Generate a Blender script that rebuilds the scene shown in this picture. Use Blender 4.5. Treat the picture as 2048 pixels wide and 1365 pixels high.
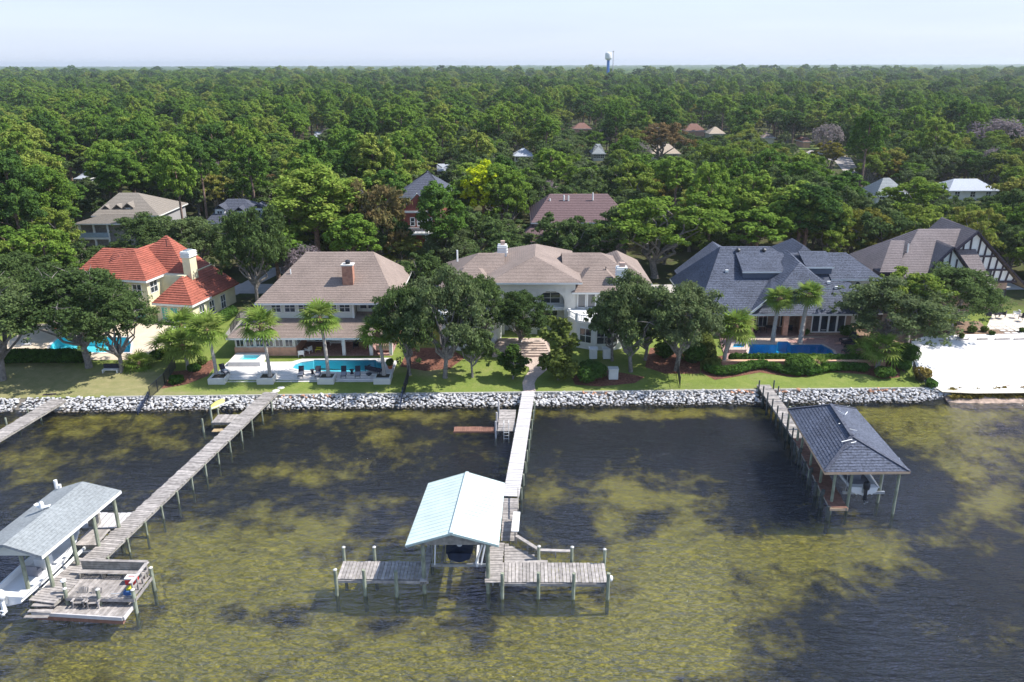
import bpy, bmesh, math, random
import numpy as np
from mathutils import Vector, Matrix, noise as mnoise
random.seed(7); rng = np.random.default_rng(7)
R = math.radians
S = bpy.context.scene
for o in list(bpy.data.objects): bpy.data.objects.remove(o)
COL = S.collection

# ------------------------------------------------------------ camera
F = 1590.0; HC = 36.0
cam = bpy.data.cameras.new('camera'); camo = bpy.data.objects.new('camera', cam); COL.objects.link(camo)
cam.sensor_width = 36; cam.lens = 36 * F / 2048; cam.clip_end = 30000; cam.clip_start = 0.5
M3 = Matrix.Rotation(R(90 - 19.19), 3, 'X') @ Matrix.Rotation(R(-0.14), 3, 'Z')
camo.matrix_world = Matrix.Translation((0, 0, HC)) @ M3.to_4x4()
S.camera = camo

# ------------------------------------------------------------ world, sun, exposure
SUN_EL = 50.0; SUN_AZ = 4.0           # azimuth counted from +X towards +Y
W = bpy.data.worlds.new('World'); S.world = W; W.use_nodes = True
wn = W.node_tree.nodes; wl = W.node_tree.links
sky = wn.new('ShaderNodeTexSky'); sky.sky_type = 'NISHITA'; sky.sun_disc = False
sky.sun_elevation = R(SUN_EL); sky.sun_rotation = R(90 - SUN_AZ)
sky.altitude = 30; sky.air_density = 1.0; sky.dust_density = 0.6; sky.ozone_density = 2.0
bg = wn['Background']; bg.inputs['Strength'].default_value = 0.15
# thin high cloud veil mixed into the sky
tc = wn.new('ShaderNodeTexCoord'); mp = wn.new('ShaderNodeMapping'); mp.inputs['Scale'].default_value = (1.6, 1.6, 16.0)
nz = wn.new('ShaderNodeTexNoise'); nz.inputs['Scale'].default_value = 2.2; nz.inputs['Detail'].default_value = 6
cr = wn.new('ShaderNodeValToRGB'); cr.color_ramp.elements[0].position = 0.35; cr.color_ramp.elements[1].position = 0.8
cr.color_ramp.elements[0].color = (0.0, 0.0, 0.0, 1); cr.color_ramp.elements[1].color = (0.9, 0.9, 0.9, 1)
mx = wn.new('ShaderNodeMix'); mx.data_type = 'RGBA'; mx.inputs['B'].default_value = (3.05, 3.45, 4.35, 1)
wl.new(tc.outputs['Generated'], mp.inputs['Vector']); wl.new(mp.outputs['Vector'], nz.inputs['Vector'])
wl.new(nz.outputs['Fac'], cr.inputs['Fac'])
sz = wn.new('ShaderNodeSeparateXYZ'); wl.new(tc.outputs['Generated'], sz.inputs[0])
vr = wn.new('ShaderNodeMapRange'); vr.interpolation_type = 'SMOOTHSTEP'; vr.inputs['From Min'].default_value = 0.0; vr.inputs['From Max'].default_value = 0.5
vr.inputs['To Min'].default_value = 0.82; vr.inputs['To Max'].default_value = 0.0; wl.new(sz.outputs['Z'], vr.inputs['Value'])
va = wn.new('ShaderNodeMath'); va.operation = 'MULTIPLY_ADD'; va.inputs[1].default_value = 0.16; va.use_clamp = True
wl.new(cr.outputs['Color'], va.inputs[0]); wl.new(vr.outputs['Result'], va.inputs[2]); wl.new(va.outputs[0], mx.inputs['Factor'])
wl.new(sky.outputs['Color'], mx.inputs['A']); wl.new(mx.outputs['Result'], bg.inputs['Color'])
sl = bpy.data.lights.new('sun', 'SUN'); sl.energy = 4.4; sl.angle = R(0.53); sl.color = (1.0, 0.955, 0.88)
so = bpy.data.objects.new('sun', sl); COL.objects.link(so)
sdir = Vector((math.cos(R(SUN_EL)) * math.cos(R(SUN_AZ)), math.cos(R(SUN_EL)) * math.sin(R(SUN_AZ)), math.sin(R(SUN_EL))))
so.rotation_euler = sdir.to_track_quat('Z', 'Y').to_euler(); so.location = sdir * 200
S.view_settings.view_transform = 'Standard'; S.view_settings.look = 'None'
S.view_settings.gamma = 1; S.view_settings.use_curve_mapping = False
S.view_settings.exposure = 0.68

# ------------------------------------------------------------ picture -> place helpers
def ray(px, py): return M3 @ Vector(((px - 1024) / F, -(py - 682.5) / F, -1))
def G(px, py, z=0.0):
    d = ray(px, py); t = (z - HC) / d.z; return Vector((0, 0, HC)) + d * t
def AY(px, py, Y):
    d = ray(px, py); return Vector((0, 0, HC)) + d * (Y / d.y)
def PX(p):
    v = M3.transposed() @ (Vector(p) - Vector((0, 0, HC)))
    return 1024 + F * v.x / -v.z, 682.5 - F * v.y / -v.z
def sstep(a, b, x):
    t = min(1, max(0, (x - a) / (b - a))); return t * t * (3 - 2 * t)
def shoreY(x): return 82.6 + 0.022 * (x + 24)
def zg(x, y):
    s = shoreY(x)
    return 0.9 + 0.75 * sstep(0, 10, y - s) + 1.3 * sstep(25, 110, y - s)

# ------------------------------------------------------------ materials
MATS = {}
WEATHERED = {'red_roof_tile': .22, 'taupe_shingle': .14, 'tan_shingle': .14, 'slate_blue_shingle': .2, 'mixed_brown_shingle': .16, 'light_grey_shingle': .12, 'mint_metal_roof': .10, 'white_sand': .03, 'white_pool_deck': .08, 'red_paver': .25, 'pale_plank': .08, 'weathered_plank': .18, 'pale_stucco': .05, 'cream_stucco': .06}
def mat(name, col, rough=0.7, var=0.0, scale=4.0, col2=None, bump=0.0, bscale=None, spec=0.3, metal=0.0, stretch=None, detail=5, objvar=0.0, sharp=None):
    if name in MATS: return MATS[name]
    m = bpy.data.materials.new(name); m.use_nodes = True; n = m.node_tree.nodes; l = m.node_tree.links
    b = n['Principled BSDF']; b.inputs['Roughness'].default_value = rough; b.inputs['Metallic'].default_value = metal
    b.inputs['Specular IOR Level'].default_value = spec
    c = (*col, 1); b.inputs['Base Color'].default_value = c
    geo = n.new('ShaderNodeNewGeometry'); vec = geo.outputs['Position']
    if stretch:
        q = n.new('ShaderNodeMapping'); q.inputs['Scale'].default_value = stretch; l.new(vec, q.inputs['Vector']); vec = q.outputs['Vector']
    if var or col2:
        t = n.new('ShaderNodeTexNoise'); t.inputs['Scale'].default_value = scale; t.inputs['Detail'].default_value = detail; l.new(vec, t.inputs['Vector'])
        r = n.new('ShaderNodeValToRGB'); l.new(t.outputs['Fac'], r.inputs['Fac'])
        if sharp: r.color_ramp.elements[0].position, r.color_ramp.elements[1].position = sharp
        else: r.color_ramp.elements[0].position = 0.32; r.color_ramp.elements[1].position = 0.68
        if col2: a, z = col, col2
        else: a = tuple(v * (1 - var) for v in col); z = tuple(min(1, v * (1 + var)) for v in col)
        r.color_ramp.elements[0].color = (*a, 1); r.color_ramp.elements[1].color = (*z, 1)
        out = r.outputs['Color']
        if objvar:
            oi = n.new('ShaderNodeObjectInfo'); mr = n.new('ShaderNodeMapRange'); l.new(oi.outputs['Random'], mr.inputs['Value'])
            mr.inputs['To Min'].default_value = 1 - objvar; mr.inputs['To Max'].default_value = 1 + objvar
            vm = n.new('ShaderNodeVectorMath'); vm.operation = 'SCALE'; l.new(out, vm.inputs[0]); l.new(mr.outputs['Result'], vm.inputs['Scale']); out = vm.outputs['Vector']
        l.new(out, b.inputs['Base Color'])
    if name in WEATHERED:
        t3 = n.new('ShaderNodeTexNoise'); t3.inputs['Scale'].default_value = 0.35; t3.inputs['Detail'].default_value = 7; t3.inputs['Roughness'].default_value = 0.65; l.new(geo.outputs['Position'], t3.inputs['Vector'])
        m3 = n.new('ShaderNodeMapRange'); w_ = WEATHERED[name]; m3.inputs['From Min'].default_value = .3; m3.inputs['From Max'].default_value = .7; m3.inputs['To Min'].default_value = 1 - w_; m3.inputs['To Max'].default_value = 1 + w_; l.new(t3.outputs['Fac'], m3.inputs['Value'])
        v3 = n.new('ShaderNodeVectorMath'); v3.operation = 'SCALE'; src = b.inputs['Base Color'].links[0].from_socket; l.new(src, v3.inputs[0]); l.new(m3.outputs['Result'], v3.inputs['Scale']); l.new(v3.outputs['Vector'], b.inputs['Base Color'])
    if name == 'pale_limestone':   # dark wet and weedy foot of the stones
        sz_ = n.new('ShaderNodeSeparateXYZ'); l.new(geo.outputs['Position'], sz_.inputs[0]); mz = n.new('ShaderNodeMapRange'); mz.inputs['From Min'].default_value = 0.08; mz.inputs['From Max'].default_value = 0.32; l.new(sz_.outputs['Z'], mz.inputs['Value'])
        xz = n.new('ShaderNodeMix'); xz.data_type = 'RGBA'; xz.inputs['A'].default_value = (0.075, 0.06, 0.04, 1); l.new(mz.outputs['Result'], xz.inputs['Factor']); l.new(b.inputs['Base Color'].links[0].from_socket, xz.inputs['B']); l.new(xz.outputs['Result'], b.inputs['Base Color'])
    if bump:
        t2 = n.new('ShaderNodeTexNoise'); t2.inputs['Scale'].default_value = bscale or scale * 2; t2.inputs['Detail'].default_value = 4; l.new(vec, t2.inputs['Vector'])
        bp = n.new('ShaderNodeBump'); bp.inputs['Strength'].default_value = bump; bp.inputs['Distance'].default_value = 0.1
        l.new(t2.outputs['Fac'], bp.inputs['Height']); l.new(bp.outputs['Normal'], b.inputs['Normal'])
    MATS[name] = m; return m
def brickmat(name, c1, c2, mortar, sc=1.0, w=0.4, h=0.13):
    m = bpy.data.materials.new(name); m.use_nodes = True; n = m.node_tree.nodes; l = m.node_tree.links
    b = n['Principled BSDF']; b.inputs['Roughness'].default_value = 0.85
    geo = n.new('ShaderNodeNewGeometry'); sp = n.new('ShaderNodeSeparateXYZ'); l.new(geo.outputs['Position'], sp.inputs[0])
    ad = n.new('ShaderNodeMath'); ad.operation = 'ADD'; l.new(sp.outputs['X'], ad.inputs[0]); l.new(sp.outputs['Y'], ad.inputs[1])
    cb = n.new('ShaderNodeCombineXYZ'); l.new(ad.outputs[0], cb.inputs['X']); l.new(sp.outputs['Z'], cb.inputs['Y'])
    t = n.new('ShaderNodeTexBrick'); t.inputs['Scale'].default_value = sc; t.inputs['Brick Width'].default_value = w; t.inputs['Row Height'].default_value = h
    t.inputs['Mortar Size'].default_value = 0.012; t.inputs['Color1'].default_value = (*c1, 1); t.inputs['Color2'].default_value = (*c2, 1); t.inputs['Mortar'].default_value = (*mortar, 1)
    l.new(cb.outputs[0], t.inputs['Vector'])
    t2 = n.new('ShaderNodeTexNoise'); t2.inputs['Scale'].default_value = 2.5; t2.inputs['Detail'].default_value = 6; l.new(geo.outputs['Position'], t2.inputs['Vector'])
    mr = n.new('ShaderNodeMapRange'); mr.inputs['To Min'].default_value = 0.6; mr.inputs['To Max'].default_value = 1.4; l.new(t2.outputs['Fac'], mr.inputs['Value'])
    vm = n.new('ShaderNodeVectorMath'); vm.operation = 'SCALE'; l.new(t.outputs['Color'], vm.inputs[0]); l.new(mr.outputs['Result'], vm.inputs['Scale'])
    l.new(vm.outputs['Vector'], b.inputs['Base Color']); MATS[name] = m; return m
def leafmat(name, stops, transl=0.38):
    """colour varies per tree (object random) and in patches through the crown"""
    m = bpy.data.materials.new(name); m.use_nodes = True; n = m.node_tree.nodes; l = m.node_tree.links
    n.remove(n['Principled BSDF'])
    oi = n.new('ShaderNodeObjectInfo'); geo = n.new('ShaderNodeNewGeometry')
    t = n.new('ShaderNodeTexNoise'); t.inputs['Scale'].default_value = 0.55; t.inputs['Detail'].default_value = 3; l.new(geo.outputs['Position'], t.inputs['Vector'])
    a = n.new('ShaderNodeMath'); a.operation = 'MULTIPLY'; a.inputs[1].default_value = 0.85; l.new(oi.outputs['Random'], a.inputs[0])
    c = n.new('ShaderNodeMath'); c.operation = 'MULTIPLY_ADD'; c.inputs[1].default_value = 0.75; l.new(t.outputs['Fac'], c.inputs[0]); l.new(a.outputs[0], c.inputs[2])
    d = n.new('ShaderNodeMath'); d.operation = 'SUBTRACT'; d.inputs[1].default_value = 0.30; l.new(c.outputs[0], d.inputs[0])
    rp = n.new('ShaderNodeValToRGB'); l.new(d.outputs[0], rp.inputs['Fac'])
    el = rp.color_ramp.elements
    while len(el) < len(stops): el.new(0.5)
    for i, s in enumerate(stops): el[i].position = i / (len(stops) - 1); el[i].color = (*s, 1)
    wn_ = n.new('ShaderNodeTexWhiteNoise'); q = n.new('ShaderNodeVectorMath'); q.operation = 'SCALE'; q.inputs['Scale'].default_value = 3.0
    sn = n.new('ShaderNodeVectorMath'); sn.operation = 'SNAP'; sn.inputs[1].default_value = (0.35, 0.35, 0.35)
    l.new(geo.outputs['Position'], sn.inputs[0]); l.new(sn.outputs[0], wn_.inputs['Vector'])
    mr = n.new('ShaderNodeMapRange'); mr.inputs['To Min'].default_value = 0.88; mr.inputs['To Max'].default_value = 1.62; l.new(wn_.outputs['Value'], mr.inputs['Value'])
    vm = n.new('ShaderNodeVectorMath'); vm.operation = 'SCALE'; l.new(rp.outputs['Color'], vm.inputs[0]); l.new(mr.outputs['Result'], vm.inputs['Scale'])
    df = n.new('ShaderNodeBsdfDiffuse'); tr = n.new('ShaderNodeBsdfTranslucent'); mxs = n.new('ShaderNodeMixShader'); mxs.inputs[0].default_value = transl
    l.new(vm.outputs['Vector'], df.inputs['Color']); l.new(vm.outputs['Vector'], tr.inputs['Color'])
    l.new(df.outputs[0], mxs.inputs[1]); l.new(tr.outputs[0], mxs.inputs[2]); l.new(mxs.outputs[0], n['Material Output'].inputs['Surface'])
    MATS[name] = m; return m

BARK = mat('bark', (0.16, 0.13, 0.11), 0.9, 0.4, 3.0, bump=0.6)
BARKP = mat('pine_bark', (0.22, 0.15, 0.12), 0.9, 0.4, 3.0)
BARKG = mat('grey_bark', (0.21, 0.19, 0.175), 0.9, 0.35, 4.0)
L_PINE = leafmat('pine_needles', [(0.050, 0.095, 0.032), (0.100, 0.180, 0.032), (0.165, 0.250, 0.042), (0.25, 0.275, 0.065)])
L_OAK = leafmat('oak_leaves', [(0.055, 0.088, 0.030), (0.076, 0.116, 0.038), (0.098, 0.140, 0.048), (0.112, 0.142, 0.066)])
L_DEC = leafmat('broad_leaves', [(0.085, 0.155, 0.028), (0.135, 0.205, 0.035), (0.180, 0.225, 0.045), (0.225, 0.205, 0.055)])
L_YEL = leafmat('yellow_leaves', [(0.14, 0.15, 0.03), (0.19, 0.17, 0.035), (0.22, 0.18, 0.045), (0.20, 0.14, 0.05)])
L_LIME = leafmat('lime_leaves', [(0.40, 0.46, 0.02), (0.46, 0.50, 0.025), (0.50, 0.50, 0.03), (0.52, 0.50, 0.04)])
L_BRN = leafmat('russet_leaves', [(0.10, 0.095, 0.04), (0.14, 0.115, 0.05), (0.17, 0.115, 0.055), (0.13, 0.13, 0.05)])
L_GRY = leafmat('bare_twigs', [(0.15, 0.13, 0.13), (0.19, 0.16, 0.17), (0.22, 0.18, 0.19), (0.20, 0.18, 0.16)])
L_PALM = leafmat('palm_fronds', [(0.10, 0.17, 0.03), (0.14, 0.21, 0.04), (0.17, 0.23, 0.05), (0.20, 0.24, 0.06)])
L_HEDGE = leafmat('hedge_leaves', [(0.045, 0.10, 0.02), (0.06, 0.12, 0.025), (0.07, 0.13, 0.03), (0.08, 0.14, 0.03)])
L_SHRUB = leafmat('shrub_leaves', [(0.05, 0.09, 0.02), (0.08, 0.12, 0.03), (0.11, 0.14, 0.035), (0.13, 0.15, 0.04)])
L_RED = leafmat('red_leaves', [(0.10, 0.03, 0.035), (0.13, 0.045, 0.045), (0.15, 0.06, 0.05), (0.16, 0.08, 0.06)])

WHITE = mat('white_trim', (0.78, 0.78, 0.76), 0.5, 0.06, 2.0)
GLASS = mat('window_glass', (0.035, 0.045, 0.06), 0.06, 0.5, 0.9, spec=1.0)
GLASS_T = mat('turquoise_glass', (0.05, 0.42, 0.38), 0.15, 0.2, 1.0, spec=0.6)
DARK = mat('dark_interior', (0.04, 0.035, 0.035), 0.8, 0.4, 1.5)
CREAM = mat('cream_stucco', (0.74, 0.68, 0.47), 0.85, 0.07, 1.2, bump=0.1)
STUC = mat('pale_stucco', (0.62, 0.61, 0.57), 0.85, 0.07, 1.2, bump=0.1)
STUCW = mat('white_stucco', (0.76, 0.76, 0.74), 0.8, 0.06, 1.2)
SIDING = mat('pale_siding', (0.60, 0.61, 0.55), 0.7, 0.10, 6.0, stretch=(0.3, 0.3, 9.0))
SIDINGB = mat('beige_siding', (0.66, 0.62, 0.52), 0.7, 0.12, 6.0, stretch=(0.3, 0.3, 9.0))
BRICK = brickmat('red_brick', (0.36, 0.13, 0.08), (0.46, 0.20, 0.12), (0.40, 0.32, 0.26))
BRICKP = brickmat('peach_brick', (0.55, 0.27, 0.18), (0.60, 0.32, 0.22), (0.55, 0.42, 0.34))
BRICKB = brickmat('brown_brick', (0.26, 0.15, 0.11), (0.40, 0.27, 0.19), (0.36, 0.30, 0.25))
BRICKD = brickmat('dark_red_brick', (0.20, 0.035, 0.03), (0.26, 0.06, 0.045), (0.22, 0.10, 0.08))
R_TILE = mat('red_roof_tile', (0.34, 0.105, 0.07), 0.75, 0.22, 3.0, bump=0.2, detail=8)
R_BRN = mat('taupe_shingle', (0.22, 0.172, 0.148), 0.9, 0.20, 5.5, detail=9, bump=0.15)
R_BRN2 = mat('tan_shingle', (0.255, 0.200, 0.172), 0.9, 0.18, 5.5, detail=9, bump=0.15)
R_BLU = mat('slate_blue_shingle', (0.080, 0.092, 0.128), 0.85, 0.50, 5.5, detail=9, bump=0.15)
R_BRN5 = mat('mixed_brown_shingle', (0.195, 0.165, 0.165), 0.9, 0.2, 5.0, detail=8)
R_DARK = mat('charcoal_blue_shingle', (0.075, 0.082, 0.11), 0.9, 0.4, 5.0, detail=8)
R_PURP = mat('purple_brown_shingle', (0.15, 0.098, 0.10), 0.9, 0.25, 5.0, detail=8)
R_GREY = mat('light_grey_shingle', (0.25, 0.27, 0.28), 0.8, 0.18, 5.0, detail=8)
R_METAL = mat('mint_metal_roof', (0.57, 0.66, 0.62), 0.4, 0.05, 1.0, spec=0.5)
R_BEIGE = mat('beige_shingle', (0.44, 0.36, 0.28), 0.9, 0.12, 4.0)
R_WHITE = mat('white_roof', (0.45, 0.48, 0.54), 0.7, 0.08, 3.0)
R_RUST = mat('rust_shingle', (0.22, 0.12, 0.095), 0.9, 0.2, 3.0)
WOODG = mat('weathered_plank', (0.34, 0.31, 0.29), 0.85, 0.25, 3.0, stretch=(1, 1, 1), objvar=0.22)
WOODGR = mat('weathered_frame', (0.27, 0.25, 0.22), 0.9, 0.3, 3.0)
WOODL = mat('pale_plank', (0.56, 0.53, 0.52), 0.8, 0.06, 3.0, objvar=0.07)
WOODB = mat('brown_plank', (0.24, 0.125, 0.09), 0.8, 0.2, 3.0, objvar=0.15)
WOODD = mat('dark_timber', (0.045, 0.035, 0.05), 0.7, 0.3, 4.0)
PILE = mat('mossy_piling', (0.25, 0.27, 0.20), 0.9, 0.35, 4.0, stretch=(1, 1, 0.4))
PILED = mat('dark_piling', (0.09, 0.10, 0.095), 0.9, 0.35, 4.0)
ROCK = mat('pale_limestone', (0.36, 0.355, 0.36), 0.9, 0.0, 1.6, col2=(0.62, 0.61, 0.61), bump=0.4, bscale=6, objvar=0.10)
ROCKO = mat('rusty_limestone', (0.50, 0.27, 0.17), 0.9, 0.25, 2.0)
CONC = mat('pale_concrete', (0.62, 0.60, 0.56), 0.85, 0.06, 1.5)
DECKW = mat('white_pool_deck', (0.64, 0.61, 0.59), 0.8, 0.05, 1.2)
PAVER = mat('red_paver', (0.36, 0.22, 0.20), 0.85, 0.28, 5.0, detail=8)
PAVER2 = mat('tan_paver', (0.50, 0.40, 0.34), 0.85, 0.2, 4.0, detail=8)
MULCH = mat('mulch', (0.17, 0.075, 0.05), 0.95, 0.45, 4.0, bump=0.6, detail=9)
MULCHB = mat('pine_straw', (0.23, 0.155, 0.11), 0.95, 0.4, 3.0, bump=0.6, detail=9)
SAND = mat('white_sand', (0.84, 0.82, 0.82), 0.9, 0.025, 1.3, bump=0.15, bscale=2.0)
MUD = mat('muddy_bank', (0.40, 0.30, 0.24), 0.9, 0.4, 1.8, bump=0.5)
ASPH = mat('asphalt', (0.22, 0.22, 0.23), 0.9, 0.12, 2.0)
DRIVE = mat('pale_driveway', (0.48, 0.45, 0.42), 0.9, 0.1, 1.0)
POOLT = mat('pool_plaster', (0.16, 0.55, 0.60), 0.6, 0.06, 1.0)
POOLD = mat('deep_pool_plaster', (0.03, 0.38, 0.60), 0.5, 0.15, 1.0)
POOLL = mat('light_pool_plaster', (0.16, 0.66, 0.70), 0.6, 0.05, 1.0)
GELW = mat('white_gelcoat', (0.80, 0.80, 0.80), 0.25, 0.03, 1.0, spec=0.5)
BLACKP = mat('black_plastic', (0.02, 0.022, 0.03), 0.4, 0.2, 5.0, spec=0.5)
NAVY = mat('navy_cover', (0.02, 0.03, 0.06), 0.5, 0.3, 2.0)
CHAR = mat('charcoal_weave', (0.03, 0.03, 0.045), 0.8, 0.3, 8.0)
CUSH = mat('grey_cushion', (0.25, 0.25, 0.28), 0.9, 0.1, 3.0)
YELL = mat('yellow_plastic', (0.80, 0.72, 0.20), 0.5, 0.05, 2.0)
YELL2 = mat('lemon_paint', (0.55, 0.50, 0.04), 0.5, 0.05, 2.0)
REDP = mat('red_plastic', (0.55, 0.03, 0.035), 0.4, 0.05, 2.0)
TEAL = mat('teal_canvas', (0.25, 0.55, 0.56), 0.8, 0.1, 2.0)
STEEL = mat('galvanised_steel', (0.5, 0.52, 0.54), 0.4, 0.1, 2.0, metal=0.7)
TERRA = mat('terracotta', (0.50, 0.15, 0.06), 0.8, 0.1, 3.0)
MESHF = mat('black_fence_mesh', (0.03, 0.03, 0.035), 0.6, 0.2, 3.0)
TOWERW = mat('tower_white', (0.78, 0.78, 0.76), 0.5, 0.04, 0.1)
TOWERB = mat('tower_blue', (0.02, 0.16, 0.50), 0.5, 0.05, 0.1)
BEIGEF = mat('beige_wicker', (0.48, 0.38, 0.28), 0.9, 0.15, 4.0)
PINKF = mat('faded_pink_cloth', (0.45, 0.26, 0.22), 0.9, 0.15, 4.0)

# ------------------------------------------------------------ objects
ORG = {}
def link(o, parent=None):
    COL.objects.link(o)
    if parent is not None: o.parent = parent; ORG[o.name] = ORG.get(parent.name, Matrix.Identity(4))
    return o
def tag(o, label=None, cat=None, group=None, kind=None):
    if label: o['label'] = label
    if cat: o['category'] = cat
    if group: o['group'] = group
    if kind: o['kind'] = kind
    return o
def thing(name, label, cat, loc=(0, 0, 0), rz=0.0, group=None):
    o = bpy.data.objects.new(name, None); COL.objects.link(o); o.empty_display_size = 0.5
    o.location = loc; o.rotation_euler = (0, 0, rz)
    ORG[o.name] = (Matrix.Translation(Vector(loc)) @ Matrix.Rotation(rz, 4, 'Z')).inverted()
    return tag(o, label, cat, group)
def part(name, me, parent, loc=(0, 0, 0), rot=(0, 0, 0), scale=(1, 1, 1), kind=None):
    o = bpy.data.objects.new(name, me); link(o, parent); o.location = loc; o.rotation_euler = rot; o.scale = scale
    if kind: o['kind'] = kind
    return o

class MB:
    def __init__(s): s.v = []; s.f = []
    def add(s, vs, fs):
        b = len(s.v); s.v += [tuple(p) for p in vs]; s.f += [tuple(i + b for i in f) for f in fs]; return s
    def box(s, x0, x1, y0, y1, z0, z1):
        return s.add([(x0, y0, z0), (x1, y0, z0), (x1, y1, z0), (x0, y1, z0), (x0, y0, z1), (x1, y0, z1), (x1, y1, z1), (x0, y1, z1)],
                     [(3, 2, 1, 0), (4, 5, 6, 7), (0, 1, 5, 4), (1, 2, 6, 5), (2, 3, 7, 6), (3, 0, 4, 7)])
    def beam(s, p, q, w, h=None, up=Vector((0, 0, 1))):
        h = h or w; p = Vector(p); q = Vector(q); d = (q - p).normalized()
        if abs(d.dot(up)) > 0.99: up = Vector((0, 1, 0))
        a = d.cross(up).normalized() * w / 2; b = a.cross(d).normalized() * h / 2
        return s.add([p - a - b, p + a - b, p + a + b, p - a + b, q - a - b, q + a - b, q + a + b, q - a + b],
                     [(0, 1, 2, 3), (7, 6, 5, 4), (1, 0, 4, 5), (2, 1, 5, 6), (3, 2, 6, 7), (0, 3, 7, 4)])
    def cyl(s, p, q, r0, r1=None, n=8, cap=True):
        r1 = r0 if r1 is None else r1; p = Vector(p); q = Vector(q); d = (q - p).normalized()
        up = Vector((0, 0, 1)) if abs(d.z) < 0.9 else Vector((1, 0, 0))
        a = d.cross(up).normalized(); b = d.cross(a).normalized(); vs = []
        for k in range(n):
            t = 2 * math.pi * k / n; vs.append(p + (a * math.cos(t) + b * math.sin(t)) * r0)
        for k in range(n):
            t = 2 * math.pi * k / n; vs.append(q + (a * math.cos(t) + b * math.sin(t)) * r1)
        fs = [(k, (k + 1) % n, n + (k + 1) % n, n + k) for k in range(n)]
        if cap: fs += [tuple(range(n))[::-1], tuple(range(n, 2 * n))]
        return s.add(vs, fs)
    def tube(s, pts, rs, n=7):
        for i in range(len(pts) - 1): s.cyl(pts[i], pts[i + 1], rs[i], rs[i + 1], n, cap=(i in (0, len(pts) - 2)))
        return s
    def poly(s, pts): return s.add(pts, [tuple(range(len(pts)))])
    def prism(s, pts2, z0, z1):
        n = len(pts2); vs = [(p[0], p[1], z0) for p in pts2] + [(p[0], p[1], z1) for p in pts2]
        return s.add(vs, [tuple(range(n))[::-1], tuple(range(n, 2 * n))] + [(k, (k + 1) % n, n + (k + 1) % n, n + k) for k in range(n)])
    def lathe(s, prof, c=(0, 0, 0), n=12):
        c = Vector(c); vs = []; m = len(prof)
        for (r, z) in prof:
            for k in range(n):
                t = 2 * math.pi * k / n; vs.append(c + Vector((r * math.cos(t), r * math.sin(t), z)))
        fs = [(i * n + k, i * n + (k + 1) % n, (i + 1) * n + (k + 1) % n, (i + 1) * n + k) for i in range(m - 1) for k in range(n)]
        fs += [tuple(range(n))[::-1], tuple(range((m - 1) * n, m * n))]
        return s.add(vs, fs)
    def mesh(s, name, m, smooth=False, inv=None):
        me = bpy.data.meshes.new(name)
        vs = s.v if inv is None else [tuple(inv @ Vector(p)) for p in s.v]
        me.from_pydata(vs, [], s.f); me.materials.append(m)
        if smooth: me.polygons.foreach_set('use_smooth', [True] * len(me.polygons))
        me.update(); return me
    def build(s, name, m, parent=None, kind=None, smooth=False, world=True):
        """vertices are in world coordinates unless world=False (then in the thing's own)"""
        inv = ORG.get(parent.name) if (parent is not None and world) else None
        o = bpy.data.objects.new(name, s.mesh(name, m, smooth, inv)); link(o, parent)
        if kind: o['kind'] = kind
        return o
def structure(name, mb, m, smooth=False):
    o = mb.build(name, m, smooth=smooth); o['kind'] = 'structure'; return o
def single(name, mb, m, label, cat, group=None, smooth=False):
    o = mb.build(name, m, smooth=smooth); return tag(o, label, cat, group)

# ------------------------------------------------------------ roofs
def clip(poly, f):
    out = []
    for i in range(len(poly)):
        a, b = poly[i], poly[(i + 1) % len(poly)]; fa, fb = f(a), f(b)
        if fa >= 0: out.append(a)
        if (fa >= 0) != (fb >= 0): out.append(a.lerp(b, fa / (fa - fb)))
    return out
def roof(parent, polys, m, course=0.3, t=0.035, name='roof', trim=WHITE, local=False, fascia=0.22, th=0.18):
    slab = MB(); cs = MB(); fs = MB()
    for P in polys:
        P = [Vector(p) for p in P]; n = (P[1] - P[0]).cross(P[2] - P[0]).normalized()
        if n.z < 0: P.reverse(); n = -n
        k = len(P); dn = Vector((0, 0, -th))
        slab.add([p + n * 0.0 for p in P] + [p + dn for p in P], [tuple(range(k)), tuple(range(2 * k - 1, k - 1, -1))] + [(i, k + i, k + (i + 1) % k, (i + 1) % k) for i in range(k)])
        zmin = min(p.z for p in P); up = (Vector((0, 0, 1)) - n * n.z).normalized(); sl = up.z
        zmax = max(p.z for p in P); L = (zmax - zmin) / max(sl, 0.05); nc = max(1, int(L / course))
        w = L / nc
        for j in range(nc):
            s0, s1 = j * w, (j + 1) * w
            Q = clip(P, lambda p: (p.z - zmin) / sl - s0)
            if len(Q) < 3: continue
            Q = clip(Q, lambda p: s1 - (p.z - zmin) / sl)
            if len(Q) < 3: continue
            top = [q + n * (t * (1 - ((q.z - zmin) / sl - s0) / w) + 0.006) for q in Q]
            cs.poly(top)
            low = [i for i in range(len(Q)) if abs((Q[i].z - zmin) / sl - s0) < 1e-3]
            if len(low) >= 2:
                a, b = low[0], low[-1]
                cs.add([Q[a] - n * 0.01, Q[b] - n * 0.01, top[b], top[a]], [(0, 1, 2, 3)])
        if fascia:
            for i in range(k):
                a, b = P[i], P[(i + 1) % k]
                if abs(a.z - zmin) < 0.02 and abs(b.z - zmin) < 0.02 and (a - b).length > 0.3:
                    fs.beam(a + Vector((0, 0, -fascia / 2 - 0.01)), b + Vector((0, 0, -fascia / 2 - 0.01)), 0.07, fascia)
    o = slab.build(name, m, parent, world=not local)
    cs.build('shingle_courses', m, o, kind='stuff', world=not local)
    if fs.v: fs.build('fascia', trim, parent, world=not local)
    return o
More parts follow.
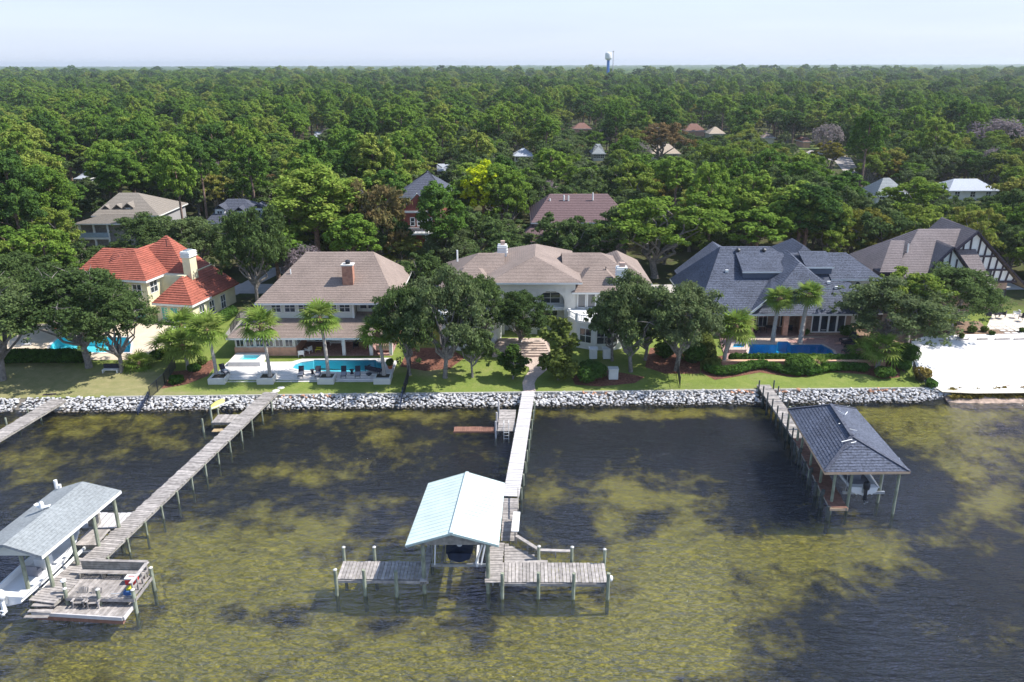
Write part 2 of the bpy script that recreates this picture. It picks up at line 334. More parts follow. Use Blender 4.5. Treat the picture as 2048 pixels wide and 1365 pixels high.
def hip(x0, x1, y0, y1, ze, rx0, rx1, ry, zr):      # ridge along x
    return [p for p in ([(x0, y0, ze), (x1, y0, ze), (rx1, ry, zr), (rx0, ry, zr)], [(x1, y1, ze), (x0, y1, ze), (rx0, ry, zr), (rx1, ry, zr)],
            [(x0, y1, ze), (x0, y0, ze), (rx0, ry, zr)] if rx0 > x0 + .01 else None, [(x1, y0, ze), (x1, y1, ze), (rx1, ry, zr)] if rx1 < x1 - .01 else None) if p]
def hipy(x0, x1, y0, y1, ze, ry0, ry1, rx, zr):     # ridge along y
    return [p for p in ([(x0, y1, ze), (x0, y0, ze), (rx, ry0, zr), (rx, ry1, zr)], [(x1, y0, ze), (x1, y1, ze), (rx, ry1, zr), (rx, ry0, zr)],
            [(x0, y0, ze), (x1, y0, ze), (rx, ry0, zr)] if ry0 > y0 + .01 else None, [(x1, y1, ze), (x0, y1, ze), (rx, ry1, zr)] if ry1 < y1 - .01 else None) if p]

# ------------------------------------------------------------ windows
def window(parent, c, w, h, ang=0.0, cols=2, rows=2, glass=None, fr=None, name='window', local=False, arch=False, bar=0.06):
    """c = bottom centre on the wall face; ang = direction the face looks, 0 = towards -Y, 90 = +X"""
    Rm = Matrix.Rotation(ang, 3, 'Z'); c = Vector(c)
    def T(x, y, z): return c + Rm @ Vector((x, y, z))
    m = MB()
    def bar_(x0, z0, x1, z1, t): m.beam(T(x0, -0.02, z0), T(x1, -0.02, z1), t, 0.12, up=Rm @ Vector((0, 1, 0)))
    e = bar * 1.5
    bar_(-w / 2, 0, -w / 2, h, e); bar_(w / 2, 0, w / 2, h, e); bar_(-w / 2 - e / 2, 0, w / 2 + e / 2, 0, e)
    pts = [T(-w / 2, -0.01, 0), T(w / 2, -0.01, 0), T(w / 2, -0.01, h)]
    if arch:
        prev = (w / 2, h)
        for k in range(1, 9):
            t = math.pi * k / 8; q = (w / 2 * math.cos(t), h + w / 2 * math.sin(t)); bar_(prev[0], prev[1], q[0], q[1], e); prev = q
            if k < 8: pts.append(T(q[0], -0.01, q[1]))
        bar_(0, h, 0, h + w / 2, bar)
    bar_(-w / 2 - e / 2, h, w / 2 + e / 2, h, e)
    pts.append(T(-w / 2, -0.01, h))
    for i in range(1, cols): x = -w / 2 + w * i / cols; bar_(x, 0, x, h, bar)
    for j in range(1, rows): z = h * j / rows; bar_(-w / 2, z, w / 2, z, bar)
    o = m.build(name, fr or WHITE, parent, world=not local)
    MB().poly(pts).build('pane', glass or GLASS, o, world=not local)
    return o

# ============================================================ SETTING: terrain
def inpoly(x, y, P):
    c = False; j = len(P) - 1
    for i in range(len(P)):
        if (P[i][1] > y) != (P[j][1] > y) and x < (P[j][0] - P[i][0]) * (y - P[i][1]) / (P[j][1] - P[i][1]) + P[i][0]: c = not c
        j = i
    return c
PITS = [(-64.2, -45.8, 93.4, 103), (-27, -15, 87.7, 92.2), (27.8, 41, 92.8, 97.8)]
DRY = [(150, 765, 150, 30), (280, 770, 70, 40), (60, 745, 90, 30), (1190, 745, 60, 22), (860, 740, 50, 18), (1560, 780, 300, 5), (600, 788, 400, 4), (20, 790, 60, 12)]
xs = [-2200, -700, -300, -180, -130] + [x for x in range(-100, 111)] + [130, 180, 300, 700, 2200]
ys = [-8, -4, -2.4, -1.2, -0.02, 0.0] + [0.8 + 1.0 * k for k in range(60)] + [64, 70, 80, 95, 120, 160, 230, 330, 500, 800, 1300, 2200, 4000, 7000, 9400]
gv = []; gf = []; dry = []; nx = len(xs)
for yi, dy in enumerate(ys):
    for x in xs:
        X = x * (1 + max(0, dy - 61) / 1000); Yv = shoreY(max(-110, min(110, x))) + dy
        if dy < -0.01: z = 0.82 - 0.62 * (-dy) if dy > -3 else -1.35 - 0.02 * (-dy)
        else: z = zg(max(-110, min(110, X)), Yv)
        if 0 <= dy < 60:
            for a in PITS:
                if a[0] < X < a[1] and a[2] < Yv < a[3]: z = -0.2
        if x > 49 and dy < 0: z -= 0.35
        gv.append((X, Yv, z))
        p = PX((X, Yv, z)); d = 0.0
        for (a, b, ra, rb) in DRY: d += math.exp(-((p[0] - a) / ra) ** 2 - ((p[1] - b) / rb) ** 2)
        dry.append(min(1, d))
for j in range(len(ys) - 1):
    for i in range(nx - 1):
        gf.append((j * nx + i, j * nx + i + 1, (j + 1) * nx + i + 1, (j + 1) * nx + i))
gm = bpy.data.meshes.new('ground'); gm.from_pydata(gv, [], gf)
at = gm.attributes.new('dry', 'FLOAT', 'POINT'); at.data.foreach_set('value', dry)
m = bpy.data.materials.new('grass_and_soil'); m.use_nodes = True; n = m.node_tree.nodes; l = m.node_tree.links
b = n['Principled BSDF']; b.inputs['Roughness'].default_value = 0.95; b.inputs['Specular IOR Level'].default_value = 0.1
geo = n.new('ShaderNodeNewGeometry')
def noise_(sc, det=6, rough=0.6):
    t = n.new('ShaderNodeTexNoise'); t.inputs['Scale'].default_value = sc; t.inputs['Detail'].default_value = det; t.inputs['Roughness'].default_value = rough
    l.new(geo.outputs['Position'], t.inputs['Vector']); return t.outputs['Fac']
def ramp_(src, stops):
    r = n.new('ShaderNodeValToRGB'); l.new(src, r.inputs['Fac']); e = r.color_ramp.elements
    while len(e) < len(stops): e.new(0.5)
    for i, (p, c) in enumerate(stops): e[i].position = p; e[i].color = (*c, 1)
    return r.outputs['Color']
def math_(op, a, b=None, c=None):
    q = n.new('ShaderNodeMath'); q.operation = op
    for i, v in enumerate((a, b, c)):
        if v is None: continue
        if isinstance(v, (int, float)): q.inputs[i].default_value = v
        else: l.new(v, q.inputs[i])
    return q.outputs[0]
def mix_(f, a, bb):
    q = n.new('ShaderNodeMix'); q.data_type = 'RGBA'; l.new(f, q.inputs['Factor'])
    for s_, v in (('A', a), ('B', bb)):
        if isinstance(v, tuple): q.inputs[s_].default_value = (*v, 1)
        else: l.new(v, q.inputs[s_])
    return q.outputs['Result']
grass = ramp_(noise_(0.5, 9, 0.72), [(0.25, (0.125, 0.18, 0.04)), (0.5, (0.18, 0.235, 0.055)), (0.75, (0.26, 0.285, 0.085))])
speck = ramp_(noise_(9, 4, 0.7), [(0.3, (0.62, 0.64, 0.62)), (0.7, (1.22, 1.18, 1.15))])
mm = n.new('ShaderNodeMix'); mm.data_type = 'RGBA'; mm.blend_type = 'MULTIPLY'; mm.inputs['Factor'].default_value = 1; l.new(grass, mm.inputs['A']); l.new(speck, mm.inputs['B'])
soil = ramp_(noise_(0.9, 8, 0.7), [(0.3, (0.20, 0.20, 0.09)), (0.7, (0.34, 0.29, 0.16))])
ad = n.new('ShaderNodeAttribute'); ad.attribute_name = 'dry'
df_ = math_('MULTIPLY_ADD', noise_(0.7, 7, 0.7), 1.8, -0.9); df_ = math_('ADD', math_('MULTIPLY', math_('ADD', ad.outputs['Fac'], df_), ad.outputs['Fac']), math_('MAXIMUM', math_('MULTIPLY_ADD', noise_(0.28, 9, .75), 3.0, -1.62), 0))
df_ = math_('MINIMUM', math_('MAXIMUM', df_, 0), 0.85)
c1 = mix_(df_, mm.outputs['Result'], soil)
sp = n.new('ShaderNodeSeparateXYZ'); l.new(geo.outputs['Position'], sp.inputs[0])
ff = n.new('ShaderNodeMapRange'); ff.inputs['From Min'].default_value = 108; ff.inputs['From Max'].default_value = 116; l.new(sp.outputs['Y'], ff.inputs['Value'])
litter = ramp_(noise_(0.35, 8, 0.7), [(0.35, (0.075, 0.062, 0.038)), (0.55, (0.07, 0.085, 0.03)), (0.7, (0.11, 0.13, 0.04))])
c2 = mix_(ff.outputs['Result'], c1, litter)
fz = n.new('ShaderNodeMapRange'); fz.inputs['From Min'].default_value = 0.87; fz.inputs['From Max'].default_value = 0.75; l.new(sp.outputs['Z'], fz.inputs['Value'])
c3 = mix_(fz.outputs['Result'], c2, (0.19, 0.17, 0.15)); l.new(c3, b.inputs['Base Color'])
bp = n.new('ShaderNodeBump'); bp.inputs['Strength'].default_value = 0.5; bp.inputs['Distance'].default_value = 0.08; l.new(noise_(7, 5), bp.inputs['Height']); l.new(bp.outputs['Normal'], b.inputs['Normal'])
gm.materials.append(m)
go = bpy.data.objects.new('ground', gm); COL.objects.link(go); go['kind'] = 'structure'

# ------------------------------------------------------------ seabed (sand with sea grass) and water
BED = [(1450, 1270, 330, 110, .55), (1750, 1120, 260, 90, .45), (1950, 950, 200, 120, .35), (1850, 1250, 250, 60, .3),(500, 1290, 900, 150, .45), (1100, 1120, 420, 130, .45), (300, 1120, 330, 90, .4),  # picture centre, radii, amount of pale sand (+) or sea grass (-)
 (250, 1330, 520, 120, .8), (800, 1330, 500, 90, .6), (1250, 1290, 260, 110, .75), (480, 1150, 240, 110, .8), (600, 1080, 160, 50, .6),
 (760, 1200, 80, 60, .5), (880, 1150, 90, 60, .7), (1350, 1120, 230, 130, 1.0), (1180, 985, 170, 45, .75), (1400, 990, 120, 35, .5), (1540, 960, 110, 110, -1.0), (1470, 890, 120, 40, -.5), (1250, 870, 260, 40, -.2), (1650, 1090, 130, 70, 1.0), 
 (780, 880, 150, 45, .7), (640, 955, 120, 22, .7), (790, 1000, 60, 20, .7), (560, 960, 60, 60, .3), (150, 860, 330, 45, .75), (1900, 880, 150, 60, .7), (1990, 1010, 110, 70, .7), (1760, 860, 100, 40, .5),
 (1800, 1180, 110, 50, .55), (1950, 1300, 160, 40, .2), (1430, 1290, 160, 60, .6), (1700, 830, 500, 16, .8), (1000, 828, 900, 14, .8), (100, 1010, 120, 60, .3), (330, 1060, 100, 60, .6), (1560, 1180, 60, 80, .5), (60, 940, 160, 40, .5),
 (775, 1245, 60, 28, -.9), (590, 1238, 60, 22, -.7), (350, 1215, 110, 25, -.6), (1130, 1050, 60, 50, -.9), (1215, 1180, 80, 60, -.8), (1010, 1290, 80, 25, -.5), (1650, 1240, 190, 70, -.9), (1880, 1180, 140, 60, -.6), (1880, 1330, 160, 60, -.8), (1600, 1330, 150, 40, -.5), (520, 1240, 60, 18, -.5),
 (1300, 1040, 50, 25, -.4), (1820, 990, 110, 60, -.9), (1400, 1230, 60, 20, -.5), (1000, 1180, 120, 20, -.4), (460, 1050, 60, 25, -.4)]
wv = []; wf = []; val = []; NX, NY = 300, 150
for j in range(NY + 1):
    for i in range(NX + 1):
        x = -75 + 160 * i / NX; y = 30 + (86 - 30) * j / NY
        z = -1.3 + 1.0 * sstep(66, 82, y)
        wv.append((x, y, z)); q = PX((x, y, z)); s = 0
        for (a, b_, ra, rb, v) in BED: s += v * math.exp(-((q[0] - a) / ra) ** 2 - ((q[1] - b_) / rb) ** 2)
        val.append(s)
for j in range(NY):
    for i in range(NX):
        a = j * (NX + 1) + i; wf.append((a, a + 1, a + NX + 2, a + NX + 1))
bm_ = bpy.data.meshes.new('seabed'); bm_.from_pydata(wv, [], wf); at = bm_.attributes.new('sand', 'FLOAT', 'POINT'); at.data.foreach_set('value', val)
bm_.polygons.foreach_set('use_smooth', [True] * len(bm_.polygons))
m = bpy.data.materials.new('seabed_sand_and_grass'); m.use_nodes = True; n = m.node_tree.nodes; l = m.node_tree.links
b = n['Principled BSDF']; b.inputs['Roughness'].default_value = 1; b.inputs['Specular IOR Level'].default_value = 0
geo = n.new('ShaderNodeNewGeometry'); at_ = n.new('ShaderNodeAttribute'); at_.attribute_name = 'sand'
f1 = math_('MULTIPLY_ADD', noise_(0.22, 8, 0.66), 3.4, -1.95); f1 = math_('ADD', f1, at_.outputs['Fac']); f1 = math_('ADD', f1, math_('MULTIPLY_ADD', noise_(1.3, 7, 0.75), 0.9, -0.45)); f1 = math_('ADD', f1, math_('MULTIPLY_ADD', noise_(0.5, 6, 0.6), 2.2, -1.1))
rp = ramp_(f1, [(0.0, (0.036, 0.036, 0.032)), (0.22, (0.11, 0.095, 0.04)), (0.45, (0.27, 0.225, 0.055)), (0.95, (0.66, 0.57, 0.15))])
l.new(rp, b.inputs['Base Color']); bm_.materials.append(m)
bo = bpy.data.objects.new('seabed', bm_); COL.objects.link(bo); bo['kind'] = 'structure'
deep = MB().box(-2200, 2200, -300, 29.9, -1.6, -1.32); deep.box(-2200, -75.1, 29.9, 86, -1.6, -1.34); deep.box(85.1, 2200, 29.9, 86, -1.6, -1.34)
dm = mat('deep_bed', (0.10, 0.09, 0.03), 1.0, 0.5, 0.2, spec=0); structure('deep_seabed', deep, dm)

def watermat(name, tint, scat, scatf, bump, scales, boost=1.0, rough=0.04, dist=0.12):
    global n, l, geo
    m = bpy.data.materials.new(name); m.use_nodes = True; n = m.node_tree.nodes; l = m.node_tree.links
    n.remove(n['Principled BSDF']); geo = n.new('ShaderNodeNewGeometry'); hs = None
    for (sc, st, ang, wgt) in scales:
        mp = n.new('ShaderNodeMapping'); mp.inputs['Scale'].default_value = st; mp.inputs['Rotation'].default_value = (0, 0, R(ang))
        t = n.new('ShaderNodeTexNoise'); t.inputs['Scale'].default_value = sc; t.inputs['Detail'].default_value = 3; t.inputs['Roughness'].default_value = 0.55; t.inputs['Distortion'].default_value = 0.6
        l.new(geo.outputs['Position'], mp.inputs['Vector']); l.new(mp.outputs[0], t.inputs['Vector'])
        v = math_('MULTIPLY', t.outputs['Fac'], wgt); hs = v if hs is None else math_('ADD', hs, v)
    # wind patches: stronger and weaker ripple zones
    bp = n.new('ShaderNodeBump'); bp.inputs['Distance'].default_value = dist; l.new(hs, bp.inputs['Height'])
    st_ = math_('MULTIPLY_ADD', noise_(0.06, 3), 0.9 * bump, 0.55 * bump); l.new(st_, bp.inputs['Strength'])
    fr = n.new('ShaderNodeFresnel'); fr.inputs['IOR'].default_value = 1.33; l.new(bp.outputs[0], fr.inputs['Normal'])
    fb = math_('MINIMUM', math_('MULTIPLY', fr.outputs[0], boost), 1.0)
    tr = n.new('ShaderNodeBsdfTransparent'); tr.inputs['Color'].default_value = (*tint, 1)
    df = n.new('ShaderNodeBsdfDiffuse'); df.inputs['Color'].default_value = (*scat, 1); l.new(bp.outputs[0], df.inputs['Normal'])
    m1 = n.new('ShaderNodeMixShader'); m1.inputs[0].default_value = scatf; l.new(tr.outputs[0], m1.inputs[1]); l.new(df.outputs[0], m1.inputs[2])
    gl = n.new('ShaderNodeBsdfGlossy'); gl.inputs['Color'].default_value = (0.58, 0.68, 1.0, 1); gl.inputs['Roughness'].default_value = rough; l.new(bp.outputs[0], gl.inputs['Normal'])  # blue put into the gloss colour so reflected sky looks bluer
    m2 = n.new('ShaderNodeMixShader'); l.new(fb, m2.inputs[0]); l.new(m1.outputs[0], m2.inputs[1]); l.new(gl.outputs[0], m2.inputs[2])
    l.new(m2.outputs[0], n['Material Output'].inputs['Surface']); return m
SEA = watermat('bay_water', (0.84, 0.85, 0.62), (0.04, 0.045, 0.035), 0.18, 1.0,
               [(0.32, (1, 4.5, 1), 18, 1.6), (1.1, (1, 2.6, 1), 24, 1.0), (3.4, (1, 2.0, 1), 30, 0.42), (9.0, (1, 1.4, 1), 10, 0.12)], boost=1.35, rough=0.05, dist=0.48)
water = MB().poly([(-2200, -300, 0), (2200, -300, 0), (2200, 86, 0), (-2200, 86, 0)])
structure('water', water, SEA)

# ------------------------------------------------------------ seawall cap, sand beach, beds, roads
def strip(a, b_, n_, w, z0, h):   # low wall following the shore
    m_ = MB(); P = [(a + (b_ - a) * i / n_) for i in range(n_ + 1)]
    for i in range(n_): m_.beam((P[i], shoreY(P[i]) - 0.05, z0 + h / 2), (P[i + 1], shoreY(P[i + 1]) - 0.05, z0 + h / 2), w, h)
    return m_
t_ = thing('seawall', 'low grey concrete seawall cap between the lawns and the white rocks', 'seawall', (2, 82.9, 0.3))
for i in range(26): strip(-45 + i * 3.6, -45 + i * 3.6 + 3.55, 1, 0.28, 0.3, 0.68).build('cap_block', mat('grey_concrete', (.36, .35, .32), .9, .15, 2), t_)

def sheet(name, pts, z, m_, kind='structure', dz=0.0):
    s_ = MB().poly([(p[0], p[1], z) for p in pts]); o = s_.build(name, m_); o['kind'] = kind; return o
def drape(name, pts, m_, off=0.03, step=1.0, h=None):
    """sheet that follows the ground inside a polygon (clipped grid)"""
    x0, x1 = min(p[0] for p in pts), max(p[0] for p in pts); y0, y1 = min(p[1] for p in pts), max(p[1] for p in pts)
    bmh = bmesh.new(); bmh.faces.new([bmh.verts.new((p[0], p[1], 0)) for p in pts])
    for k in range(int((x1 - x0) / step) + 1):
        g_ = bmh.verts[:] + bmh.edges[:] + bmh.faces[:]
        bmesh.ops.bisect_plane(bmh, geom=g_, plane_co=(math.floor(x0) + k * step + 0.001, 0, 0), plane_no=(1, 0, 0))
    for k in range(int((y1 - y0) / step) + 1):
        g_ = bmh.verts[:] + bmh.edges[:] + bmh.faces[:]
        bmesh.ops.bisect_plane(bmh, geom=g_, plane_co=(0, y0 + k * step, 0), plane_no=(0, 1, 0))
    for v in bmh.verts: v.co.z = (zg(v.co.x, v.co.y) if h is None else h(v.co.x, v.co.y)) + off
    me = bpy.data.meshes.new(name); bmh.to_mesh(me); bmh.free(); me.materials.append(m_)
    o = bpy.data.objects.new(name, me); COL.objects.link(o); o['kind'] = 'structure'; return o
def GP(pts, z): return [tuple(G(a, b_, z))[:2] for a, b_ in pts]
def slab_hole(outer, holes, z0, z1):
    bmh = bmesh.new(); es = []
    for L_ in [outer] + holes:
        vs = [bmh.verts.new((p[0], p[1], z1)) for p in L_]; es += [bmh.edges.new((vs[i], vs[(i + 1) % len(vs)])) for i in range(len(vs))]
    bmesh.ops.triangle_fill(bmh, edges=es, use_beauty=True, use_dissolve=False)
    for f in bmh.faces:
        if f.normal.z < 0: f.normal_flip()
    r = bmesh.ops.extrude_face_region(bmh, geom=bmh.faces[:])
    for v in [g_ for g_ in r['geom'] if isinstance(g_, bmesh.types.BMVert)]: v.co.z = z0
    bmesh.ops.recalc_face_normals(bmh, faces=bmh.faces[:])
    mb_ = MB(); bmh.verts.index_update(); mb_.v = [tuple(v.co) for v in bmh.verts]; mb_.f = [tuple(v.index for v in f.verts) for f in bmh.faces]; bmh.free(); return mb_

# white sand lot on the right
sandpts = GP([(1822, 690), (1850, 681), (1930, 678), (2048, 676), (2130, 676), (2160, 780), (2048, 778), (1960, 778), (1872, 775), (1840, 755), (1818, 730)], 1.1)
def zbeach(x, y): return max(zg(x, y), 0.9)
drape('sand_beach', sandpts, SAND, 0.05)
drape('beach_edge', GP([(1872, 776), (1960, 779), (2048, 779), (2160, 781), (2160, 790), (2048, 786), (1950, 787), (1885, 784)], 0.95), mat('damp_sand', (0.60, 0.55, 0.45), 0.9, 0.12, 2.0), 0.03)
mud = MB(); random.seed(3)
mx_, my_ = 44, 8
for j in range(my_ + 1):
    for i in range(mx_ + 1):
        x = 49.0 + i * 0.8; y = 84.6 - j * 0.45; mud.v.append((x, y, 0.95 - 0.155 * j + random.uniform(-.09, .09) - max(0, 51 - x) * 0.06))
mud.f = [(j * (mx_ + 1) + i, (j + 1) * (mx_ + 1) + i, (j + 1) * (mx_ + 1) + i + 1, j * (mx_ + 1) + i + 1) for j in range(my_) for i in range(mx_)]
structure('muddy_shore', mud, MUD, smooth=True)
drape('pine_straw_bed', GP([(1700, 650), (1850, 640), (1960, 640), (1975, 655), (2060, 655), (2150, 655), (2150, 677), (1930, 679), (1850, 682), (1815, 690), (1812, 735), (1785, 720), (1740, 690)], 1.9), MULCHB, 0.025)
drape('mulch_bed', GP([(322, 772), (345, 745), (380, 742), (430, 722), (432, 735), (415, 752), (372, 765)], 1.35), MULCH, 0.03)
drape('house_patio', GP([(1958, 655), (1975, 648), (1985, 625), (2120, 622), (2140, 655), (2048, 656), (2000, 655)], 2.0), mat('pale_flagstone', (0.62, 0.55, 0.47), 0.9, 0.12, 1.5), 0.05)
drape('mulch_ring', GP([(1150, 765), (1140, 745), (1165, 735), (1240, 745), (1290, 752), (1270, 762), (1200, 768)], 1.3), MULCH, 0.03)
drape('hedge_bed', GP([(1400, 745), (1415, 725), (1450, 716), (1770, 716), (1800, 742), (1800, 752), (1765, 755), (1735, 748), (1660, 744), (1610, 752), (1580, 752), (1520, 745), (1470, 752), (1430, 757)], 1.25), MULCH, 0.02)
drape('oak_bed', GP([(1290, 735), (1330, 745), (1400, 745), (1400, 700), (1300, 700)], 1.4), MULCH, 0.02)
drape('tree_bed', GP([(800, 735), (850, 742), (900, 738), (930, 720), (900, 700), (820, 700)], 1.4), MULCH, 0.02)
drape('driveway', [(-60, 122), (-20, 121), (20, 121), (60, 122), (110, 124), (110, 129), (60, 127.5), (20, 126), (-20, 126), (-60, 128)], DRIVE, 0.04, step=4)
drape('side_driveway', GP([(440, 600), (560, 545), (600, 545), (600, 530), (540, 535), (430, 590)], 2.2), DRIVE, 0.05, step=3)
drape('side_path', GP([(448, 672), (480, 625), (500, 620), (512, 628), (470, 672)], 1.7), mat('grey_gravel', (0.3, 0.28, 0.25), 0.9, 0.2, 4.0), 0.03)

# ------------------------------------------------------------ rock revetments
def rock_mesh(i):
    random.seed(100 + i); bmh = bmesh.new(); bmesh.ops.create_icosphere(bmh, subdivisions=2, radius=0.5)
    ax = Vector((random.uniform(.8, 1.15), random.uniform(.7, 1), random.uniform(.5, .75)))
    cuts = [(Vector((random.gauss(0, 1), random.gauss(0, 1), random.gauss(0, 1))).normalized(), random.uniform(.28, .42)) for _ in range(9)]
    for v in bmh.verts:
        for d, r_ in cuts:
            k = v.co.dot(d)
            if k > r_: v.co -= d * (k - r_)
        v.co = Vector((v.co.x * ax.x, v.co.y * ax.y, v.co.z * ax.z))
    bmesh.ops.dissolve_limit(bmh, angle_limit=R(7), verts=bmh.verts[:], edges=bmh.edges[:])
    me = bpy.data.meshes.new('rock'); bmh.to_mesh(me); bmh.free(); me.materials.append(ROCK); return me
ROCKS = [rock_mesh(i) for i in range(7)]
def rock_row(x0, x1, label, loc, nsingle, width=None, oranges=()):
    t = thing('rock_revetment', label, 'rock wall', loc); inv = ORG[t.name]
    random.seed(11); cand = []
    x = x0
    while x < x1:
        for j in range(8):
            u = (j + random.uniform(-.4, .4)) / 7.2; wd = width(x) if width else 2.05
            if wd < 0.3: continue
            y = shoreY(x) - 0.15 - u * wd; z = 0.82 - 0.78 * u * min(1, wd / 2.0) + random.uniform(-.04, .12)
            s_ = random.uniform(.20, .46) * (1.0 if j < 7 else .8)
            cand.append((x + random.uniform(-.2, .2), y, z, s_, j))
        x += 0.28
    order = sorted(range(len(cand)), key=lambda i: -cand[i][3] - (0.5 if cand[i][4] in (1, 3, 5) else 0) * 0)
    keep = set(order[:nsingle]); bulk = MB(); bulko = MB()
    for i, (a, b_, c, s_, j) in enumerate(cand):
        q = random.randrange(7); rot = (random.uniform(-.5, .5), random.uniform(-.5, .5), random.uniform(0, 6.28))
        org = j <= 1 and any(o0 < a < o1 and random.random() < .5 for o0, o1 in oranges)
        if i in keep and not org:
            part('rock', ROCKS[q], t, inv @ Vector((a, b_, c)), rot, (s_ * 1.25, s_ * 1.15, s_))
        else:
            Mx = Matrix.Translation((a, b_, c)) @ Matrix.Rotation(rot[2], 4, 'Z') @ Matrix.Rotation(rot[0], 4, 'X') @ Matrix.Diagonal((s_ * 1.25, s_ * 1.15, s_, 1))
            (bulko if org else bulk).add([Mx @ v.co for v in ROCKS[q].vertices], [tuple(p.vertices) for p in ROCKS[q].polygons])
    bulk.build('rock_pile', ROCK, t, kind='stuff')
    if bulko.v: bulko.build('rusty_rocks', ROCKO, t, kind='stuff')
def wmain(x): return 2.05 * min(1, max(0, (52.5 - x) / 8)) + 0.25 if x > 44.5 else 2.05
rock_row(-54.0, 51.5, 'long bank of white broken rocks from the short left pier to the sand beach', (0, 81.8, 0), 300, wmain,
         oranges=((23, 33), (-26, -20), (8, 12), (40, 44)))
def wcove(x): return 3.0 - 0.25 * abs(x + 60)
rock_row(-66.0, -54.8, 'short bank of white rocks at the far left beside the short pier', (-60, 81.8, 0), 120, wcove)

# ============================================================ POOLS AND DECKS
POOLW = watermat('pool_water', (0.80, 0.95, 1.0), (0.3, 0.6, 0.7), 0.0, 0.5, [(3.0, (1, 1.5, 1), 20, 1.0)], dist=0.03)
def pool(label, pts, ztop, m_, depth=1.3, lip=0.35, cop=CONC, rim=0.0):
    c = Vector((sum(p[0] for p in pts) / len(pts), sum(p[1] for p in pts) / len(pts), ztop))
    t = thing('swimming_pool', label, 'pool', c)
    out = [(c.x + (p[0] - c.x) * (1 + lip / max(0.5, math.hypot(p[0] - c.x, p[1] - c.y))), c.y + (p[1] - c.y) * (1 + lip / max(0.5, abs(p[1] - c.y) + .5))) for p in pts]
    k = len(pts); bs = MB(); bs.v = [(p[0], p[1], ztop) for p in pts] + [(p[0], p[1], ztop - depth) for p in pts]
    bs.f = [(i, k + i, k + (i + 1) % k, (i + 1) % k) for i in range(k)] + [tuple(range(k, 2 * k))]; bs.build('basin', m_, t)
    slab_hole(out, [list(pts)], ztop - 0.1, ztop + 0.035 + rim).build('coping', cop, t)
    MB().poly([(p[0], p[1], ztop - 0.1) for p in pts]).build('pool_water', POOLW, t); return t, out
def deck(name, outer, holes, z0, z1, m_): return structure(name, slab_hole(outer, holes, z0, z1), m_)

# pool of the taupe house, its raised spa and stepped deck
p2 = GP([(585, 737), (590, 730), (603, 725), (626, 722), (628, 720.5), (752, 721), (753, 724), (766, 727), (770, 733), (764, 738), (742, 741), (728, 744), (680, 745), (640, 743), (600, 741)], 1.62)[::-1]
t_, o2 = pool('kidney shaped blue pool on the white deck of the taupe roofed house', p2, 1.64, POOLT, cop=DECKW)
spa = [(-33.4, 90.6), (-31.2, 90.6), (-31.0, 92.3), (-33.2, 92.3)]
deck('pool_deck', [(-34.9, 87.3), (-14.2, 87.1), (-14.0, 93.0), (-14.2, 102), (-34.9, 102)], [o2], 0.9, 1.62, DECKW)
t_ = thing('spa', 'raised square white spa beside the brick sunroom', 'spa', (-32.3, 91.4, 1.6))
slab_hole([(-34.3, 89.7), (-30.4, 89.7), (-30.4, 93.1), (-34.3, 93.1)], [spa], 1.6, 2.15).build('surround', DECKW, t_)
MB().poly([(p[0], p[1], 1.75) for p in spa]).build('basin', POOLL, t_); MB().poly([(p[0], p[1], 2.08) for p in spa]).build('pool_water', POOLW, t_)
st = thing('deck_steps', 'broad white steps between the planters below the kidney pool', 'steps', (-24, 86, 1))
for (a, b_) in ((-33.2, -29.6), (-27.6, -22.6), (-20.6, -16.1)):
    for k in range(3): MB().box(a, b_, 87.2 - 0.42 * (k + 1) - 0.0, 87.25 - 0.42 * k, 0.8, 1.45 - 0.16 * k).build('step', DECKW, st)
for (a, b_, y_) in ((-35.2, -33.25, 'leftmost'), (-29.55, -27.65, 'second from the left'), (-22.55, -20.65, 'third from the left'), (-16.05, -14.1, 'rightmost')):
    t_ = thing('planter', 'pale square palm planter, ' + y_ + ' of the four along the pool deck steps', 'planter', ((a + b_) / 2, 86.4, 0.9), group='planters along the pool deck')
    slab_hole([(a, 85.3), (b_, 85.3), (b_, 87.4), (a, 87.4)], [[(a + .2, 85.7), (b_ - .2, 85.7), (b_ - .2, 87.2), (a + .2, 87.2)]], 0.8, 1.72).build('surround', CONC, t_)
    MB().box(a + .19, b_ - .19, 85.69, 87.21, 0.85, 1.6).build('soil', mat('dark_soil', (0.06, 0.05, 0.035), 0.95, 0.4, 5.0), t_)
t_ = thing('stepping_stones', 'three round stepping stones on the lawn above the long grey pier', 'path', (-26.5, 84, 1.0)); t_['kind'] = 'structure'
del t_['label'], t_['category']
for (a, b_) in ((562, 776), (552, 782), (545, 787)):
    p = G(a, b_, 0.97); MB().lathe([(0.42, 0), (0.42, 0.06), (0.36, 0.08)], (p.x, p.y, 0.93), 10).build('stone', CONC, t_)

# pool on the far left behind the oaks
p1 = GP([(98, 700), (150, 706), (260, 706), (262, 690), (256, 676), (150, 674), (118, 676), (104, 688)], 1.66)
t_, o1 = pool('pale turquoise pool behind the oaks and the long hedge at the left', p1, 1.70, POOLL, cop=DECKW)
deck('left_pool_deck', [(-66, 91.9), (-44.6, 91.9), (-44.4, 104), (-50, 106.5), (-67, 106.5)], [o1], 0.9, 1.68, mat('warm_deck', (0.62, 0.52, 0.40), 0.85, 0.08, 1.0))

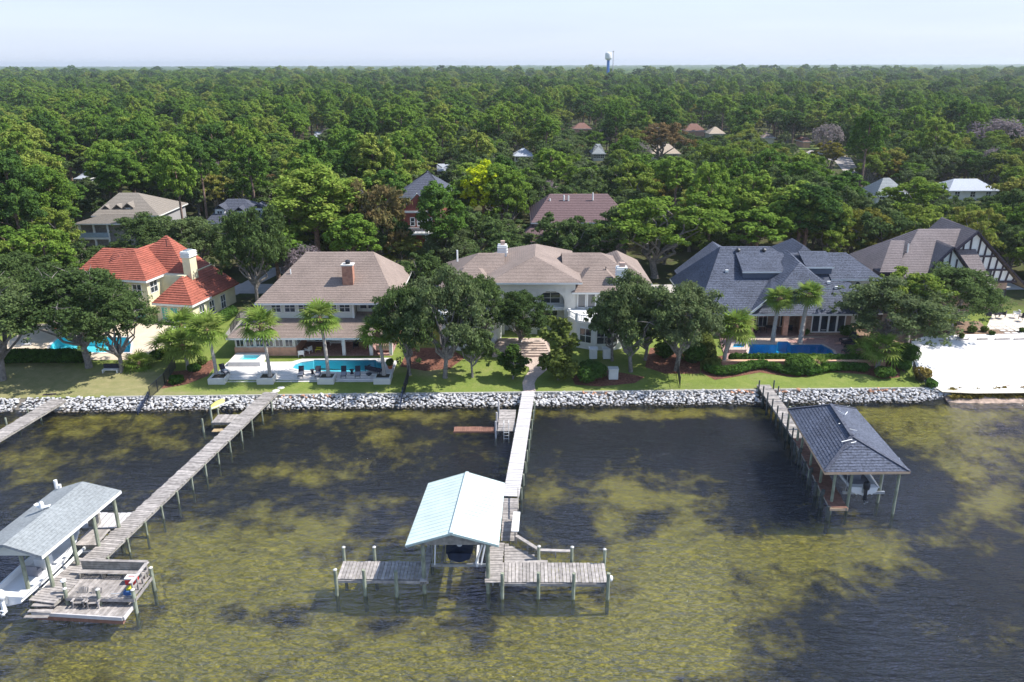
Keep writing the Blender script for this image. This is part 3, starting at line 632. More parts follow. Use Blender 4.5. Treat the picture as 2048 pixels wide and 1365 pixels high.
# pool of the slate blue house
p4 = GP([(1496, 709), (1500, 694), (1490, 689), (1553, 690), (1556, 684), (1575, 684), (1582, 690), (1643, 690), (1664, 701), (1668, 709)], 1.75)[::-1]
t_, o4 = pool('deep blue pool between the brick terrace and the low brick wall', p4, 1.78, POOLD, cop=PAVER2)
o4b = o4
deck('brick_terrace', [(26.2, 90.9), (44.6, 90.5), (47.6, 93), (48.6, 100.2), (45, 100.3), (45, 103.5), (28.3, 103.5), (27, 97)], [o4b], 0.9, 1.76, PAVER)
deck('pale_terrace_strip', GP([(1468, 686), (1490, 668), (1600, 672), (1660, 674), (1600, 678), (1560, 680), (1545, 688.5), (1500, 688.5)], 1.77), [], 1.70, 1.768, PAVER2)
t_ = thing('spa', 'small raised brick spa at the left end of the deep blue pool', 'spa', (28.4, 94.6, 1.7))
sp4 = GP([(1464, 695), (1487, 695), (1492, 688), (1468, 688)], 2.2)
slab_hole(GP([(1458, 700), (1493, 700), (1499, 685), (1464, 685)], 2.2), [sp4], 1.5, 2.22).build('surround', PAVER2, t_)
MB().poly([(p[0], p[1], 1.9) for p in sp4]).build('basin', POOLD, t_); MB().poly([(p[0], p[1], 2.12) for p in sp4]).build('pool_water', POOLW, t_)
t_ = thing('retaining_wall', 'low tan brick wall with pale cap below the deep blue pool', 'wall', (35, 90, 1))
ORA = mat('tan_brick_cap', (0.58, 0.36, 0.24), 0.85, 0.1, 4.0)
for (a, b_) in ((25.4, 33.9), (36.2, 45.2)):
    MB().box(a, b_, 89.9, 90.3, 0.9, 2.0).build('wall', BRICKP, t_); MB().box(a - .05, b_ + .05, 89.8, 90.4, 2.0, 2.1).build('cap', ORA, t_)

# walkway and steps of the pale house in the middle
def ribbon(name, pts, w, m_, off, h=0.06):
    mb_ = MB(); n_ = len(pts)
    for i, p in enumerate(pts):
        a = Vector(pts[max(0, i - 1)]); b_ = Vector(pts[min(n_ - 1, i + 1)]); d = (b_ - a).normalized(); q = Vector((-d.y, d.x)) * w[i] / 2; c = Vector(p)
        for s_ in (1, -1):
            e = c + q * s_; mb_.v.append((e.x, e.y, zg(e.x, e.y) + off))
    mb_.f = [(2 * i, 2 * i + 2, 2 * i + 3, 2 * i + 1) for i in range(n_ - 1)]
    mb_.f = [f[::-1] for f in mb_.f]; o = mb_.build(name, m_); o['kind'] = 'structure'
path = GP([(1060, 780), (1058, 771), (1057, 762), (1062, 753), (1072, 745), (1078, 738), (1074, 728), (1060, 720), (1040, 716)], 1.3)
ribbon('garden_path', path, [1.4, 1.4, 1.4, 1.5, 1.7, 2.4, 4.2, 5.4, 6.0], PAVER2, 0.045)
t_ = thing('entrance_steps', 'wide tan stone steps climbing from the garden path to the pale house', 'steps', (1, 94, 1.6))
for k in range(6): MB().box(-1.7 - .15 * (5 - k), 4.2 + .12 * (5 - k), 92.6 + 0.5 * k, 97, 1.2, 1.75 + 0.15 * (k + 1)).build('step', PAVER2, t_)

# ============================================================ HOUSE WITH TAUPE ROOF (second from left)
def door(parent, c, w, h, m_, ang=0.0):
    Rm = Matrix.Rotation(ang, 3, 'Z'); c = Vector(c); mb_ = MB()
    mb_.beam(c + Rm @ Vector((0, -0.03, 0)), c + Rm @ Vector((0, -0.03, h)), w, 0.08, up=Rm @ Vector((0, 1, 0))); o = mb_.build('door', m_, parent)
    k = MB().cyl(c + Rm @ Vector((w * .38, -0.07, h * .48)), c + Rm @ Vector((w * .38, -0.14, h * .48)), 0.04); k.build('handle', STEEL, o); return o
h2 = thing('house', 'two storey house with taupe hip roof, brick chimney and kidney pool in front', 'house', (-23.5, 103, 1.6))
MB().box(-34.6, -26.9, 93.3, 98.5, 1.55, 2.75).build('sunroom_base', BRICKP, h2)
MB().box(-34.5, -27.0, 93.42, 98.5, 2.75, 4.2).build('sunroom_wall', SIDING, h2)
for i in range(6): window(h2, (-33.85 + i * 1.22, 93.42, 2.82), 0.95, 1.25, cols=2, rows=1, fr=STUCW)
window(h2, (-27.0, 95.3, 2.82), 2.2, 1.25, ang=R(90), cols=3, rows=1)
MB().box(-34.2, -15.3, 98.5, 111, 1.5, 4.3).build('ground_floor', STUC, h2)
MB().box(-15.3, -14.95, 98.0, 111, 1.5, 7.5).build('brick_side_wall', BRICKP, h2)
for (x, w_) in ((-25.2, 1.3), (-22.8, 2.2), (-19.4, 2.4), (-16.7, 1.4)): window(h2, (x, 98.5, 1.75), w_, 2.1, cols=2, rows=1, fr=WHITE)
for x in (-21.0, -17.6, -14.9 - .25): MB().box(x - .2, x + .2, 93.35, 93.75, 1.6, 4.1).build('porch_column', STUCW, h2)
MB().box(-26.9, -15.0, 93.35, 93.8, 3.95, 4.2).build('porch_beam', STUCW, h2)
MB().box(-26.9, -15.0, 93.2, 98.5, 1.60, 1.66).build('porch_floor', PAVER, h2)
roof(h2, [[(-35.2, 92.5, 4.25), (-14.2, 92.5, 4.25), (-15.0, 98.6, 6.15), (-31.8, 98.6, 6.15)], [(-35.2, 102, 4.25), (-35.2, 92.5, 4.25), (-31.8, 98.6, 6.15), (-31.8, 102, 6.15)]], R_BRN2, name='lower_roof')
MB().box(-31.7, -20.0, 96.6, 111, 5.5, 7.75).build('upper_wall', SIDING, h2)
MB().box(-19.95, -15.35, 98.0, 111, 5.5, 7.75).build('upper_wall_right', SIDING, h2)
for i, x in enumerate((-29.9, -28.15, -26.4, -24.65, -22.9, -21.2)): window(h2, (x, 96.6, 6.35), 1.35 if i else 1.2, 1.15, cols=2, rows=2, fr=WHITE)
for x in (-19.1, -18.05, -17.0, -15.95): window(h2, (x, 98.0, 6.35), 0.9, 1.1, cols=1, rows=2, fr=WHITE)
MB().box(-20.25, -20.05, 96.55, 97.9, 5.5, 7.75).build('corner_trim', WHITE, h2)
roof(h2, hip(-32.3, -14.5, 95.75, 112.2, 7.75, -27.2, -18.4, 103.4, 12.6), R_BRN2, name='roof')
ch = MB().box(-21.6, -20.25, 98.3, 99.5, 8.8, 11.9).build('chimney', BRICK, h2)
MB().box(-21.7, -20.15, 98.2, 99.6, 11.9, 12.05).build('chimney_cap', CONC, ch); MB().lathe([(.3, 0), (.3, .3), (.42, .34), (.1, .55)], (-20.9, 98.9, 12.05), 8).build('flue', BLACKP, ch)
MB().cyl((-28.6, 100, 10), (-28.6, 100, 11.1), 0.07).build('vent_pipe', WHITE, h2); 
# porch furniture
def boxchair(name, label, cat, loc, rz, m_, w=.7, d=.75, h=.9, seat=.42, arms=True, group=None):
    t = thing(name, label, cat, loc, rz, group)
    MB().box(-w / 2, w / 2, -d / 2, d / 2, seat - .08, seat).build('seat', m_, t, world=False)
    MB().box(-w / 2, w / 2, d / 2 - .08, d / 2, seat, h).build('backrest', m_, t, world=False)
    for sx in (-1, 1):
        for sy in (-1, 1): MB().box(sx * w / 2 - .04 if sx > 0 else -w / 2, sx * w / 2 if sx > 0 else -w / 2 + .06, sy * (d / 2 - .05) - .03, sy * (d / 2 - .05) + .03, 0, seat - .08).build('leg', m_, t, world=False)
        if arms: MB().box(sx * w / 2 - (.06 if sx > 0 else 0), sx * w / 2 + (0 if sx > 0 else .06), -d / 2, d / 2 - .08, seat + .1, seat + .22).build('armrest', m_, t, world=False)
    return t
boxchair('armchair', 'white slatted armchair outside the sunroom corner, nearer the pool', 'chair', (-26.3, 93.0, 1.66), R(200), WHITE)
boxchair('armchair', 'white slatted armchair behind another one at the sunroom corner', 'chair', (-25.7, 94.4, 1.66), R(250), WHITE)
boxchair('side_table', 'small yellow side table on the porch of the taupe house', 'table', (-24.5, 94.8, 1.66), 0, YELL2, h=.5, arms=False)
boxchair('sofa', 'beige wicker sofa behind the right porch columns', 'sofa', (-16.2, 94.8, 1.66), R(180), BEIGEF, w=1.9, d=.9, h=.95)
boxchair('armchair', 'dark wicker armchair in the middle bay of the porch', 'chair', (-20.0, 96.0, 1.66), R(10), CHAR)
boxchair('armchair', 'brown armchair beside the table in the middle porch bay', 'chair', (-18.5, 95.6, 1.66), R(-40), WOODB)
boxchair('bench', 'white bench against the wall of the porch, left bay', 'bench', (-22.8, 97.4, 1.66), 0, WHITE, w=1.5)

# ============================================================ HOUSE WITH RED TILE ROOF (left)
A1 = R(-12); O1 = (-50.6, 106.6)
h1 = thing('house', 'yellow stucco house with bright red tile roof and pale chimney', 'house', (O1[0], O1[1], 0), A1)
def LB(*a): return MB().box(*a)
LB(0.3, 6.0, .9, 12, 1.5, 4.6).build('right_wing_wall', CREAM, h1, world=False)
LB(-9.4, -.6, .8, 11, 1.5, 7.6).build('main_wall', CREAM, h1, world=False)
LB(-.6, 3.2, 4, 12, 4, 7.7).build('back_wall', CREAM, h1, world=False)
UZ = 7.8
roof(h1, [[(-10, 0, UZ), (0, 0, UZ), (-5, 5, 10.9)], [(0, 0, UZ), (0, 9, UZ), (-5, 10.5, 10.9), (-5, 5, 10.9)], [(-10, 10, UZ), (-10, 0, UZ), (-5, 5, 10.9), (-5, 10.5, 10.9)]], R_TILE, course=.36, t=.08, local=True, fascia=.3)
roof(h1, [[(2.95, 5, 7.69), (6.5, 5, 4.6), (6.5, 12.5, 4.6), (-2.35, 9.1, 12.3)], [(-8, 5, 7.7), (2.95, 5, 7.69), (-2.35, 9.1, 12.3)], [(6.5, 12.5, 4.6), (-10, 13.5, 4.6), (-2.35, 9.1, 12.3)], [(-10, 13.5, 4.6), (-8, 5, 7.7), (-2.35, 9.1, 12.3)]], R_TILE, course=.36, t=.08, name='upper_roof', local=True, fascia=0)
roof(h1, [[(0.2, .2, 4.6), (6.5, .2, 4.6), (3.0, 3.7, 7.65)], [(6.5, .2, 4.6), (6.5, 5, 4.6), (3.0, 5, 7.65), (3.0, 3.7, 7.65)]], R_TILE, course=.36, t=.08, name='lower_roof', local=True, fascia=.3)
roof(h1, [[(-15, 3, 6.6), (-9.5, 3, 6.6), (-10.5, 8, 10.2), (-12.5, 8, 10.2)], [(-9.5, 13, 6.6), (-15, 13, 6.6), (-12.5, 8, 10.2), (-5, 8, 10.4)], [(-15, 13, 6.6), (-15, 3, 6.6), (-12.5, 8, 10.2)], [(-9.5, 3, 6.6), (-5, 3, 9), (-5, 8, 10.4), (-10.5, 8, 10.2)]], R_TILE, course=.36, t=.08, name='left_roof', local=True, fascia=.2)
LB(-14.4, -9.3, 3.7, 12.5, 1.5, 6.5).build('left_wall', CREAM, h1, world=False)
ch = LB(2.7, 3.9, 4.8, 6.4, 4.5, 10.1).build('chimney', CREAM, h1, world=False)
LB(2.6, 4.0, 4.7, 6.5, 10.1, 11.0).build('chimney_cap', WHITE, ch, world=False)
LB(2.95, 3.65, 5, 6.2, 11.0, 11.15).build('flue', STEEL, ch, world=False)
for k in range(3): LB(2.52, 4.08, 4.62, 6.58, 10.2 + .27 * k, 10.28 + .27 * k).build('louvre', STUCW, ch, world=False)
for (u, w_) in ((1.6, 1.0), (3.1, 1.2), (4.8, 1.2)): window(h1, (u, .9, 1.9), w_, 2.0, glass=GLASS_T if u < 4 else GLASS, cols=2, local=True, fr=STUCW)
window(h1, (-.6, 2.2, 5.6), 1.6, 1.7, ang=R(90), cols=2, local=True)
for u in (-7.5, -5, -2.2): window(h1, (u, .8, 5.4), 1.4, 1.6, local=True); window(h1, (u, .8, 2.0), 1.6, 2.1, local=True, glass=GLASS_T)
for v in (3.0, 5.5, 8.5): window(h1, (6.0, v, 1.8), 1.2, 2.0, ang=R(90), cols=2, local=True, fr=WHITE)
MB().cyl((-1, 7, 11), (-1, 7, 12.2), 0.05).build('vent_pipe', BLACKP, h1, world=False)
t_ = thing('garden_wall', 'low white curved wall at the foot of the red roofed house', 'wall', (-46, 103, 1.6))
for (a, b_, c, d) in ((338, 668, 352, 660), (352, 660, 372, 664)): MB().beam(G(a, b_, 2.1), G(c, d, 2.1), .8, 1.0).build('wall', STUCW, t_)

# ============================================================ PALE HOUSE (middle)
h3 = thing('house', 'large pale house with tan hip roofs, arched windows and white balconies', 'house', (3, 106, 2))
MB().box(-2.6, -1.0, 101.4, 118, 1.6, 8.9).build('centre_wall_left', STUC, h3)
MB().box(7.0, 8.4, 101.4, 118, 1.6, 8.9).build('centre_wall_right', STUC, h3)
MB().box(-1.0, 7.0, 101.45, 118, 7.6, 8.9).build('centre_wall_top', STUC, h3)
MB().box(-1.0, 7.0, 103.2, 118, 1.6, 8.6).build('centre_wall_recess', STUC, h3)
MB().box(2.1, 3.4, 101.5, 103.2, 1.6, 7.6).build('pier', STUC, h3)
MB().box(-1.0, 7.0, 101.8, 103.2, 4.9, 5.3).build('inner_balcony', STUCW, h3)
for x in (0.3, 5.2): window(h3, (x, 103.2, 5.5), 2.6, 1.5, arch=True, cols=2, rows=2); window(h3, (x, 103.2, 2.7), 2.0, 2.0, cols=2, rows=2)
for x in (0.3, 5.2):   # spandrels that turn the recess openings into arches
    w_ = 1.75 if x < 1 else 1.8; mb_ = MB(); N_ = 10
    for k in range(N_):
        a0, a1 = math.pi * k / N_, math.pi * (k + 1) / N_
        q0 = (x + w_ * math.cos(a0), 6.1 + w_ * .9 * math.sin(a0)); q1 = (x + w_ * math.cos(a1), 6.1 + w_ * .9 * math.sin(a1))
        mb_.add([(q0[0], 101.43, q0[1]), (q0[0], 101.43, 7.8), (q1[0], 101.43, 7.8), (q1[0], 101.43, q1[1])], [(0, 1, 2, 3)])
        mb_.add([(q0[0], 101.43, q0[1]), (q1[0], 101.43, q1[1]), (q1[0], 102.0, q1[1]), (q0[0], 102.0, q0[1])], [(0, 1, 2, 3)])
    mb_.build('arch', STUC, h3)
roof(h3, [[(-3.2, 100.7, 9.0), (9.2, 100.7, 9.0), (3.1, 106.2, 11.3)], [(9.2, 100.7, 9.0), (9.2, 119.5, 9.0), (3.5, 113.5, 11.4), (3.1, 106.2, 11.3)],
          [(-3.2, 119.5, 9.0), (-3.2, 100.7, 9.0), (3.1, 106.2, 11.3), (3.5, 113.5, 11.4)], [(9.2, 119.5, 9.0), (-3.2, 119.5, 9.0), (3.5, 113.5, 11.4)]], R_BRN2)
for sx, nm in ((1, 'right'), (-1, 'left')):
    X = lambda u: 3.0 + sx * u
    def bx(u0, u1, *r): a, b_ = sorted((X(u0), X(u1))); return MB().box(a, b_, *r)
    bx(5.3, 11.8, 101.9, 117, 1.6, 7.5).build('wing_wall', STUC, h3)
    bx(11.8, 15.2 if sx > 0 else 12.3, 106, 117, 1.6, 7.6).build('wing_end_wall', STUC, h3)
    # bay below the balcony, three faced
    P_ = [(X(4.4), 98), (X(5.2), 96.2), (X(7.5), 95.0), (X(9.8), 95.0), (X(11.9), 96.2), (X(12.4), 98), (X(12.4), 101.9), (X(4.4), 101.9)]
    if sx < 0: P_ = P_[::-1]
    MB().prism(P_, 1.5, 5.0).build('bay', STUCW, h3)
    MB().prism([(a, b_ - .15) for a, b_ in P_], 5.0, 5.15).build('balcony_floor', WHITE, h3)
    for u, w_ in ((6.35, 1.6), (8.65, 1.9), (10.8, 1.6)):
        an = {6.35: -27.5, 8.65: 0, 10.8: 29.5}[u] * sx; yy = {6.35: 95.6, 8.65: 95.0, 10.8: 95.6}[u]
        window(h3, (X(u), yy - .01, 2.5), w_, 1.9, ang=R(an), cols=2, rows=2)
    # balustrade round the balcony
    E_ = [(X(4.4), 98), (X(5.2), 96.2), (X(7.5), 95.0), (X(9.8), 95.0), (X(11.9), 96.2), (X(12.4), 98)]
    bal = MB(); rail = MB()
    for i in range(5):
        a = Vector((*E_[i], 5.15)); b_ = Vector((*E_[i + 1], 5.15)); rail.beam(a + Vector((0, 0, .95)), b_ + Vector((0, 0, .95)), .22, .12); rail.beam(a + Vector((0, 0, .1)), b_ + Vector((0, 0, .1)), .2, .1)
        rail.beam(a, a + Vector((0, 0, 1.15)), .3)
        k = int((b_ - a).length / .3)
        for j in range(1, k): q = a.lerp(b_, j / k); bal.lathe([(.045, .1), (.08, .3), (.04, .7), (.06, .9)], (q.x, q.y, 5.15), 6)
    bl = rail.build('balustrade', WHITE, h3); bal.build('balusters', WHITE, bl, kind='stuff')
    for u in (6.3, 7.6, 9.2, 10.8): window(h3, (X(u), 101.9, 5.25), 1.05, 1.9, cols=1, rows=1, bar=.09)
    f = hip(X(4.9), X(12.2), 101.1, 112, 7.55, X(7.6), X(9.4), 105, 10.0) if sx > 0 else hip(X(12.2), X(4.9), 101.1, 112, 7.55, X(9.4), X(7.6), 105, 10.0)
    roof(h3, f, R_BRN2, name='wing_front_roof')
    ends = (X(4), X(15.8)) if sx > 0 else (X(12.9), X(4)); rr = (X(4), X(9.4)) if sx > 0 else (X(7.6), X(4))
    roof(h3, hip(ends[0], ends[1], 103, 118, 7.6, rr[0], rr[1], 109.5, 11.0), R_BRN2, name='wing_roof')
roof(h3, hipy(11.6, 19.0, 104.2, 118, 7.9, 108.5, 114, 15.3, 10.3), R_BRN2, name='right_end_roof')
MB().box(12.2, 18.4, 104.9, 117, 1.6, 7.8).build('right_end_wall', STUC, h3)
MB().box(16.0, 17.6, 103.5, 104.9, 1.6, 7.7).build('fireplace_breast', STUCW, h3)
for (a, b_, c, d, zt) in ((-2.0, 112, -.7, 113.3, 11.5), (13.9, 102.3, 15.3, 103.5, 10.6)):
    ch = MB().box(a, c, b_, d, 6, zt).build('chimney', STUCW, h3)
    for k in range(3): MB().box(a - .08, c + .08, b_ - .08, d + .08, zt - .35 - .4 * k, zt - .25 - .4 * k).build('louvre', WHITE, ch)
    MB().box(a + .4, c - .3, b_ + .3, d - .3, zt, zt + .55).build('flue', mat('flue_clay', (0.5, 0.36, 0.3), .8, .1, 3), ch)
MB().cyl((12.7, 104.6, 9), (12.7, 104.6, 10.2), .07).build('vent_pipe', BLACKP, h3)
MB().cyl((-7.6, 108.6, 10), (-7.6, 108.6, 11.6), .12).build('vent_pipe', WHITE, h3)
t_ = thing('garden_column', 'white stone column topped by an urn beside the entrance steps', 'column', (1.9, 95, 1.9))
MB().lathe([(.3, 0), (.3, .2), (.18, .3), (.16, 1.7), (.28, 1.8), (.28, 1.95), (.12, 2.05), (.3, 2.4), (.3, 2.45)], (-0.3 + 1.9 - .5, 95.6, 2.3), 10).build('shaft', WHITE, t_)
for (a, b_, lb) in ((1186, 716, 'white stone pedestal planter nearest the front door of the pale house'), (1213, 716, 'white stone pedestal planter right of another beside the pale house')):
    p = G(a, b_, 1.7); t_ = thing('pedestal', lb, 'planter', p); MB().box(-.45, .45, -.45, .45, 0, 1.2).build('block', WHITE, t_, world=False); MB().box(-.55, .55, -.55, .55, 1.2, 1.3).build('cap', WHITE, t_, world=False)
p = G(1226, 752, 1.5); t_ = thing('pedestal', 'square white planter block in the garden right of the dark round bush', 'planter', p); MB().box(-.55, .55, -.45, .45, -.3, .9).build('block', STUC, t_, world=False); MB().box(-.6, .6, -.5, .5, .9, 1.0).build('cap', CONC, t_, world=False)

# ============================================================ SLATE BLUE HOUSE
h4 = thing('house', 'brick house with wide slate blue shingle roof and deep blue pool', 'house', (38, 105, 1.8))
ZE = 5.0; SL = (11.75 - 5.0) / 10.5
MB().box(25.0, 28.5, 100.6, 118, 1.5, 4.9).build('left_wall', BRICKB, h4)
MB().box(28.5, 38.8, 103.6, 118, 1.5, 4.9).build('porch_back_wall', BRICKB, h4)
MB().box(38.8, 45.0, 100.5, 118, 1.5, 4.9).build('right_wall', BRICKB, h4)
MB().box(31.4, 38.8, 99.9, 103.6, 1.78, 1.83).build('porch_floor', PAVER, h4)
for x in (31.7, 36.3, 38.6): MB().box(x - .33, x + .33, 100.1, 100.75, 1.8, 4.75).build('porch_column', BRICKP, h4)
MB().box(31.3, 38.8, 100.15, 100.6, 4.55, 4.9).build('porch_beam', WHITE, h4)
for x in (32.8, 34.3, 37.3): window(h4, (x, 103.6, 2.0), 1.2, 2.2, cols=2, rows=1)
for k in range(4): window(h4, (40.35 + 1.12 * k, 100.5, 2.2), 1.0, 2.35, cols=1, rows=1, bar=.08)
zr = 11.75
roof(h4, [[(24.2, 99.5, ZE), (45.6, 99.5, ZE), (46.5, 100.8, ZE + 1.3 * SL), (36.3, 110, zr), (29.4, 110, zr)], [(24.2, 118, ZE), (24.2, 99.5, ZE), (29.4, 110, zr)],
          [(46, 119, ZE), (24.2, 118, ZE), (29.4, 110, zr), (36.3, 110, zr)]], R_BLU)
roof(h4, [[(34, 104, 7.2), (44.2, 104.0, 7.2), (46.9, 109.4, 10.95), (38.2, 109.4, 10.95), (34, 109.4, 10.95)], [(46.9, 109.4, 10.95), (38.2, 109.4, 10.95), (34, 118, 7.5), (50.7, 118, 8.2)]], R_BLU, name='ridge_roof', fascia=0)
MB().box(44.2, 50.0, 106.0, 117, 1.5, 8.2).build('tall_end_wall', SIDINGB, h4)
roof(h4, [[(43.6, 105.2, 8.2), (50.7, 105.2, 8.2), (46.9, 109.4, 10.96), (42.5, 109.4, 10.96)], [(50.7, 105.2, 8.2), (50.7, 118, 8.2), (46.9, 109.4, 10.96)]], R_BLU, name='end_roof')
roof(h4, [[(44.6, 99.5, ZE), (48.8, 99.9, ZE), (46.0, 104.6, 7.9), (44.2, 105.6, 8.0)], [(48.8, 99.9, ZE), (49.4, 106, ZE), (46.0, 106, 7.9), (46.0, 104.6, 7.9)]], R_BLU, name='corner_roof', fascia=0.18)
rw = MB().cyl((47.6, 105.98, 7.3), (47.6, 105.9, 7.3), .45, n=14).build('round_window', WHITE, h4); MB().cyl((47.6, 105.9, 7.3), (47.6, 105.87, 7.3), .34, n=14).build('pane', GLASS, rw)
# centre dormer with cat-slide gable
MB().box(35.7, 41.2, 101.8, 106, 5.2, 8.1).build('dormer_wall', SIDINGB, h4)
for x in (37.6, 39.9): window(h4, (x, 101.8, 6.3), 1.3, 1.3, cols=1, rows=2)
MB().box(35.5, 41.4, 101.65, 101.85, 5.35, 5.6).build('dormer_sill', WHITE, h4)
roof(h4, [[(35.2, 101.1, 8.15), (41.9, 101.1, 8.15), (38.6, 104.2, 10.75)], [(41.9, 101.1, 8.15), (41.9, 106, 8.15), (38.6, 110, 11.35), (38.6, 104.2, 10.75)],
          [(31.0, 99.4, 5.02), (33.9, 99.7, 7.3), (35.2, 101.1, 8.15), (38.6, 104.2, 10.78), (38.6, 109.8, 11.35), (36.5, 110.1, 9.8)]], R_BLU, name='dormer_roof')
MB().add([(31.4, 100.2, 5.3), (35.7, 100.6, 5.6), (35.7, 100.6, 8.3), (34.2, 100.4, 7.7)], [(0, 1, 2, 3)]).build('gable_face', mat('shaded_gable', (0.16, 0.17, 0.22), .9, .2, 4), h4)  # shadow on this face put into its dark colour
MB().beam((31.0, 99.35, 4.95), (34.3, 99.9, 7.6), .12, .26).build('rake_board', WHITE, h4)
# long shed dormers
def ms(y): return ZE + (y - 99.5) * SL
for (x0, x1, y0, y1, hh, nm) in ((31.4, 36.7, 104.9, 109.0, 1.0, 'left'), (40.2, 43.7, 105.7, 109.0, .9, 'right')):
    zf = ms(y0) + hh
    roof(h4, [[(x0 - .2, y0 - .3, zf), (x1 + .2, y0 - .3, zf), (x1 + .2, y1, ms(y1) + .15), (x0 - .2, y1, ms(y1) + .15)]], R_BLU if nm == 'left' else R_BLU, name='shed_dormer_roof')
    MB().add([(x0, y0, ms(y0) - .2), (x1, y0, ms(y0) - .2), (x1, y0, zf - .1), (x0, y0, zf - .1), (x0, y1, ms(y1)), (x1, y1, ms(y1))], [(0, 1, 2, 3), (0, 3, 4), (1, 5, 2)]).build('shed_dormer_wall', mat('slate_siding', (0.11, 0.13, 0.18), .8, .2, 4, stretch=(.3, .3, 6)), h4)
for (x, y, zz) in ((31.6, 109.0, ms(109.0)), (35.2, 109.0, ms(109.0))): MB().lathe([(.28, 0), (.28, .35), (.4, .4), (.1, .6)], (x, y, zz), 8).build('roof_vent', BLACKP, h4)
for (x, y) in ((43.6, 103.2), (42.8, 104.0), (29.4, 105.8), (37.3, 106.2)): MB().box(x - .2, x + .2, y - .15, y + .15, ms(y), ms(y) + .35).build('roof_vent', WHITE, h4)
# rear gables
roof(h4, [[(25.0, 108, 6.0), (31.0, 115.5, 10.1), (31.0, 121, 10.1), (25.0, 119, 6.0)], [(35.0, 115.5, 8.0), (35.0, 121, 8.0), (31.0, 121, 10.1), (31.0, 115.5, 10.1)]], R_BLU, name='rear_roof', fascia=0)
roof(h4, hipy(38.6, 46.4, 110.8, 123, 7.9, 114.0, 119, 42.6, 11.0), R_BLU, name='rear_right_roof', fascia=0)
MB().box(25.8, 34, 112.5, 118.5, 1.5, 4.85).build('rear_wall', BRICKB, h4)

# ============================================================ HALF-TIMBERED HOUSE (right)
h5 = thing('house', 'half timbered house with steep white gable and brown roof behind the sand', 'house', (65, 115, 2))
GY = 111.0; ax = 65.8; az = 13.6
MB().box(59.5, 71.8, GY + .5, 126, 1.8, 6.1).build('brick_wall', BRICKB, h5)
gl = MB().add([(58.6, GY + .45, 6.1), (73.0, GY + .45, 6.1), (ax, GY + .45, az - .35)], [(0, 1, 2)]); gl.build('gable_wall', STUCW, h5)
def gx(z, side): return ax + side * (az - .35 - z) * (7.2 / 7.15)
tm = MB()
for z in (7.9, 9.9): tm.beam((gx(z, -1), GY + .38, z), (gx(z, 1), GY + .38, z), .24, .2, up=Vector((0, 1, 0)))
tm.beam((58.6, GY + .38, 6.15), (73.0, GY + .38, 6.15), .3, .2, up=Vector((0, 1, 0)))
for x in [59.6 + .98 * k for k in range(14)]:
    zt = az - .45 - abs(x - ax) * (7.15 / 7.2)
    if zt > 6.5: tm.beam((x, GY + .38, 6.2), (x + (.25 if x > ax else -.1), GY + .38, zt), .2, .18, up=Vector((0, 1, 0)))
tm.build('timber_frame', WOODD, h5)
window(h5, (68.6, GY + .42, 6.5), 1.0, 1.3, cols=1, fr=WOODD); window(h5, (70.0, GY + .5, 2.9), 3.6, 2.0, cols=3, rows=1, fr=WOODD)
window(h5, (64.5, GY + .5, 2.6), 2.6, 2.2, cols=3, rows=1, fr=WOODD)
roof(h5, [[(ax, GY, az), (ax, 121, az + .2), (57.6, 121, 5.4), (57.6, GY, 5.4)], [(ax, GY, az), (74.6, GY, 5.2), (74.6, 127, 5.2), (ax, 121, az + .2)], [(57.6, 121, 5.4), (ax, 121, az + .2), (74.6, 127, 5.2)]], R_BRN5, trim=WOODD)
brg = MB(); brg.beam((ax, GY - .05, az - .1), (74.7, GY - .05, 5.1), .2, .45, up=Vector((0, 1, 0))); brg.beam((ax, GY - .05, az - .1), (57.5, GY - .05, 5.3), .2, .45, up=Vector((0, 1, 0))); brg.build('barge_board', WOODD, h5)
# small front gable on the left of the main one
MB().add([(56.5, 108.6, 6.0), (65.9, 108.6, 6.0), (61.2, 108.6, 11.6)], [(0, 1, 2)]).build('small_gable_wall', STUCW, h5)
roof(h5, [[(61.2, 108.2, 12.0), (61.2, 114, 12.0), (56.0, 114, 5.8), (56.0, 108.2, 5.8)], [(61.2, 108.2, 12.0), (66.4, 108.2, 5.8), (66.4, 114, 5.8), (61.2, 114, 12.0)]], R_BRN5, name='small_gable_roof', trim=WOODD)
tm = MB(); tm.beam((61.2, 108.15, 11.9), (56, 108.15, 5.7), .2, .4, up=Vector((0, 1, 0))); tm.beam((61.2, 108.15, 11.9), (66.5, 108.15, 5.7), .2, .4, up=Vector((0, 1, 0)))
for x in (58.2, 59.2, 60.2, 61.2, 62.2, 63.2, 64.2): tm.beam((x, 108.52, 6), (x, 108.52, 11.3 - abs(x - 61.2) * 1.15), .18, .15, up=Vector((0, 1, 0)))
tm.beam((58.6, 108.52, 7.4), (64.8, 108.52, 7.4), .18, .15, up=Vector((0, 1, 0))); tm.build('small_timber_frame', WOODD, h5)
MB().box(57.8, 65.4, 108.7, 114, 1.8, 6.0).build('front_wall', BRICKB, h5)
# long cross wing to the left
roof(h5, hip(51.0, 66.6, 105.2, 124, 6.3, 59.2, 66.0, 114.6, 13.25), R_BRN5, name='wing_roof', trim=WOODD)
MB().box(51.9, 60, 106.3, 123, 1.8, 6.2).build('wing_wall', BRICKB, h5)
roof(h5, [[(51.1, 107.4, 8.6), (53.9, 107.4, 8.6), (56.2, 112.0, 12.1), (54.2, 112.0, 12.1)]], R_BRN5, name='wing_dormer_roof', trim=WOODD)
MB().box(51.3, 53.7, 107.6, 110, 6.2, 8.5).build('wing_dormer_wall', WOODD, h5)
MB().cyl((56.3, 111, 10.5), (56.3, 111, 11.8), .1).build('vent_pipe', WHITE, h5)
for x in (52.5, 55.5): window(h5, (x, 106.3, 3), 1.4, 1.6, fr=WOODD)

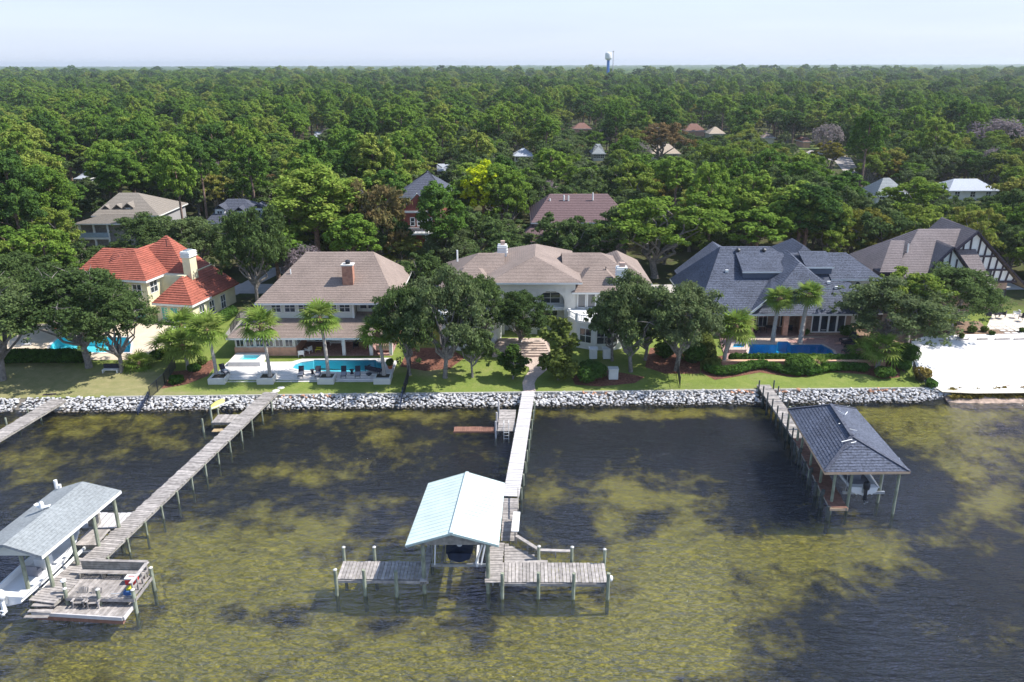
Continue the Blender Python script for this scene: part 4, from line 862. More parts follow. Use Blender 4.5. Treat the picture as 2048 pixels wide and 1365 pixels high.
# ============================================================ DOCKS AND PIERS
def plank_mesh(L_, w, t, m_):
    return MB().box(-L_ / 2, L_ / 2, -w / 2, w / 2, -t, 0).mesh('plank', m_)
def deck_run(t, A, B, width, m_, pitch=0.28, beams=True, frame=WOODGR, jit=.03, th=.05):
    """planks laid across the line A -> B, each one an object"""
    A = Vector(A); B = Vector(B); d = B - A; L_ = d.length; n_ = max(1, int(round(L_ / pitch))); ang = math.atan2(d.y, d.x) - math.pi / 2
    me = plank_mesh(width, L_ / n_ * .86, th, m_); inv = ORG[t.name]; base = Matrix.Rotation(0, 4, 'Z')
    for i in range(n_):
        p = A.lerp(B, (i + .5) / n_); q = inv @ p; s_ = random.uniform(-jit, jit)
        part('plank', me, t, (q.x + s_ * math.cos(ang), q.y + s_ * math.sin(ang), q.z + random.uniform(-.008, .012)), (0, random.uniform(-.004, .004), ang + random.uniform(-.006, .006)))
    if beams:
        side = Vector((math.cos(ang), math.sin(ang), 0)) * (width / 2 - .08); m2 = MB(); dz = Vector((0, 0, -th - .13))
        for k in (-1, 0, 1): MB().beam(A + side * k + dz, B + side * k + dz, .09, .24).build('joist', frame, t)
def pile(t, x, y, z1, r=.14, z0=-1.5, m_=None, cap=None):
    o = MB().cyl((x, y, z0), (x + random.uniform(-.03, .03), y + random.uniform(-.03, .03), z1), r, r * .92, 9).build('piling', m_ or PILE, t)
    if cap: MB().lathe([(r * 1.05, 0), (r * 1.05, .04), (0.02, .12)], (x, y, z1), 9).build('cap', CONC, o)
def piles_along(t, A, B, width, step, z1, r=.11, sides=(-1, 1), m_=None, brace=True, off=.04):
    A = Vector(A); B = Vector(B); d = (B - A); L_ = d.length; d.normalize(); s = Vector((d.y, -d.x, 0)); n_ = int(L_ / step)
    for i in range(n_ + 1):
        p = A + d * (i * step + .4)
        for k in sides: q = p + s * k * (width / 2 + off); pile(t, q.x, q.y, z1, r, m_=m_)
        if brace: MB().beam(p + s * (width / 2 + .1) + Vector((0, 0, -.28)), p - s * (width / 2 + .1) + Vector((0, 0, -.28)), .08, .2).build('crossbeam', m_ or WOODGR, t)

# --- middle pier, pale composite walk then weathered planks, T shaped head
mp_ = thing('pier', 'long pale pier running from the garden path out to the mint roofed boathouse', 'pier', (0.5, 70, 0))
deck_run(mp_, G(1057, 783, 1.25), G(1022, 993, 1.3), 1.38, WOODL, .30, jit=.0)
deck_run(mp_, (-0.16, 59.2, 1.3), (-.25, 52.8, 1.3), 1.25, WOODG, .24)
piles_along(mp_, (1.75, 80.5, 0), (0.0, 60.5, 0), 1.38, 2.35, 1.15, .10)
mh = thing('dock', 'weathered T shaped dock platform in front of the mint roofed boathouse', 'dock', (-2, 49, 0))
deck_run(mh, (-12.55, 49.15, 1.3), (-6.3, 49.1, 1.3), 2.15, WOODG, .26)
deck_run(mh, (-.85, 48.85, 1.3), (6.75, 48.75, 1.3), 2.35, WOODG, .26)
deck_run(mh, (-1.4, 47.6, 1.31), (-1.2, 52.6, 1.31), 1.15, WOODG, .22)
deck_run(mh, (-6.35, 47.7, 1.31), (-6.25, 52.5, 1.31), 0.5, WOODG, .22)
for k in range(7):   # wedge of deck behind the diagonal bench
    y_ = 50.15 + k * .36; x1 = 2.6 - k * .48; deck_run(mh, (-.55, y_, 1.305), (x1, y_, 1.305), .33, WOODG, .4, beams=False) if k < 0 else part('plank', plank_mesh(x1 + .6, .31, .05, WOODG), mh, ((x1 - .6) / 2 + 2, y_ - 49, 1.3))
for (a, b_, r_) in ((-12.6, 47.95, .14), (-10.55, 47.9, .14), (-8.3, 47.8, .15), (1.85, 47.55, .14), (4.3, 47.5, .14), (6.75, 47.45, .14), (-.75, 47.55, .14)): pile(mh, a, b_, 2.15, r_, cap=True if a in (-12.6,) else None)
for (a, b_) in ((-12.45, 50.35), (-10.2, 50.35), (6.75, 50.0), (4.4, 50.3), (1.95, 50.4)): pile(mh, a, b_, 2.4, .13, cap=True)
MB().beam((-12.6, 48.02, 1.12), (-6.0, 47.9, 1.12), .06, .22).build('fascia_board', WOODG, mh); MB().beam((-.6, 47.62, 1.12), (6.8, 47.5, 1.12), .06, .22).build('fascia_board', WOODG, mh)
t_ = single('buoy', MB().lathe([(.02, 0), (.16, .08), (.2, .25), (.16, .42), (.02, .5)], (7.0, 48.2, .95), 12), WHITE, 'white round fender hanging at the right end of the T shaped dock', 'fender', smooth=True)
def rail_bench(label, pts, z, w=.34, hgt=.5, m_=WOODG, seat_m=None):
    t = thing('bench', label, 'bench', pts[0])
    for i in range(len(pts) - 1):
        a = Vector(pts[i]); b_ = Vector(pts[i + 1]); MB().beam(a + Vector((0, 0, hgt)), b_ + Vector((0, 0, hgt)), w, .07).build('seat', seat_m or m_, t)
        n_ = max(1, int((b_ - a).length / 1.1))
        for k in range(n_ + 1): q = a.lerp(b_, k / n_); MB().box(q.x - .05, q.x + .05, q.y - .05, q.y + .05, z, z + hgt - .03).build('leg', m_, t)
    return t
rail_bench('bright white bench at the corner where the middle pier meets its dock', [(.35, 55.6, 1.3), (.2, 52.8, 1.3)], 1.3, w=.55, hgt=.85, seat_m=WHITE)
rail_bench('weathered bench rail running diagonally and then along the back of the T dock', [(.3, 52.6, 1.3), (2.0, 50.7, 1.3), (4.4, 50.55, 1.3)], 1.3, w=.3, hgt=.6)
t_ = thing('railing', 'low open handrail beside the middle pier just behind the white bench', 'railing', (.5, 57.5, 1.3))
for y_ in (59.3, 57.6, 56.0): MB().box(.43, .51, y_ - .04, y_ + .04, 1.1, 2.2).build('post', WOODGR, t_)
MB().beam((.47, 59.3, 2.2), (.47, 56.0, 2.2), .08).build('rail', WOODGR, t_)

def lantern_post(*a): pass
# --- boathouse with mint metal gable roof
def gable_roof_metal(t, x0f, x0b, x1f, x1b, xrf, xrb, yf, yb, ze, zr, m_):
    P1 = [(x0f, yf, ze), (xrf, yf, zr), (xrb, yb, zr), (x0b, yb, ze)]; P2 = [(xrf, yf, zr), (x1f, yf, ze), (x1b, yb, ze), (xrb, yb, zr)]
    r_ = MB()
    for P in (P1, P2):
        r_.add([Vector(p) for p in P] + [Vector(p) - Vector((0, 0, .08)) for p in P], [(0, 1, 2, 3), (7, 6, 5, 4), (0, 4, 5, 1), (1, 5, 6, 2), (2, 6, 7, 3), (3, 7, 4, 0)])
    o = r_.build('roof', m_, t); L_ = yb - yf; n_ = int(L_ / .46)
    for P in (P1, P2):
        for k in range(n_ + 1):
            f = k / n_; a = Vector(P[0]).lerp(Vector(P[3]), f); b_ = Vector(P[1]).lerp(Vector(P[2]), f); MB().beam(a + Vector((0, 0, .01)), b_ + Vector((0, 0, .01)), .05, .03).build('seam', m_, o)
    MB().beam((xrf, yf - .02, zr + .04), (xrb, yb + .02, zr + .04), .26, .06).build('ridge_cap', m_, o); return o
bh = thing('boathouse', 'open boathouse with mint green metal gable roof at the end of the middle pier', 'boathouse', (-4, 52, 0))
gable_roof_metal(bh, -7.5, -6.75, -.95, -.6, -4.25, -3.6, 47.7, 56.4, 4.3, 5.3, R_METAL)
gw = MB().add([(-7.0, 48.1, 4.1), (-1.3, 48.1, 4.1), (-1.3, 48.1, 4.35), (-4.2, 48.1, 5.15), (-7.0, 48.1, 4.35)], [(0, 1, 2, 3, 4)]); gw.build('gable_board', WOODGR, bh)
MB().beam((-7.45, 47.75, 4.18), (-4.25, 47.75, 5.18), .06, .2, up=Vector((0, 1, 0))).build('barge_board', mat('grey_green_trim', (.34, .42, .40), .6, .1, 3), bh); MB().beam((-.95, 47.75, 4.18), (-4.25, 47.75, 5.18), .06, .2, up=Vector((0, 1, 0))).build('barge_board', MATS['grey_green_trim'], bh)
for (x, y_) in ((-6.35, 48.2), (-6.2, 52.2), (-6.1, 55.9), (-1.75, 48.2), (-1.45, 52.2), (-1.15, 55.9)): pile(bh, x, y_, 4.25, .16 if y_ < 49 else .13)
for x in (-6.3, -1.6): MB().beam((x, 48.0, 4.1), (x + .3, 56, 4.1), .12, .25).build('header_beam', WOODGR, bh)
for y_ in (48.3, 52, 55.8): MB().beam((-6.3, y_, 4.1), (-1.4, y_, 4.1), .1, .22).build('crossbeam', WOODGR, bh)
for k in range(9): MB().beam((-5.9, 48.4 + .9 * k, 4.25), (-4.1, 48.4 + .9 * k, 4.95), .05, .14).build('rafter', WOODGR, bh); MB().beam((-1.6, 48.4 + .9 * k, 4.25), (-4.1, 48.4 + .9 * k, 4.95), .05, .14).build('rafter', WOODGR, bh)
bl = thing('boat_lift', 'white and grey boat lift cradle hanging inside the mint boathouse', 'boat lift', (-3.9, 51, 1))
for x in (-5.2, -2.6): MB().beam((x, 49.6, 1.35), (x, 54.4, 1.35), .16, .26).build('bunk', WHITE if x > -4 else WOODGR, bl)
for y_ in (50, 54): MB().beam((-6.0, y_, 1.1), (-1.9, y_, 1.1), .14, .2).build('cradle_beam', STEEL, bl)
for x in (-5.9, -1.95):
    for y_ in (50, 54): MB().cyl((x, y_, 1.2), (x, y_, 4.0), .025, n=5).build('cable', STEEL, bl)
MB().beam((-2.7, 49.7, 1.4), (-2.1, 49.9, 3.3), .12).build('guide_post', WHITE, bl); MB().beam((-2.3, 49.6, 1.4), (-2.0, 49.7, 3.0), .1).build('guide_post', WHITE, bl); MB().beam((-5.7, 49.6, 1.4), (-5.6, 49.7, 3.2), .1).build('guide_post', WHITE, bl)

def boat(name, label, loc, rz, L_=6.5, Bm=2.4, hull=GELW, deckm=None, motor=BLACKP, cover=None, console=True, top=False):
    """hull lofted bow (+y) to stern (-y); outboard at the stern"""
    t = thing(name, label, 'boat', loc, rz); N_ = 10; vs = []; fs = []
    for i in range(N_ + 1):
        u = i / N_; w = Bm / 2 * (1 - max(0, (u - .45) / .55) ** 2.2) * (.93 + .07 * min(1, u * 4)); w = max(w, .04); y = -L_ / 2 + L_ * u; kz = .0 + .55 * max(0, (u - .55) / .45) ** 2; sh = .78 + .28 * u * u
        vs += [(-w, y, sh), (-w * .86, y, kz + .30), (0, y, kz), (w * .86, y, kz + .30), (w, y, sh)]
    for i in range(N_):
        for j in range(4): a = i * 5 + j; fs.append((a, a + 1, a + 6, a + 5))
    fs.append((0, 4, 3, 2, 1)); h_ = MB().add(vs, fs).build('hull', hull, t, world=False)
    g = MB()
    for i in range(N_):
        for s_ in (0, 4): g.beam(Vector(vs[i * 5 + s_]) + Vector((0, 0, .02)), Vector(vs[(i + 1) * 5 + s_]) + Vector((0, 0, .02)), .16, .06)
    g.build('gunwale', hull, t, world=False)
    dv = []; df_ = []
    for i in range(N_ + 1): a = vs[i * 5]; dv += [(a[0] * .93, a[1], .42 if i < 8 else .9), (-a[0] * .93, a[1], .42 if i < 8 else .9)]
    for i in range(N_): df_.append((2 * i, 2 * i + 1, 2 * i + 3, 2 * i + 2))
    MB().add(dv, df_).build('deck', deckm or hull, t, world=False)
    MB().box(-Bm * .42, Bm * .42, -L_ / 2 + .02, -L_ / 2 + .55, .42, .80).build('transom_bench', hull, t, world=False)
    if console:
        c = MB().box(-.42, .42, -.5, .35, .42, 1.25).build('console', hull, t, world=False)
        MB().add([(-.4, .35, 1.25), (.4, .35, 1.25), (.34, .1, 1.7), (-.34, .1, 1.7)], [(0, 1, 2, 3)]).build('windscreen', GLASS, c, world=False)
        MB().box(-.4, .4, -1.35, -.9, .42, .95).build('seat', CUSH, t, world=False); MB().box(-.4, .4, -1.4, -1.32, .95, 1.3).build('seat_back', CUSH, t, world=False)
    if top:
        for a in (-.7, .7):
            for b_ in (-.9, .6): MB().beam((a, b_, .8), (a * .85, b_, 2.1), .05).build('top_post', STEEL, t, world=False)
        MB().box(-.85, .85, -1.2, .9, 2.1, 2.16).build('t_top', cover or WHITE, t, world=False)
    if cover and not top:
        cv = []; cf = []
        for i in range(N_ + 1): a = vs[i * 5]; cv += [(a[0] * 1.02, a[1], a[2] + .05), (0, a[1], a[2] + .45 * math.sin(math.pi * min(.9, .15 + i / N_ * .8))), (-a[0] * 1.02, a[1], a[2] + .05)]
        for i in range(N_): cf += [(3 * i, 3 * i + 1, 3 * i + 4, 3 * i + 3), (3 * i + 1, 3 * i + 2, 3 * i + 5, 3 * i + 4)]
        MB().add(cv, cf).build('cover', cover, t, world=False)
    if motor:
        y0 = -L_ / 2 - .35
        ob = MB().lathe([(.12, .0), (.25, .06), (.29, .35), (.27, .62), (.16, .74), (.03, .78)], (0, y0, .78), 12).build('outboard_motor', motor, t, smooth=True, world=False)
        MB().beam((0, y0, .82), (0, y0 + .03, -.25), .16, .28).build('motor_leg', motor, ob, world=False)
        MB().box(-.16, .16, y0 - .22, y0 + .1, -.02, .02).build('cavitation_plate', motor, ob, world=False)
        MB().cyl((0, y0 - .25, -.28), (0, y0 + .22, -.28), .09, .07, 8).build('gearcase', motor, ob, world=False)
        for k in range(3):
            a = k * 2.1; MB().beam((0, y0 - .24, -.28), (.2 * math.cos(a), y0 - .26, -.28 + .2 * math.sin(a)), .1, .03).build('propeller_blade', STEEL, ob, world=False)
        MB().box(-.2, .2, -L_ / 2 - .2, -L_ / 2 + .03, .35, .8).build('bracket', STEEL, t, world=False)
    return t
b1 = boat('motorboat', 'small dark covered boat on the lift inside the mint boathouse', (-3.9, 52.0, 1.5), 0, 4.6, 1.9, hull=NAVY, cover=NAVY, motor=None, console=False)
t_ = single('cowl', MB().lathe([(.05, 0), (.2, .05), (.22, .3), (.1, .42)], (-3.9, 50.3, 2.55), 10), WHITE, 'small white engine cowl resting on the dark covered boat in the mint boathouse', 'engine cover', smooth=True)

# --- small swim platform and raft by the middle pier
t_ = thing('swim_platform', 'small weathered platform with a swim ladder left of the pale pier', 'platform', (-.8, 76, .8))
deck_run(t_, (-.5, 78.4, .9), (-.62, 73.1, .9), 1.75, WOODG, .28)
for (a, b_) in ((-1.45, 78.5), (-1.6, 75.5), (-1.65, 73.3)): pile(t_, a, b_, 1.9, .10, m_=WOODL)
ld = thing('swim_ladder', 'white metal ladder at the near edge of the platform left of the pale pier', 'ladder', (-.6, 73.1, .9))
for x in (-.85, -.35): MB().tube([(x, 74.0, .9), (x, 73.9, 1.7), (x, 73.1, 1.75), (x, 72.95, -.4)], [.03] * 4, 6).build('side_rail', WHITE, ld)
for z in (0.1, .45, .8): MB().cyl((-.85, 72.97, z), (-.35, 72.97, z), .025).build('rung', WHITE, ld)
rf = thing('raft', 'long brown slatted raft floating left of the swim platform', 'raft', (-3.95, 75, .1))
deck_run(rf, (-6.05, 75.0, .25), (-1.85, 74.95, .25), 1.1, WOODB, .22, beams=False)
for y_ in (74.45, 75.5): MB().beam((-6.1, y_, .12), (-1.8, y_, .12), .12, .16).build('runner', WOODB, rf)

# --- left long pier
DL = (Vector((-31.2, 50.8, 1.3)) - Vector((-27.0, 81.9, 1.3))).normalized()
lp = thing('pier', 'long weathered grey pier running diagonally to the grey roofed boathouse at the left', 'pier', (-29, 66, 0))
deck_run(lp, (-27.05, 82.4, 1.3), (-31.25, 50.6, 1.3), 1.62, WOODG, .265, jit=.06)
piles_along(lp, (-27.2, 80.6, 0), (-31.2, 50.6, 0), 1.62, 2.45, 1.2, .09, m_=PILE)
ls = thing('swim_platform', 'low grey platform beside the shore end of the long left pier', 'platform', (-29.6, 76.5, .8))
deck_run(ls, (-31.25, 76.2, .95), (-28.6, 76.2, .95), 2.0, WOODG, .25)
deck_run(ls, (-30.9, 74.4, .45), (-29.0, 74.4, .45), .7, mat('ochre_plank', (.40, .30, .17), .8, .1, 3), .3, beams=False)
pile(ls, -32.0, 77.2, 1.9, .11); pile(ls, -32.05, 74.9, 1.5, .11); pile(ls, -31.3, 77.4, 1.6, .09)
MB().beam((-32.1, 77.3, 1.5), (-29.9, 79.2, 1.9), .1).build('davit_arm', WHITE, ls)
def flatboard(name, label, cat, a, b_, w, m_, t=.14, tilt=0):
    a = Vector(a); b_ = Vector(b_); d = b_ - a; s = Vector((d.y, -d.x, 0)).normalized(); N_ = 10; vs = []; fs = []
    for i in range(N_ + 1):
        u = i / N_; c = a + d * u; ww = w / 2 * math.sin(math.pi * min(.97, max(.03, u))) ** .45; n_ = Vector((0, 0, 1)) * t / 2
        for k in range(8): th = k * math.pi / 4; vs.append(c + s * ww * math.cos(th) + n_ * math.sin(th) * (.6 + .4 * ww / w * 2))
    for i in range(N_):
        for k in range(8): fs.append((i * 8 + k, i * 8 + (k + 1) % 8, (i + 1) * 8 + (k + 1) % 8, (i + 1) * 8 + k))
    fs += [tuple(range(8))[::-1], tuple(range(N_ * 8, N_ * 8 + 8))]
    return single(name, MB().add(vs, fs), m_, label, cat, smooth=True)
flatboard('kayak', 'pale yellow kayak lying on the white rocks left of the long pier', 'kayak', G(422, 818, 1.0), G(446, 800, 1.2), 1.15, YELL, .4)
p = G(480, 838, 1.0); t_ = thing('folded_towel', 'pale blue towel lying on the low grey platform', 'towel', p); MB().box(-.35, .35, -.2, .2, 0, .06).build('cloth', TEAL, t_, world=False); MB().box(-.3, .1, -.15, .3, .06, .1).build('fold', TEAL, t_, world=False)
for i, (a, b_) in enumerate(((449, 819), (458, 823))): # tyre fenders
    p = G(a, b_, .8); mb_ = MB(); q = Vector((0, 0, 0)); N_ = 14
    for k in range(N_): a0, a1 = 2 * math.pi * k / N_, 2 * math.pi * (k + 1) / N_; mb_.cyl(p + Vector((.35 * math.cos(a0), 0, .35 * math.sin(a0))), p + Vector((.35 * math.cos(a1), 0, .35 * math.sin(a1))), .1, n=6, cap=False)
    single('tyre', mb_, BLACKP, 'old black tyre on the white rocks, %s' % ('nearer the yellow kayak' if i == 0 else 'farther from the yellow kayak'), 'tyre')

# boathouse roof, grey shingle, left
bh2 = thing('boathouse', 'boathouse with light grey shingle roof cut by the left edge of the picture', 'boathouse', (-34, 51, 0))
roof(bh2, [[(-32.2, 46.5, 4.3), (-30.9, 55.4, 4.3), (-33.35, 54.7, 5.5), (-34.35, 46.1, 5.5)], [(-36.2, 55.5, 4.3), (-37.2, 46.6, 4.3), (-34.35, 46.1, 5.5), (-33.35, 54.7, 5.5)], [(-30.9, 55.4, 4.3), (-36.2, 55.5, 4.3), (-33.35, 54.7, 5.5)]], R_GREY, course=.25)
MB().add([(-32.3, 46.75, 4.2), (-37.1, 46.8, 4.2), (-34.35, 46.6, 5.35)], [(0, 1, 2)]).build('gable_board', SIDING, bh2)
for (x, y_) in ((-32.4, 47.3), (-32.0, 49.9), (-31.65, 52.3), (-31.3, 54.9), (-36.4, 47.4), (-36.0, 50.5), (-35.5, 54.9), (-33.9, 46.9)): pile(bh2, x, y_, 4.2, .15)
for (x, y_) in ((-36.3, 56.0), (-35.6, 55.3)): MB().cyl((x, y_, 0), (x, y_, 4.9), .14).build('tall_post', WHITE, bh2)
t_ = thing('roof_ornament', 'white bird decoy standing on the light grey boathouse roof', 'decoy', G(85, 1020, 5.35))
MB().lathe([(.05, 0), (.16, .06), (.22, .25), (.14, .42), (.16, .52), (.1, .66), (.02, .7)], (0, 0, 0), 10).build('body', WHITE, t_, smooth=True, world=False); MB().beam((-.1, 0, .2), (-.55, .15, .4), .3, .05).build('wing', WHITE, t_, world=False); MB().beam((.1, 0, .2), (.55, .1, .3), .3, .05).build('wing', WHITE, t_, world=False)
ld_ = thing('dock', 'grey dock planks and pale side deck under the light grey boathouse', 'dock', (-32, 53, 0))
deck_run(ld_, (-31.4, 50.6, 1.3), (-32.3, 45.6, 1.3), 2.0, WOODG, .25)
deck_run(ld_, (-34.3, 56.0, 1.25), (-31.2, 56.0, 1.25), 2.3, WOODL, .5, beams=True)
deck_run(ld_, (-33.6, 53.6, 1.24), (-31.9, 53.6, 1.24), 2.2, WOODG, .22)
for k in range(3): MB().beam((-32.9 - .1 * k, 45.5 - .35 * k, 1.1 - .2 * k), (-31.3 - .1 * k, 45.5 - .35 * k, 1.1 - .2 * k), .28, .06).build('step', WOODG, ld_)
lb = thing('dock', 'square grey sitting deck with a long bench, right of the left boathouse', 'dock', (-28.5, 47, 0))
deck_run(lb, (-30.9, 47.45, 1.3), (-26.1, 47.25, 1.3), 2.6, WOODG, .24)
for (x, y_) in ((-26.15, 46.05), (-26.0, 48.6), (-28.6, 46.1), (-30.9, 46.2)): pile(lb, x, y_, 1.9, .14, cap=True)
MB().beam((-30.9, 46.1, 1.12), (-26.1, 45.95, 1.12), .06, .24).build('fascia_board', WOODG, lb); MB().beam((-26.05, 46.0, 1.12), (-25.95, 48.7, 1.12), .06, .24).build('fascia_board', WOODG, lb)
lf = thing('dock', 'low pale floating platform holding the two grey deck chairs', 'dock', (-29.5, 46, 0))
deck_run(lf, (-32.9, 46.2, .62), (-26.4, 45.6, .62), 1.55, WOODG, .24)
MB().beam((-33.0, 45.4, .5), (-26.5, 44.8, .5), .1, .26).build('fascia_board', WOODL, lf); MB().beam((-26.4, 44.8, .5), (-26.3, 46.4, .5), .1, .26).build('fascia_board', WOODL, lf)
MB().beam((-32.9, 45.5, .2), (-26.5, 44.95, .2), .3, .3).build('float', WOODB, lf)
bn = thing('bench', 'long dark high backed bench along the rear of the sitting deck', 'bench', (-28.6, 48.4, 1.3))
for k in range(5): MB().beam((-31.0, 48.75, 1.45 + .2 * k), (-26.2, 48.55, 1.45 + .2 * k), .05, .17, up=Vector((0, 0, 1))).build('back_slat', WOODGR, bn)
for k in range(3): MB().beam((-31.0, 48.6 - .17 * k, 1.75), (-26.2, 48.4 - .17 * k, 1.75), .14, .04).build('seat_slat', WOODG, bn)
MB().beam((-31.05, 48.8, 2.43), (-26.15, 48.6, 2.43), .26, .05).build('top_rail', WOODG, bn)
for x in (-30.9, -29.3, -27.7, -26.3): MB().box(x - .05, x + .05, 48.1, 48.75, 1.3, 1.73).build('leg', WOODGR, bn)
rl = thing('railing', 'open wooden side railing at the right edge of the sitting deck', 'railing', (-26, 47.5, 1.3))
MB().beam((-26.15, 48.6, 2.4), (-26.25, 46.1, 2.4), .25, .05).build('rail', WOODG, rl); MB().beam((-26.15, 48.6, 1.85), (-26.25, 46.1, 1.85), .06, .14).build('rail', WOODG, rl)
for y_ in (48.4, 47.6, 46.9, 46.2): MB().box(-26.26, -26.16, y_ - .05, y_ + .05, 1.3, 2.38).build('post', WOODG, rl)
cl = thing('cooler', 'red cooler with a white lid at the right end of the long bench', 'cooler', (-27.0, 47.7, 1.3)); MB().box(-.38, .38, -.25, .25, 0, .42).build('box', REDP, cl, world=False); MB().box(-.4, .4, -.27, .27, .42, .52).build('lid', WHITE, cl, world=False); MB().box(-.2, .2, -.02, .02, .52, .58).build('handle', REDP, cl, world=False)
gb = thing('fishing_gear', 'blue and yellow bag of fishing gear on the right edge of the sitting deck', 'bag', (-26.7, 46.4, 1.3)); MB().box(-.25, .25, -.15, .18, 0, .28).build('bag', mat('blue_cloth', (.05, .12, .3), .8, .2, 5), gb, world=False); MB().box(-.1, .3, 0, .4, .3, .42).build('pocket', YELL2, gb, world=False); MB().cyl((-.3, 0, .1), (-.9, -.5, .4), .03).build('rod', STEEL, gb, world=False)
def adirondack(label, loc, rz):
    t = thing('deck_chair', label, 'chair', loc, rz, None)
    for k in range(5): MB().beam((-.26 + .13 * k, .25, .34), (-.3 + .15 * k, .62, 1.12 - .05 * abs(k - 2)), .11, .03).build('back_slat', WOODG, t, world=False)
    for k in range(5): MB().beam((-.3, -.3 + .13 * k, .42 - .03 * k), (.3, -.3 + .13 * k, .42 - .03 * k), .11, .03).build('seat_slat', WOODG, t, world=False)
    for s_ in (-1, 1):
        MB().box(s_ * .4 - .08, s_ * .4 + .08, -.4, .4, .58, .61).build('armrest', WOODG, t, world=False); MB().box(s_ * .36 - .04, s_ * .36 + .04, -.38, -.28, 0, .58).build('leg', WOODG, t, world=False); MB().beam((s_ * .34, -.3, .38), (s_ * .34, .6, .05), .04, .14).build('leg', WOODG, t, world=False)
    return t
adirondack('left of the two grey slatted deck chairs on the low floating platform', (-29.9, 46.1, .62), R(0))
adirondack('right of the two grey slatted deck chairs on the low floating platform', (-28.9, 46.05, .62), R(4))
for lb_, lc in (('small round lantern on the left corner post of the sitting deck', (-31.15, 46.6, 1.3)),): 
    t_ = thing('lantern', lb_, 'lantern', lc); MB().cyl((0, 0, 0), (0, 0, .9), .12).build('post', PILE, t_, world=False); MB().lathe([(.14, 0), (.2, .06), (.16, .16), (.02, .22)], (0, 0, .9), 10).build('cap', WHITE, t_, world=False)
boat('motorboat', 'white motorboat with big white outboard on the lift under the light grey boathouse roof', (-34.2, 49.6, 1.0), R(-6), 8.2, 2.6, motor=WHITE, top=False, deckm=GELW)
t_ = thing('boat_lift', 'pale steel boat lift beams carrying the white motorboat', 'boat lift', (-34, 49, .8))
for y_ in (47.6, 52.2): MB().beam((-36.2, y_, .85), (-32.2, y_ - .1, .85), .15, .22).build('cradle_beam', STEEL, t_)
for x in (-35.3, -33.3): MB().beam((x, 46.6, 1.0), (x + .5, 53.5, 1.0), .14, .2).build('bunk', WHITE, t_)
t_ = thing('dock_box', 'small dark box with white gear at the far end of the left boathouse', 'box', G(190, 1050, 1.3)); MB().box(-.35, .35, -.3, .3, 0, .8).build('box', WOODGR, t_, world=False); MB().box(-.38, .38, -.33, .33, .8, .88).build('lid', WOODGR, t_, world=False)

# --- far left short pier with steps
fp = thing('pier', 'short weathered pier at the far left edge leading to the rocks', 'pier', (-53, 74, 0))
deck_run(fp, G(118, 799, 1.3), G(-60, 905, 1.3), 1.7, WOODG, .30, jit=.06)
piles_along(fp, (-51.2, 78.5, 0), (-54.5, 70.0, 0), 1.7, 2.6, 1.15, .1)
sp_ = thing('steps', 'dark wooden steps between the two white rock banks at the far left', 'steps', (-54, 80, .8))
for k in range(4): a = G(62 + 8 * k, 808 - 6 * k, .5 + .15 * k); MB().beam(a, a + Vector((1.3, .25, 0)), .3, .07).build('step', WOODD, sp_)

# --- right pier and hip roofed boathouse with boat
rp_ = thing('pier', 'grey pier with dark pilings leading to the dark shingled boathouse at right', 'pier', (28, 72, 0))
deck_run(rp_, (28.75, 84.3, 1.3), (28.35, 70.5, 1.3), 1.5, WOODG, .27)
deck_run(rp_, (28.3, 70.4, 1.3), (27.0, 57.6, 1.3), 1.42, WOODB, .27)
for k in range(8):
    y_ = 83.0 - k * 1.75
    for s_ in (-1, 1): q = 28.72 - .045 * (84 - y_) * .6 + s_ * .82; pile(rp_, q, y_, 2.35, .085, m_=PILED)
    MB().beam((27.9 - .01 * k, y_, 1.0), (29.5, y_, 1.0), .1, .18).build('crossbeam', PILED, rp_)
for k in range(7): y_ = 69.5 - k * 1.95; x = 27.55 - .1 * (70.4 - y_); pile(rp_, x, y_, 1.7 if k % 2 else 1.3, .17, m_=PILED)
for k in range(9): y_ = 84 - 1.5 * k; MB().box(27.85, 27.95, y_ - 1.5, y_ - 1.0, -.3, 1.15).build('lattice_panel', mat('dark_green_slime', (.02, .035, .03), .8, .4, 3), rp_)
MB().beam((26.3, 57.6, 1.12), (27.8, 57.58, 1.12), .06, .24).build('fascia_board', mat('new_lumber', (.62, .42, .27), .7, .08, 3), rp_)
bh3 = thing('boathouse', 'boathouse with dark slate hip roof on tall posts at the right pier', 'boathouse', (29.5, 64, 0))
c_ = [(25.6, 57.9), (32.6, 58.0), (33.3, 70.6), (26.7, 70.5)]
ra, rb = (29.15, 66.9, 6.25), (28.75, 60.7, 6.25)
roof(bh3, [[(25.6, 57.9, 4.4), (32.6, 58.0, 4.4), (28.75, 60.9, 6.2)], [(32.6, 58.0, 4.4), (33.3, 70.6, 4.4), (29.5, 67.5, 6.2), (28.75, 60.9, 6.2)], [(33.3, 70.6, 4.4), (26.7, 70.5, 4.4), (29.5, 67.5, 6.2)], [(26.7, 70.5, 4.4), (25.6, 57.9, 4.4), (28.75, 60.9, 6.2), (29.5, 67.5, 6.2)]], R_BLU, course=.26, trim=MATS['new_lumber'], fascia=.2)
for (x, y_) in ((26.8, 58.6), (32.15, 58.7), (31.7, 60.6), (28.45, 59.2), (27.0, 61.8), (27.3, 65), (27.6, 68.2), (32.5, 64.5), (32.7, 69.8), (27.8, 70)): pile(bh3, x, y_, 4.3, .13)
for x in (26.9, 32.2): MB().beam((x, 58.3, 4.2), (x + .7, 70, 4.2), .12, .25).build('header_beam', WOODGR, bh3)
hc = MB()
for (a, b_) in (((29.5, 67.5), (28.75, 60.9)),): hc.beam((a[0], a[1], 6.28), (b_[0], b_[1], 6.28), .3, .05)
hc.build('ridge_cap', R_DARK, bh3)
